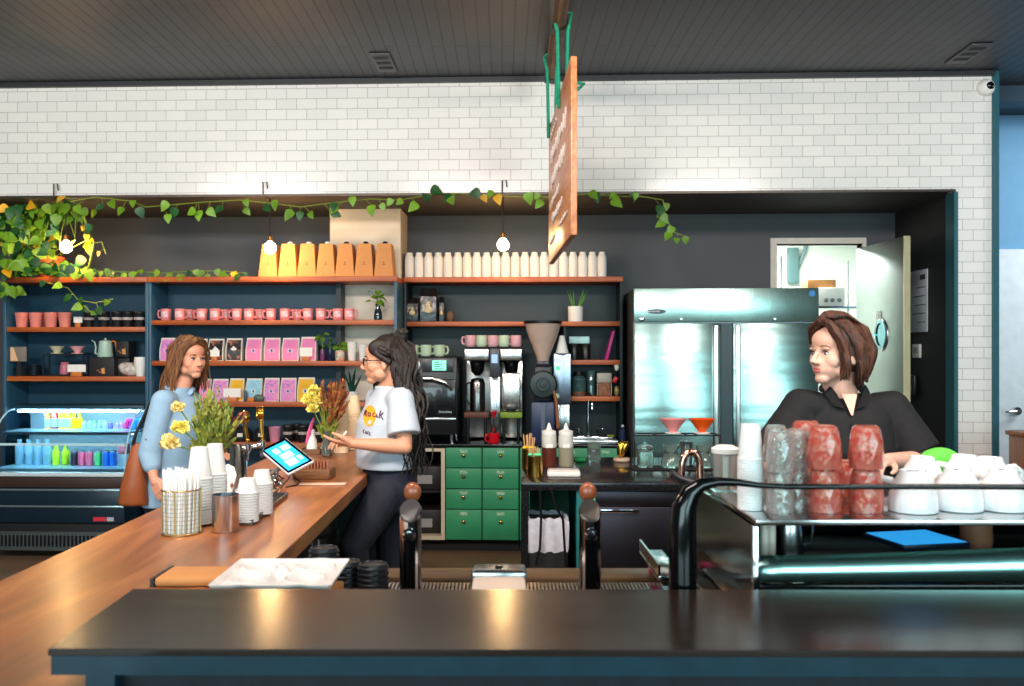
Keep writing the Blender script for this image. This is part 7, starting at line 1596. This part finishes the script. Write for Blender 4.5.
# ---------------- woman in glasses ----------------
W = Person('woman in glasses and white graphic T-shirt with long dark hair, hands over the counter', 388, 4.32, math.radians(-60))
D0 = 4.32
SK = skin('skin_warm', (206, 146, 116)); HR = hairm('hair_dark', (10, 6, 5), (38, 20, 14))
hc = W.P(384, 361, 4.33); Mh = T(*hc) @ Rz(math.radians(-27)) @ Rx(math.radians(3)) @ Matrix.Scale(0.985, 4)
nsh, fsh = W.P(401, 400, 4.2), W.P(378, 399, 4.5)
nel, nwr = W.P(405, 447, 4.14), W.P(354, 443.5, 4.1); fel, fwr = W.P(378, 446, 4.52), W.P(352, 441, 4.35)
ntip, ftip = W.P(327, 441, 4.14), W.P(330, 440, 4.22)
hipc = W.P(388, 487, 4.34); hz = hipc.z
g = G(); head(g, Mh)
limb(g, [Mh @ Vector((0, 0.02, -0.05)), Mh @ Vector((0, 0.035, -0.10)), W.P(387, 392, 4.36)], [0.05, 0.047, 0.056])
cz = nsh.z; cmid = (nsh+fsh)/2
loft(g, [(hipc.x, hipc.y, hz-0.08, 0.15, 0.1), (hipc.x, hipc.y, hz, 0.165, 0.11), (hipc.x, hipc.y, hz+0.14, 0.12, 0.09), (cmid.x, cmid.y-0.01, cz-0.13, 0.135, 0.1), (cmid.x, cmid.y, cz-0.02, 0.14, 0.075), (cmid.x, cmid.y, cz+0.025, 0.07, 0.05)])
for sh, el, wr in ((nsh, nel, nwr), (fsh, fel, fwr)): limb(g, [cmid.lerp(sh, 0.5), sh, sh.lerp(el, 0.5), el, el.lerp(wr, 0.35), wr], [0.05, 0.046, 0.041, 0.034, 0.036, 0.023])
hand(g, nwr, ntip, W.D(0.0, -0.35, -0.9), -1, 0.16, 0.93)      # palm up near hand
hand(g, fwr, ftip, W.D(0.15, 0.45, 0.85), -1, 0.42, 0.93)
nh, nk, na = W.P(386, 492, 4.24), W.P(353, 546, 4.12), W.P(371, 628, 4.22)
fh, fk, fa = W.P(392, 492, 4.42), W.P(392, 575, 4.42), W.P(394, 664, 4.46)
na.z = 0.15; fa.z = 0.095
for hp_, kn, an in ((nh, nk, na), (fh, fk, fa)): limb(g, [hp_, kn, kn.lerp(an, 0.35), an], [0.07, 0.05, 0.048, 0.035])
fuse(g, 0.0042, 5, 'body', SK, W.root)
face_parts(W.root, Mh, mat('brow_dark', (40, 24, 20), 0.7), mat('lip_rose', (196, 96, 92), 0.4), (50, 34, 26), smile=True)
g = G()
for s_ in (-1, 1): g.tube([Mh @ Vector((s_*0.031+0.0215*math.cos(a), -0.0975, 0.0005+0.0165*math.sin(a))) for a in [2*math.pi*i/20 for i in range(21)]], 0.0022, 6); g.tube([Mh @ Vector(p) for p in ((s_*0.052, -0.096, 0.005), (s_*0.066, -0.07, 0.006), (s_*0.079, 0.0, 0.003), (s_*0.08, 0.012, -0.008))], 0.0022, 6)
g.tube([Mh @ Vector(p) for p in ((-0.01, -0.0985, 0.004), (0, -0.1, 0.007), (0.01, -0.0985, 0.004))], 0.002, 6); g.out('glasses_frame', BLKGL, W.root)
# T-shirt
TS = mat('white_cotton', (180, 190, 202), 0.85, var=0.04, scale=6, bump=0.25)
hem = W.P(386, 462, 4.33)
g = G()
loft(g, [(hipc.x, hipc.y-0.01, hem.z-0.025, 0.175, 0.135), (hipc.x, hipc.y-0.012, hem.z+0.03, 0.178, 0.14), (hipc.x, hipc.y-0.015, hem.z+0.12, 0.168, 0.14), (cmid.x, cmid.y-0.025, cz-0.20, 0.165, 0.135), (cmid.x, cmid.y-0.02, cz-0.11, 0.168, 0.13), (cmid.x, cmid.y-0.005, cz-0.03, 0.162, 0.098), (cmid.x, cmid.y, cz+0.012, 0.14, 0.075), (cmid.x, cmid.y, cz+0.045, 0.085, 0.065), (cmid.x, cmid.y-0.01, cz+0.062, 0.066, 0.062)])
for sh, el in ((nsh, nel), (fsh, fel)):
    m_ = sh.lerp(el, 0.74); limb(g, [cmid.lerp(sh, 0.72), sh, sh.lerp(el, 0.4)], [0.06, 0.063, 0.068]); g.cyl(sh.lerp(el, 0.3), m_, 0.069, 0.080, seg=20)
for k in range(7):
    a = -2.4+k*0.45; q = Vector((hipc.x+0.16*math.cos(a), hipc.y-0.01+0.125*math.sin(a), hem.z)); g.tube([q, q+Vector((0.01*math.sin(k), 0, 0.1)), Vector((cmid.x+0.12*math.cos(a), cmid.y-0.02+0.105*math.sin(a), cz-0.22))], [0.016, 0.014, 0.005], 8)
shirt = fuse(g, 0.007, 5, 't_shirt', TS, W.root)
# shirt print: projected discs lying on the chest, facing local -Y and the camera side
def on_shirt(px, py):
    """hit the shirt surface along the chest-normal direction"""
    o_ = Vector((0, 0, 0)); 
    d = ray(px, py); A = W.Mi @ Vector((0, 0, H)); B = W.Mi @ (Vector((0, 0, H))+d*10); dd = (B-A).normalized()
    ok, loc_, nor, idx = shirt.ray_cast(A, dd); return (loc_, nor) if ok else (A+dd*4.2, -dd)
def decal(polys_px, m, name, parent, lift=0.003, depth_order=0):
    g = G()
    for poly in polys_px:
        V = []
        for (x, y) in poly:
            l_, n_ = on_shirt(x, y); V.append(g._v(l_+n_*(lift+depth_order*0.0012)))
        if len(V) > 4:
            cx_ = sum(p[0] for p in poly)/len(poly); cy_ = sum(p[1] for p in poly)/len(poly); l_, n_ = on_shirt(cx_, cy_); c = g._v(l_+n_*(lift+depth_order*0.0012))
            for i in range(len(V)): g._f([V[i], V[(i+1) % len(V)], c])
        else: g._f(V)
    return g.out(name, m, parent)
bpy.context.view_layer.update()
oval = [(370+6.4*math.cos(a)-0.6*math.sin(a), 416+10.3*math.sin(a)) for a in [2*math.pi*i/22 for i in range(22)]]
pr = decal([oval], mat('orange_print', (250, 160, 30), 0.7), 'round_print', shirt)
def strokes(lines, wd=0.9):
    out = []
    for ln in lines:
        for (a, b), (c, d) in zip(ln, ln[1:]):
            L_ = math.hypot(c-a, d-b) or 1; nx, ny = -(d-b)/L_*wd/2, (c-a)/L_*wd/2; out.append([(a+nx, b+ny), (c+nx, d+ny), (c-nx, d-ny), (a-nx, b-ny)])
    return out
INK = mat('plum_ink', (84, 40, 60), 0.7)
rock = [[(364.6, 416), (366, 410.5), (367.6, 411.5), (366.6, 413.6), (365.6, 413.6), (367.6, 417)], [(369.6, 412.6), (368.6, 415), (370, 417), (371.4, 415), (370.6, 412.9), (369.6, 412.6)], [(375.6, 413.5), (374, 413.3), (373.2, 415.6), (374.4, 417.2), (376.2, 416.4)], [(377.8, 414.5), (376.8, 416), (377.4, 417.5), (378.8, 417)], [(381.4, 411), (380.2, 414), (379.8, 418.2)], [(383.8, 413), (380.8, 415.4), (383.4, 419.8)]]
decal(strokes(rock, 1.1), INK, 'print_lettering', shirt, depth_order=1.5)
cafe = [[(365.2, 430), (364, 430), (363.6, 432), (364.8, 433)], [(365.8, 433.6), (366.4, 431), (367.2, 434)], [(368, 434.2), (368.2, 431.6), (369.2, 431.8)], [(370.8, 432.4), (369.8, 432.4), (369.6, 435), (370.8, 435.2)]]
decal(strokes(cafe, 0.8), INK, 'print_lettering', shirt)
# jeans and shoes
g = G(); wz = hem.z-0.0
loft(g, [(hipc.x, hipc.y, hz-0.1, 0.155, 0.115), (hipc.x, hipc.y, hz, 0.172, 0.122), (hipc.x, hipc.y, hem.z+0.02, 0.15, 0.108)])
for hp_, kn, an in ((nh, nk, na), (fh, fk, fa)): limb(g, [hp_, hp_.lerp(kn, 0.5), kn, kn.lerp(an, 0.4), an+Vector((0, 0, 0.02))], [0.093, 0.086, 0.069, 0.06, 0.048])
jn_ = fuse(g, 0.007, 5, 'jeans', DENIM, W.root)
g = G(); f = W.D(-1, -0.4, 0); shoe(g, na, f); shoe(g, fa, f); fuse(g, 0.006, 3, 'shoes', BLACK, W.root)
# hair: cap, bun and long curls
g = G(Mh); g.ell((0, 0.028, 0.046), (0.083, 0.093, 0.087), seg=22, rings=14); g.ell((0, 0.075, 0.0), (0.07, 0.05, 0.08)); g.ell((0, 0.085, 0.105), (0.032, 0.036, 0.028)); g.ell((0.005, 0.1, 0.12), (0.025, 0.022, 0.022))
for s_ in (-1, 1): g.ell((s_*0.055, -0.012, 0.065), (0.03, 0.06, 0.045)); g.tube([(s_*0.05, -0.06, 0.07), (s_*0.078, -0.02, 0.03), (s_*0.082, 0.04, -0.01)], [0.012, 0.016, 0.02], 8)
hb = fuse(g, 0.006, 3, 'hair', HR, W.root)
g = G()
lock_set(g, [([(0.03, 0.05, 0.11), (0.075, 0.07, 0.05), (0.10, 0.09, -0.08), (0.11, 0.11, -0.22), (0.11, 0.115, -0.36), (0.10, 0.11, -0.52)], 0.0115, 46, 0.028, 0.018),
    ([(-0.03, 0.05, 0.11), (-0.05, 0.10, 0.0), (-0.02, 0.12, -0.12), (0.02, 0.125, -0.26), (0.05, 0.125, -0.4), (0.06, 0.12, -0.54)], 0.0115, 40, 0.034, 0.018),
    ([(0.0, 0.06, 0.12), (0.03, 0.11, 0.05), (0.06, 0.12, -0.1), (0.08, 0.125, -0.25), (0.09, 0.125, -0.40)], 0.0115, 30, 0.032, 0.018),
    ([(-0.06, 0.02, 0.06), (-0.085, 0.0, -0.03), (-0.095, -0.035, -0.12), (-0.11, -0.06, -0.22), (-0.12, -0.07, -0.3)], 0.010, 20, 0.014, 0.009),
    ([(0.06, -0.03, 0.085), (0.085, 0.02, 0.04), (0.09, 0.07, 0.03)], 0.008, 14, 0.012, 0.004),
    ([(0.0, 0.085, 0.11), (0.02, 0.11, 0.14), (0.0, 0.085, 0.145), (-0.02, 0.07, 0.12)], 0.009, 12, 0.012, 0.006)], 5, Mh)
g.out('hair_curls', HR, W.root)
t = thing('pen', 'white pen held over the hands of the woman in glasses', 'pen', CF((343-CX)/F_PX*4.2, 4.17, H-(437.5-CY)/F_PX*4.17)); G().tube([(-0.012, 0, -0.012), (0.022, 0, 0.028)], 0.0045, 8).out('barrel', WHITE, t); G().tube([(-0.012, 0, -0.012), (-0.017, 0, -0.018)], [0.004, 0.001], 8).out('tip', BLACK, t)
# ---------------- customer on the left ----------------
L_ = Person('woman with long brown hair in a light blue shirt, standing behind the flowers', 166, 5.2, math.radians(62))
SK2 = skin('skin_rosy', (216, 150, 122)); HR2 = hairm('hair_honey', (70, 38, 20), (160, 104, 56))
hc = L_.P(190, 359, 5.18); Mh = T(*hc) @ Rz(math.radians(-11)) @ Rx(math.radians(2)) @ Matrix.Scale(1.0, 4)
nsh, fsh = L_.P(163, 401, 5.02), L_.P(191, 399, 5.34)
nel, nwr = L_.P(150, 453, 5.0), L_.P(154, 479, 4.94); fel, fwr = L_.P(196, 455, 5.42), L_.P(215, 452, 5.3)
cmid = (nsh+fsh)/2; cz = nsh.z; hipc = L_.P(169, 487, 5.2); hz = hipc.z
g = G(); head(g, Mh); limb(g, [Mh @ Vector((0, 0.02, -0.05)), Mh @ Vector((0, 0.035, -0.10)), cmid+Vector((0, 0, 0.03))], [0.05, 0.046, 0.055])
def torso(g, o=0.0):
    loft(g, [(hipc.x, hipc.y, hz-0.08, 0.15+o, 0.1+o), (hipc.x, hipc.y, hz, 0.165+o, 0.11+o), (hipc.x, hipc.y-0.01, hz+0.14, 0.125+o, 0.09+o), (cmid.x, cmid.y-0.01, cz-0.13, 0.135+o, 0.1+o), (cmid.x, cmid.y, cz-0.02, 0.14+o, 0.075+o), (cmid.x, cmid.y, cz+0.025, 0.07+o, 0.05+o)])
torso(g)
for sh, el, wr in ((nsh, nel, nwr), (fsh, fel, fwr)): limb(g, [cmid.lerp(sh, 0.5), sh, el, el.lerp(wr, 0.3), wr], [0.05, 0.046, 0.036, 0.036, 0.024])
hand(g, nwr, L_.P(160, 494, 4.92), L_.D(-0.5, -0.8, 0.2), 1, 0.3, 0.93); hand(g, fwr, L_.P(232, 457, 5.25), L_.D(0, 0.1, 1), 1, 0.2, 0.93)
hips = [L_.P(162, 492, 5.14), L_.P(174, 492, 5.28)]; ank = [Vector((hips[0].x, hips[0].y+0.02, 0.095)), Vector((hips[1].x, hips[1].y-0.08, 0.095))]
for h_, a_ in zip(hips, ank): k_ = h_.lerp(a_, 0.5)+Vector((0, -0.02, 0)); limb(g, [h_, k_, k_.lerp(a_, 0.35), a_], [0.07, 0.05, 0.048, 0.034])
fuse(g, 0.0042, 5, 'body', SK2, L_.root)
face_parts(L_.root, Mh, mat('brow_brown', (110, 70, 44), 0.7), mat('lip_pink', (206, 106, 96), 0.4), (90, 80, 70), smile=True)
BLS = mat('light_blue_cotton', (146, 178, 204), 0.85, var=0.07, scale=10, bump=0.3)
g = G(); loft(g, [(hipc.x, hipc.y-0.005, hz-0.1, 0.172, 0.125), (hipc.x, hipc.y-0.005, hz+0.02, 0.178, 0.132), (hipc.x, hipc.y-0.02, hz+0.14, 0.155, 0.12), (cmid.x, cmid.y-0.02, cz-0.14, 0.162, 0.125), (cmid.x, cmid.y-0.005, cz-0.03, 0.16, 0.10), (cmid.x, cmid.y, cz+0.012, 0.14, 0.076), (cmid.x, cmid.y, cz+0.045, 0.085, 0.068), (cmid.x, cmid.y-0.01, cz+0.07, 0.06, 0.058)])
limb(g, [cmid.lerp(nsh, 0.7), nsh, nsh.lerp(nel, 0.5), nel, nel.lerp(nwr, 0.45)], [0.06, 0.064, 0.066, 0.064, 0.052]); limb(g, [cmid.lerp(fsh, 0.7), fsh, fsh.lerp(fel, 0.5), fel, fel.lerp(fwr, 0.4)], [0.06, 0.062, 0.062, 0.058, 0.05])
for k in range(5): a = nsh.lerp(nel, 0.25+k*0.17); g.tube([a+Vector((-0.05, -0.03, 0.02)), a+Vector((-0.055, 0.01, -0.01)), a+Vector((-0.03, 0.05, -0.03))], 0.011, 8)
sh2 = fuse(g, 0.007, 4, 'blue_shirt', BLS, L_.root)
g = G(); c_ = cmid+Vector((0, -0.02, 0.055)); g.tube([c_+Vector((0.07*math.cos(a), 0.066*math.sin(a)-0.0, 0.012*math.sin(a)+0.004)) for a in [-1.3+4.4*i/16+0.0 for i in range(17)]], 0.013, 8, flat=1.6); g.out('collar', BLS, sh2)
g = G(); b_ = nsh.lerp(nel, 0.72); g.ell(b_+Vector((-0.062, -0.012, 0)), (0.006, 0.006, 0.006)); g.out('button', mat('brown_button', (110, 90, 70), 0.4), sh2)
g = G(); loft(g, [(hipc.x, hipc.y, hz-0.12, 0.155, 0.113), (hipc.x, hipc.y, hz-0.0, 0.168, 0.118), (hipc.x, hipc.y, hz+0.05, 0.15, 0.108)])
for h_, a_ in zip(hips, ank): k_ = h_.lerp(a_, 0.5)+Vector((0, -0.02, 0)); limb(g, [h_, k_, a_+Vector((0, 0, 0.02))], [0.09, 0.068, 0.05])
fuse(g, 0.008, 4, 'jeans', DENIM, L_.root)
g = G(); [shoe(g, a_, (0, -1, 0)) for a_ in ank]; fuse(g, 0.006, 3, 'shoes', BLACK, L_.root)
g = G(Mh); g.ell((0, 0.024, 0.046), (0.083, 0.094, 0.084), seg=22, rings=14); g.ell((0, 0.07, -0.03), (0.075, 0.05, 0.1)); g.tube([(0.0, -0.07, 0.105), (-0.05, -0.055, 0.08), (-0.078, -0.02, 0.02), (-0.083, 0.01, -0.06)], [0.014, 0.02, 0.02, 0.022], 10); g.tube([(0.0, -0.07, 0.105), (0.05, -0.055, 0.08), (0.078, -0.02, 0.02), (0.083, 0.01, -0.06)], [0.014, 0.02, 0.02, 0.02], 10)
fuse(g, 0.006, 3, 'hair', HR2, L_.root)
g = G()
lock_set(g, [([(-0.01, -0.075, 0.118), (-0.055, -0.05, 0.09), (-0.085, -0.015, 0.02), (-0.095, 0.01, -0.08), (-0.10, 0.025, -0.17), (-0.11, 0.03, -0.25)], 0.010, 36, 0.013, 0.003),
    ([(-0.01, -0.02, 0.13), (-0.07, 0.02, 0.08), (-0.09, 0.05, -0.03), (-0.095, 0.08, -0.14), (-0.11, 0.10, -0.25)], 0.011, 36, 0.018, 0.004),
    ([(0.0, 0.05, 0.125), (-0.03, 0.11, 0.05), (-0.03, 0.125, -0.08), (-0.05, 0.14, -0.2), (-0.06, 0.15, -0.28)], 0.011, 34, 0.026, 0.004),
    ([(0.01, -0.075, 0.118), (0.055, -0.05, 0.09), (0.084, -0.015, 0.02), (0.088, 0.0, -0.08), (0.09, -0.02, -0.18)], 0.009, 26, 0.010, 0.003),
    ([(0.02, 0.03, 0.125), (0.07, 0.06, 0.05), (0.08, 0.08, -0.1), (0.08, 0.1, -0.22)], 0.011, 26, 0.02, 0.004)], 8, Mh)
g.out('hair_locks', HR2, L_.root)
# tote bag
TAN = mat('tan_leather', (150, 80, 42), 0.45, var=0.15, scale=8)
tb_ = CF((135-CX)/F_PX*5.05, 5.02, 0.74); t = thing('tote_bag', 'tan leather tote bag hanging behind the woman in the light blue shirt', 'bag', tb_, YAW+0.15)
s_ = 5.05/F_PX
loft(G(), [((1.0)*s_, 0, 0, 13.5*s_, 0.05), ((0.5)*s_, 0, 0.02, 14.5*s_, 0.065), ((1.5)*s_, 0, 0.12, 12.5*s_, 0.06), (4*s_, 0, 0.24, 9.5*s_, 0.045), (6*s_, 0, 0.33, 7.2*s_, 0.025), (6.4*s_, 0, 0.345, 7*s_, 0.02)], 26).out('bag_body', TAN, t, ang=60)
G().tube([(1*s_, -0.02, 0.34), (4*s_, -0.03, 0.40), (11*s_, 0.0, 0.50), (15*s_, 0.02, 0.57)], [0.012, 0.011, 0.011, 0.011], 8, flat=0.5).out('strap', mat('dark_strap', (30, 30, 28), 0.5), t)
G().tube([(11*s_, 0.02, 0.34), (13*s_, 0.02, 0.40), (15*s_, 0.02, 0.50), (17*s_, 0.03, 0.56)], [0.012, 0.011, 0.011, 0.011], 8, flat=0.5).out('strap', mat('dark_strap', (30, 30, 28), 0.5), t)
# ---------------- barista on the right ----------------
B = Person('woman with a short brown bob in a black collared shirt behind the espresso machine', 846, 3.5, math.radians(-8))
SK3 = skin('skin_fair', (222, 172, 152)); HR3 = hairm('hair_brown', (38, 19, 12), (98, 52, 30))
hc = B.P(836, 353.5, 3.46); Mh = T(*hc) @ Rz(math.radians(-58)) @ Rx(math.radians(0)) @ Matrix.Scale(1.07, 4)
rs, ls = B.P(800, 407, 3.5), B.P(892, 409, 3.5)
rel, rwr = B.P(768, 462, 3.46), B.P(806, 478, 3.25); lel, lwr = B.P(922, 461, 3.44), B.P(888, 460, 3.25)
cmid = (rs+ls)/2; cz = cmid.z; hipc = B.P(848, 520, 3.52); hz = 0.93; hipc.z = hz
g = G(); head(g, Mh); limb(g, [Mh @ Vector((0.0, 0.02, -0.05)), B.P(838, 385, 3.48), cmid+Vector((-0.01, 0, 0.03))], [0.058, 0.058, 0.064]); torso(g)
for sh, el, wr in ((rs, rel, rwr), (ls, lel, lwr)): limb(g, [cmid.lerp(sh, 0.5), sh, el, el.lerp(wr, 0.3), wr], [0.05, 0.047, 0.038, 0.037, 0.025])
hand(g, rwr, B.P(826, 484, 3.12), B.D(0, -0.2, 1), -1, 0.5, 0.95); hand(g, lwr, B.P(868, 464, 3.14), B.D(0, -0.2, 1), 1, 0.5, 0.95)
hips = [hipc+Vector((-0.08, 0, -0.03)), hipc+Vector((0.08, 0, -0.03))]; ank = [Vector((-0.1, 0.03, 0.095)), Vector((0.11, 0.0, 0.095))]
for h_, a_ in zip(hips, ank): k_ = h_.lerp(a_, 0.5)+Vector((0, -0.02, 0)); limb(g, [h_, k_, k_.lerp(a_, 0.35), a_], [0.07, 0.05, 0.048, 0.034])
fuse(g, 0.0042, 5, 'body', SK3, B.root)
face_parts(B.root, Mh, mat('brow_light', (120, 84, 66), 0.7), mat('lip_muted', (196, 104, 98), 0.4), (70, 84, 90))
BS = mat('black_cotton', (19, 19, 22), 0.85, var=0.15, scale=12, bump=0.3)
g = G(); loft(g, [(hipc.x, hipc.y-0.005, hz-0.08, 0.18, 0.13), (hipc.x, hipc.y-0.01, hz+0.12, 0.175, 0.13), (cmid.x, cmid.y-0.02, cz-0.16, 0.175, 0.13), (cmid.x, cmid.y-0.01, cz-0.04, 0.172, 0.105), (cmid.x, cmid.y, cz+0.02, 0.15, 0.08), (cmid.x-0.005, cmid.y, cz+0.058, 0.08, 0.064)])
for sh, el in ((rs, rel), (ls, lel)): limb(g, [cmid.lerp(sh, 0.7), sh+Vector((0, 0, 0.005)), sh.lerp(el, 0.35)], [0.065, 0.068, 0.074]); g.cyl(sh.lerp(el, 0.25), sh.lerp(el, 0.86), 0.074, 0.088, seg=20)
for k in range(4):
    for s_, sh in ((-1, rs), (1, ls)): g.tube([sh+Vector((-s_*0.02, -0.05, -0.02-k*0.03)), sh+Vector((-s_*0.06, -0.09, -0.1-k*0.04))], [0.012, 0.006], 8)
bs = fuse(g, 0.007, 4, 'black_shirt', BS, B.root)
# open collar: two flaps and a V of skin, placket
nk = cmid+Vector((-0.008, 0, 0.0))
g = G()
for s_ in (-1, 1):
    P_ = [(s_*0.018, -0.100, 0.0), (s_*0.055, -0.088, 0.012), (s_*0.082, -0.045, 0.058), (s_*0.062, -0.058, 0.088), (s_*0.044, -0.086, 0.055)]
    P_ = [nk+Vector(p) for p in P_]; V = [g._v(p) for p in P_]; V2 = [g._v(p+Vector((s_*0.003, -0.008, 0.003))) for p in P_]
    g._f(V); g._f(V2[::-1])
    for i in range(5): g._f([V[i], V[(i+1) % 5], V2[(i+1) % 5], V2[i]])
g.tube([nk+Vector((0.072*math.cos(a), 0.062*math.sin(a), 0.078+0.012*math.sin(a))) for a in [-0.5+(math.pi+1.0)*i/14 for i in range(15)]], 0.015, 8, flat=1.6)
g.out('collar', BS, bs)
g = G(); 
P_ = [nk+Vector(p) for p in ((-0.028, -0.086, 0.058), (0.028, -0.086, 0.058), (0.005, -0.1215, -0.02), (-0.001, -0.1215, -0.02))]
V = [g._v(p) for p in P_]; M2 = nk+Vector((0, -0.112, 0.0)); V3 = g._v(M2); [g._f([V[i], V[(i+1) % 4], V3]) for i in range(4)]; g.out('neckline_skin', SK3, B.root)
g = G(); g.tube([nk+Vector((0.002, -0.124, -0.05)), nk+Vector((0.002, -0.136, -0.12)), nk+Vector((0.002, -0.142, -0.2))], 0.008, 8, flat=0.4); pl = g.out('placket', BS, bs)
for k in range(2): G().ell(nk+Vector((0.002, -0.135-0.006*k, -0.075-k*0.075)), (0.0055, 0.003, 0.0055)).out('button', mat('grey_button', (120, 116, 112), 0.4), pl)
g = G(); loft(g, [(hipc.x, hipc.y, hz-0.12, 0.155, 0.113), (hipc.x, hipc.y, hz, 0.168, 0.118), (hipc.x, hipc.y, hz+0.05, 0.15, 0.108)])
for h_, a_ in zip(hips, ank): k_ = h_.lerp(a_, 0.5)+Vector((0, -0.02, 0)); limb(g, [h_, k_, a_+Vector((0, 0, 0.02))], [0.09, 0.068, 0.05])
fuse(g, 0.008, 4, 'trousers', mat('black_trousers', (26, 26, 30), 0.85), B.root)
g = G(); [shoe(g, a_, (0, -1, 0)) for a_ in ank]; fuse(g, 0.006, 3, 'shoes', BLACK, B.root)
g = G(Mh); g.ell((0, 0.026, 0.044), (0.086, 0.097, 0.088), seg=22, rings=14); g.ell((0, 0.075, -0.01), (0.075, 0.05, 0.08)); g.ell((0.03, 0.03, -0.0), (0.062, 0.07, 0.07))
fuse(g, 0.006, 3, 'hair', HR3, B.root)
g = G()
lock_set(g, [([(0.01, -0.075, 0.12), (0.05, -0.072, 0.10), (0.078, -0.05, 0.04), (0.082, -0.035, -0.03), (0.072, -0.035, -0.085)], 0.010, 26, 0.009, 0.003),
    ([(0.0, -0.03, 0.135), (0.06, -0.01, 0.10), (0.092, 0.02, 0.03), (0.092, 0.03, -0.04), (0.075, 0.045, -0.10)], 0.011, 34, 0.014, 0.003),
    ([(0.0, 0.04, 0.13), (0.05, 0.075, 0.085), (0.065, 0.10, 0.01), (0.055, 0.09, -0.06), (0.04, 0.07, -0.105)], 0.012, 34, 0.014, 0.003),
    ([(0.0, 0.04, 0.13), (-0.02, 0.09, 0.08), (-0.02, 0.11, 0.0), (-0.02, 0.095, -0.07), (-0.02, 0.075, -0.105)], 0.012, 30, 0.018, 0.003),
    ([(0.0, -0.07, 0.12), (-0.05, -0.06, 0.09), (-0.08, -0.02, 0.03), (-0.08, 0.0, -0.05), (-0.07, 0.0, -0.1)], 0.011, 30, 0.012, 0.003),
    ([(0.0, -0.078, 0.118), (0.02, -0.06, 0.142), (0.04, 0.0, 0.14), (0.05, 0.05, 0.11)], 0.010, 16, 0.012, 0.003)], 9, Mh)
g.out('hair_locks', HR3, B.root)
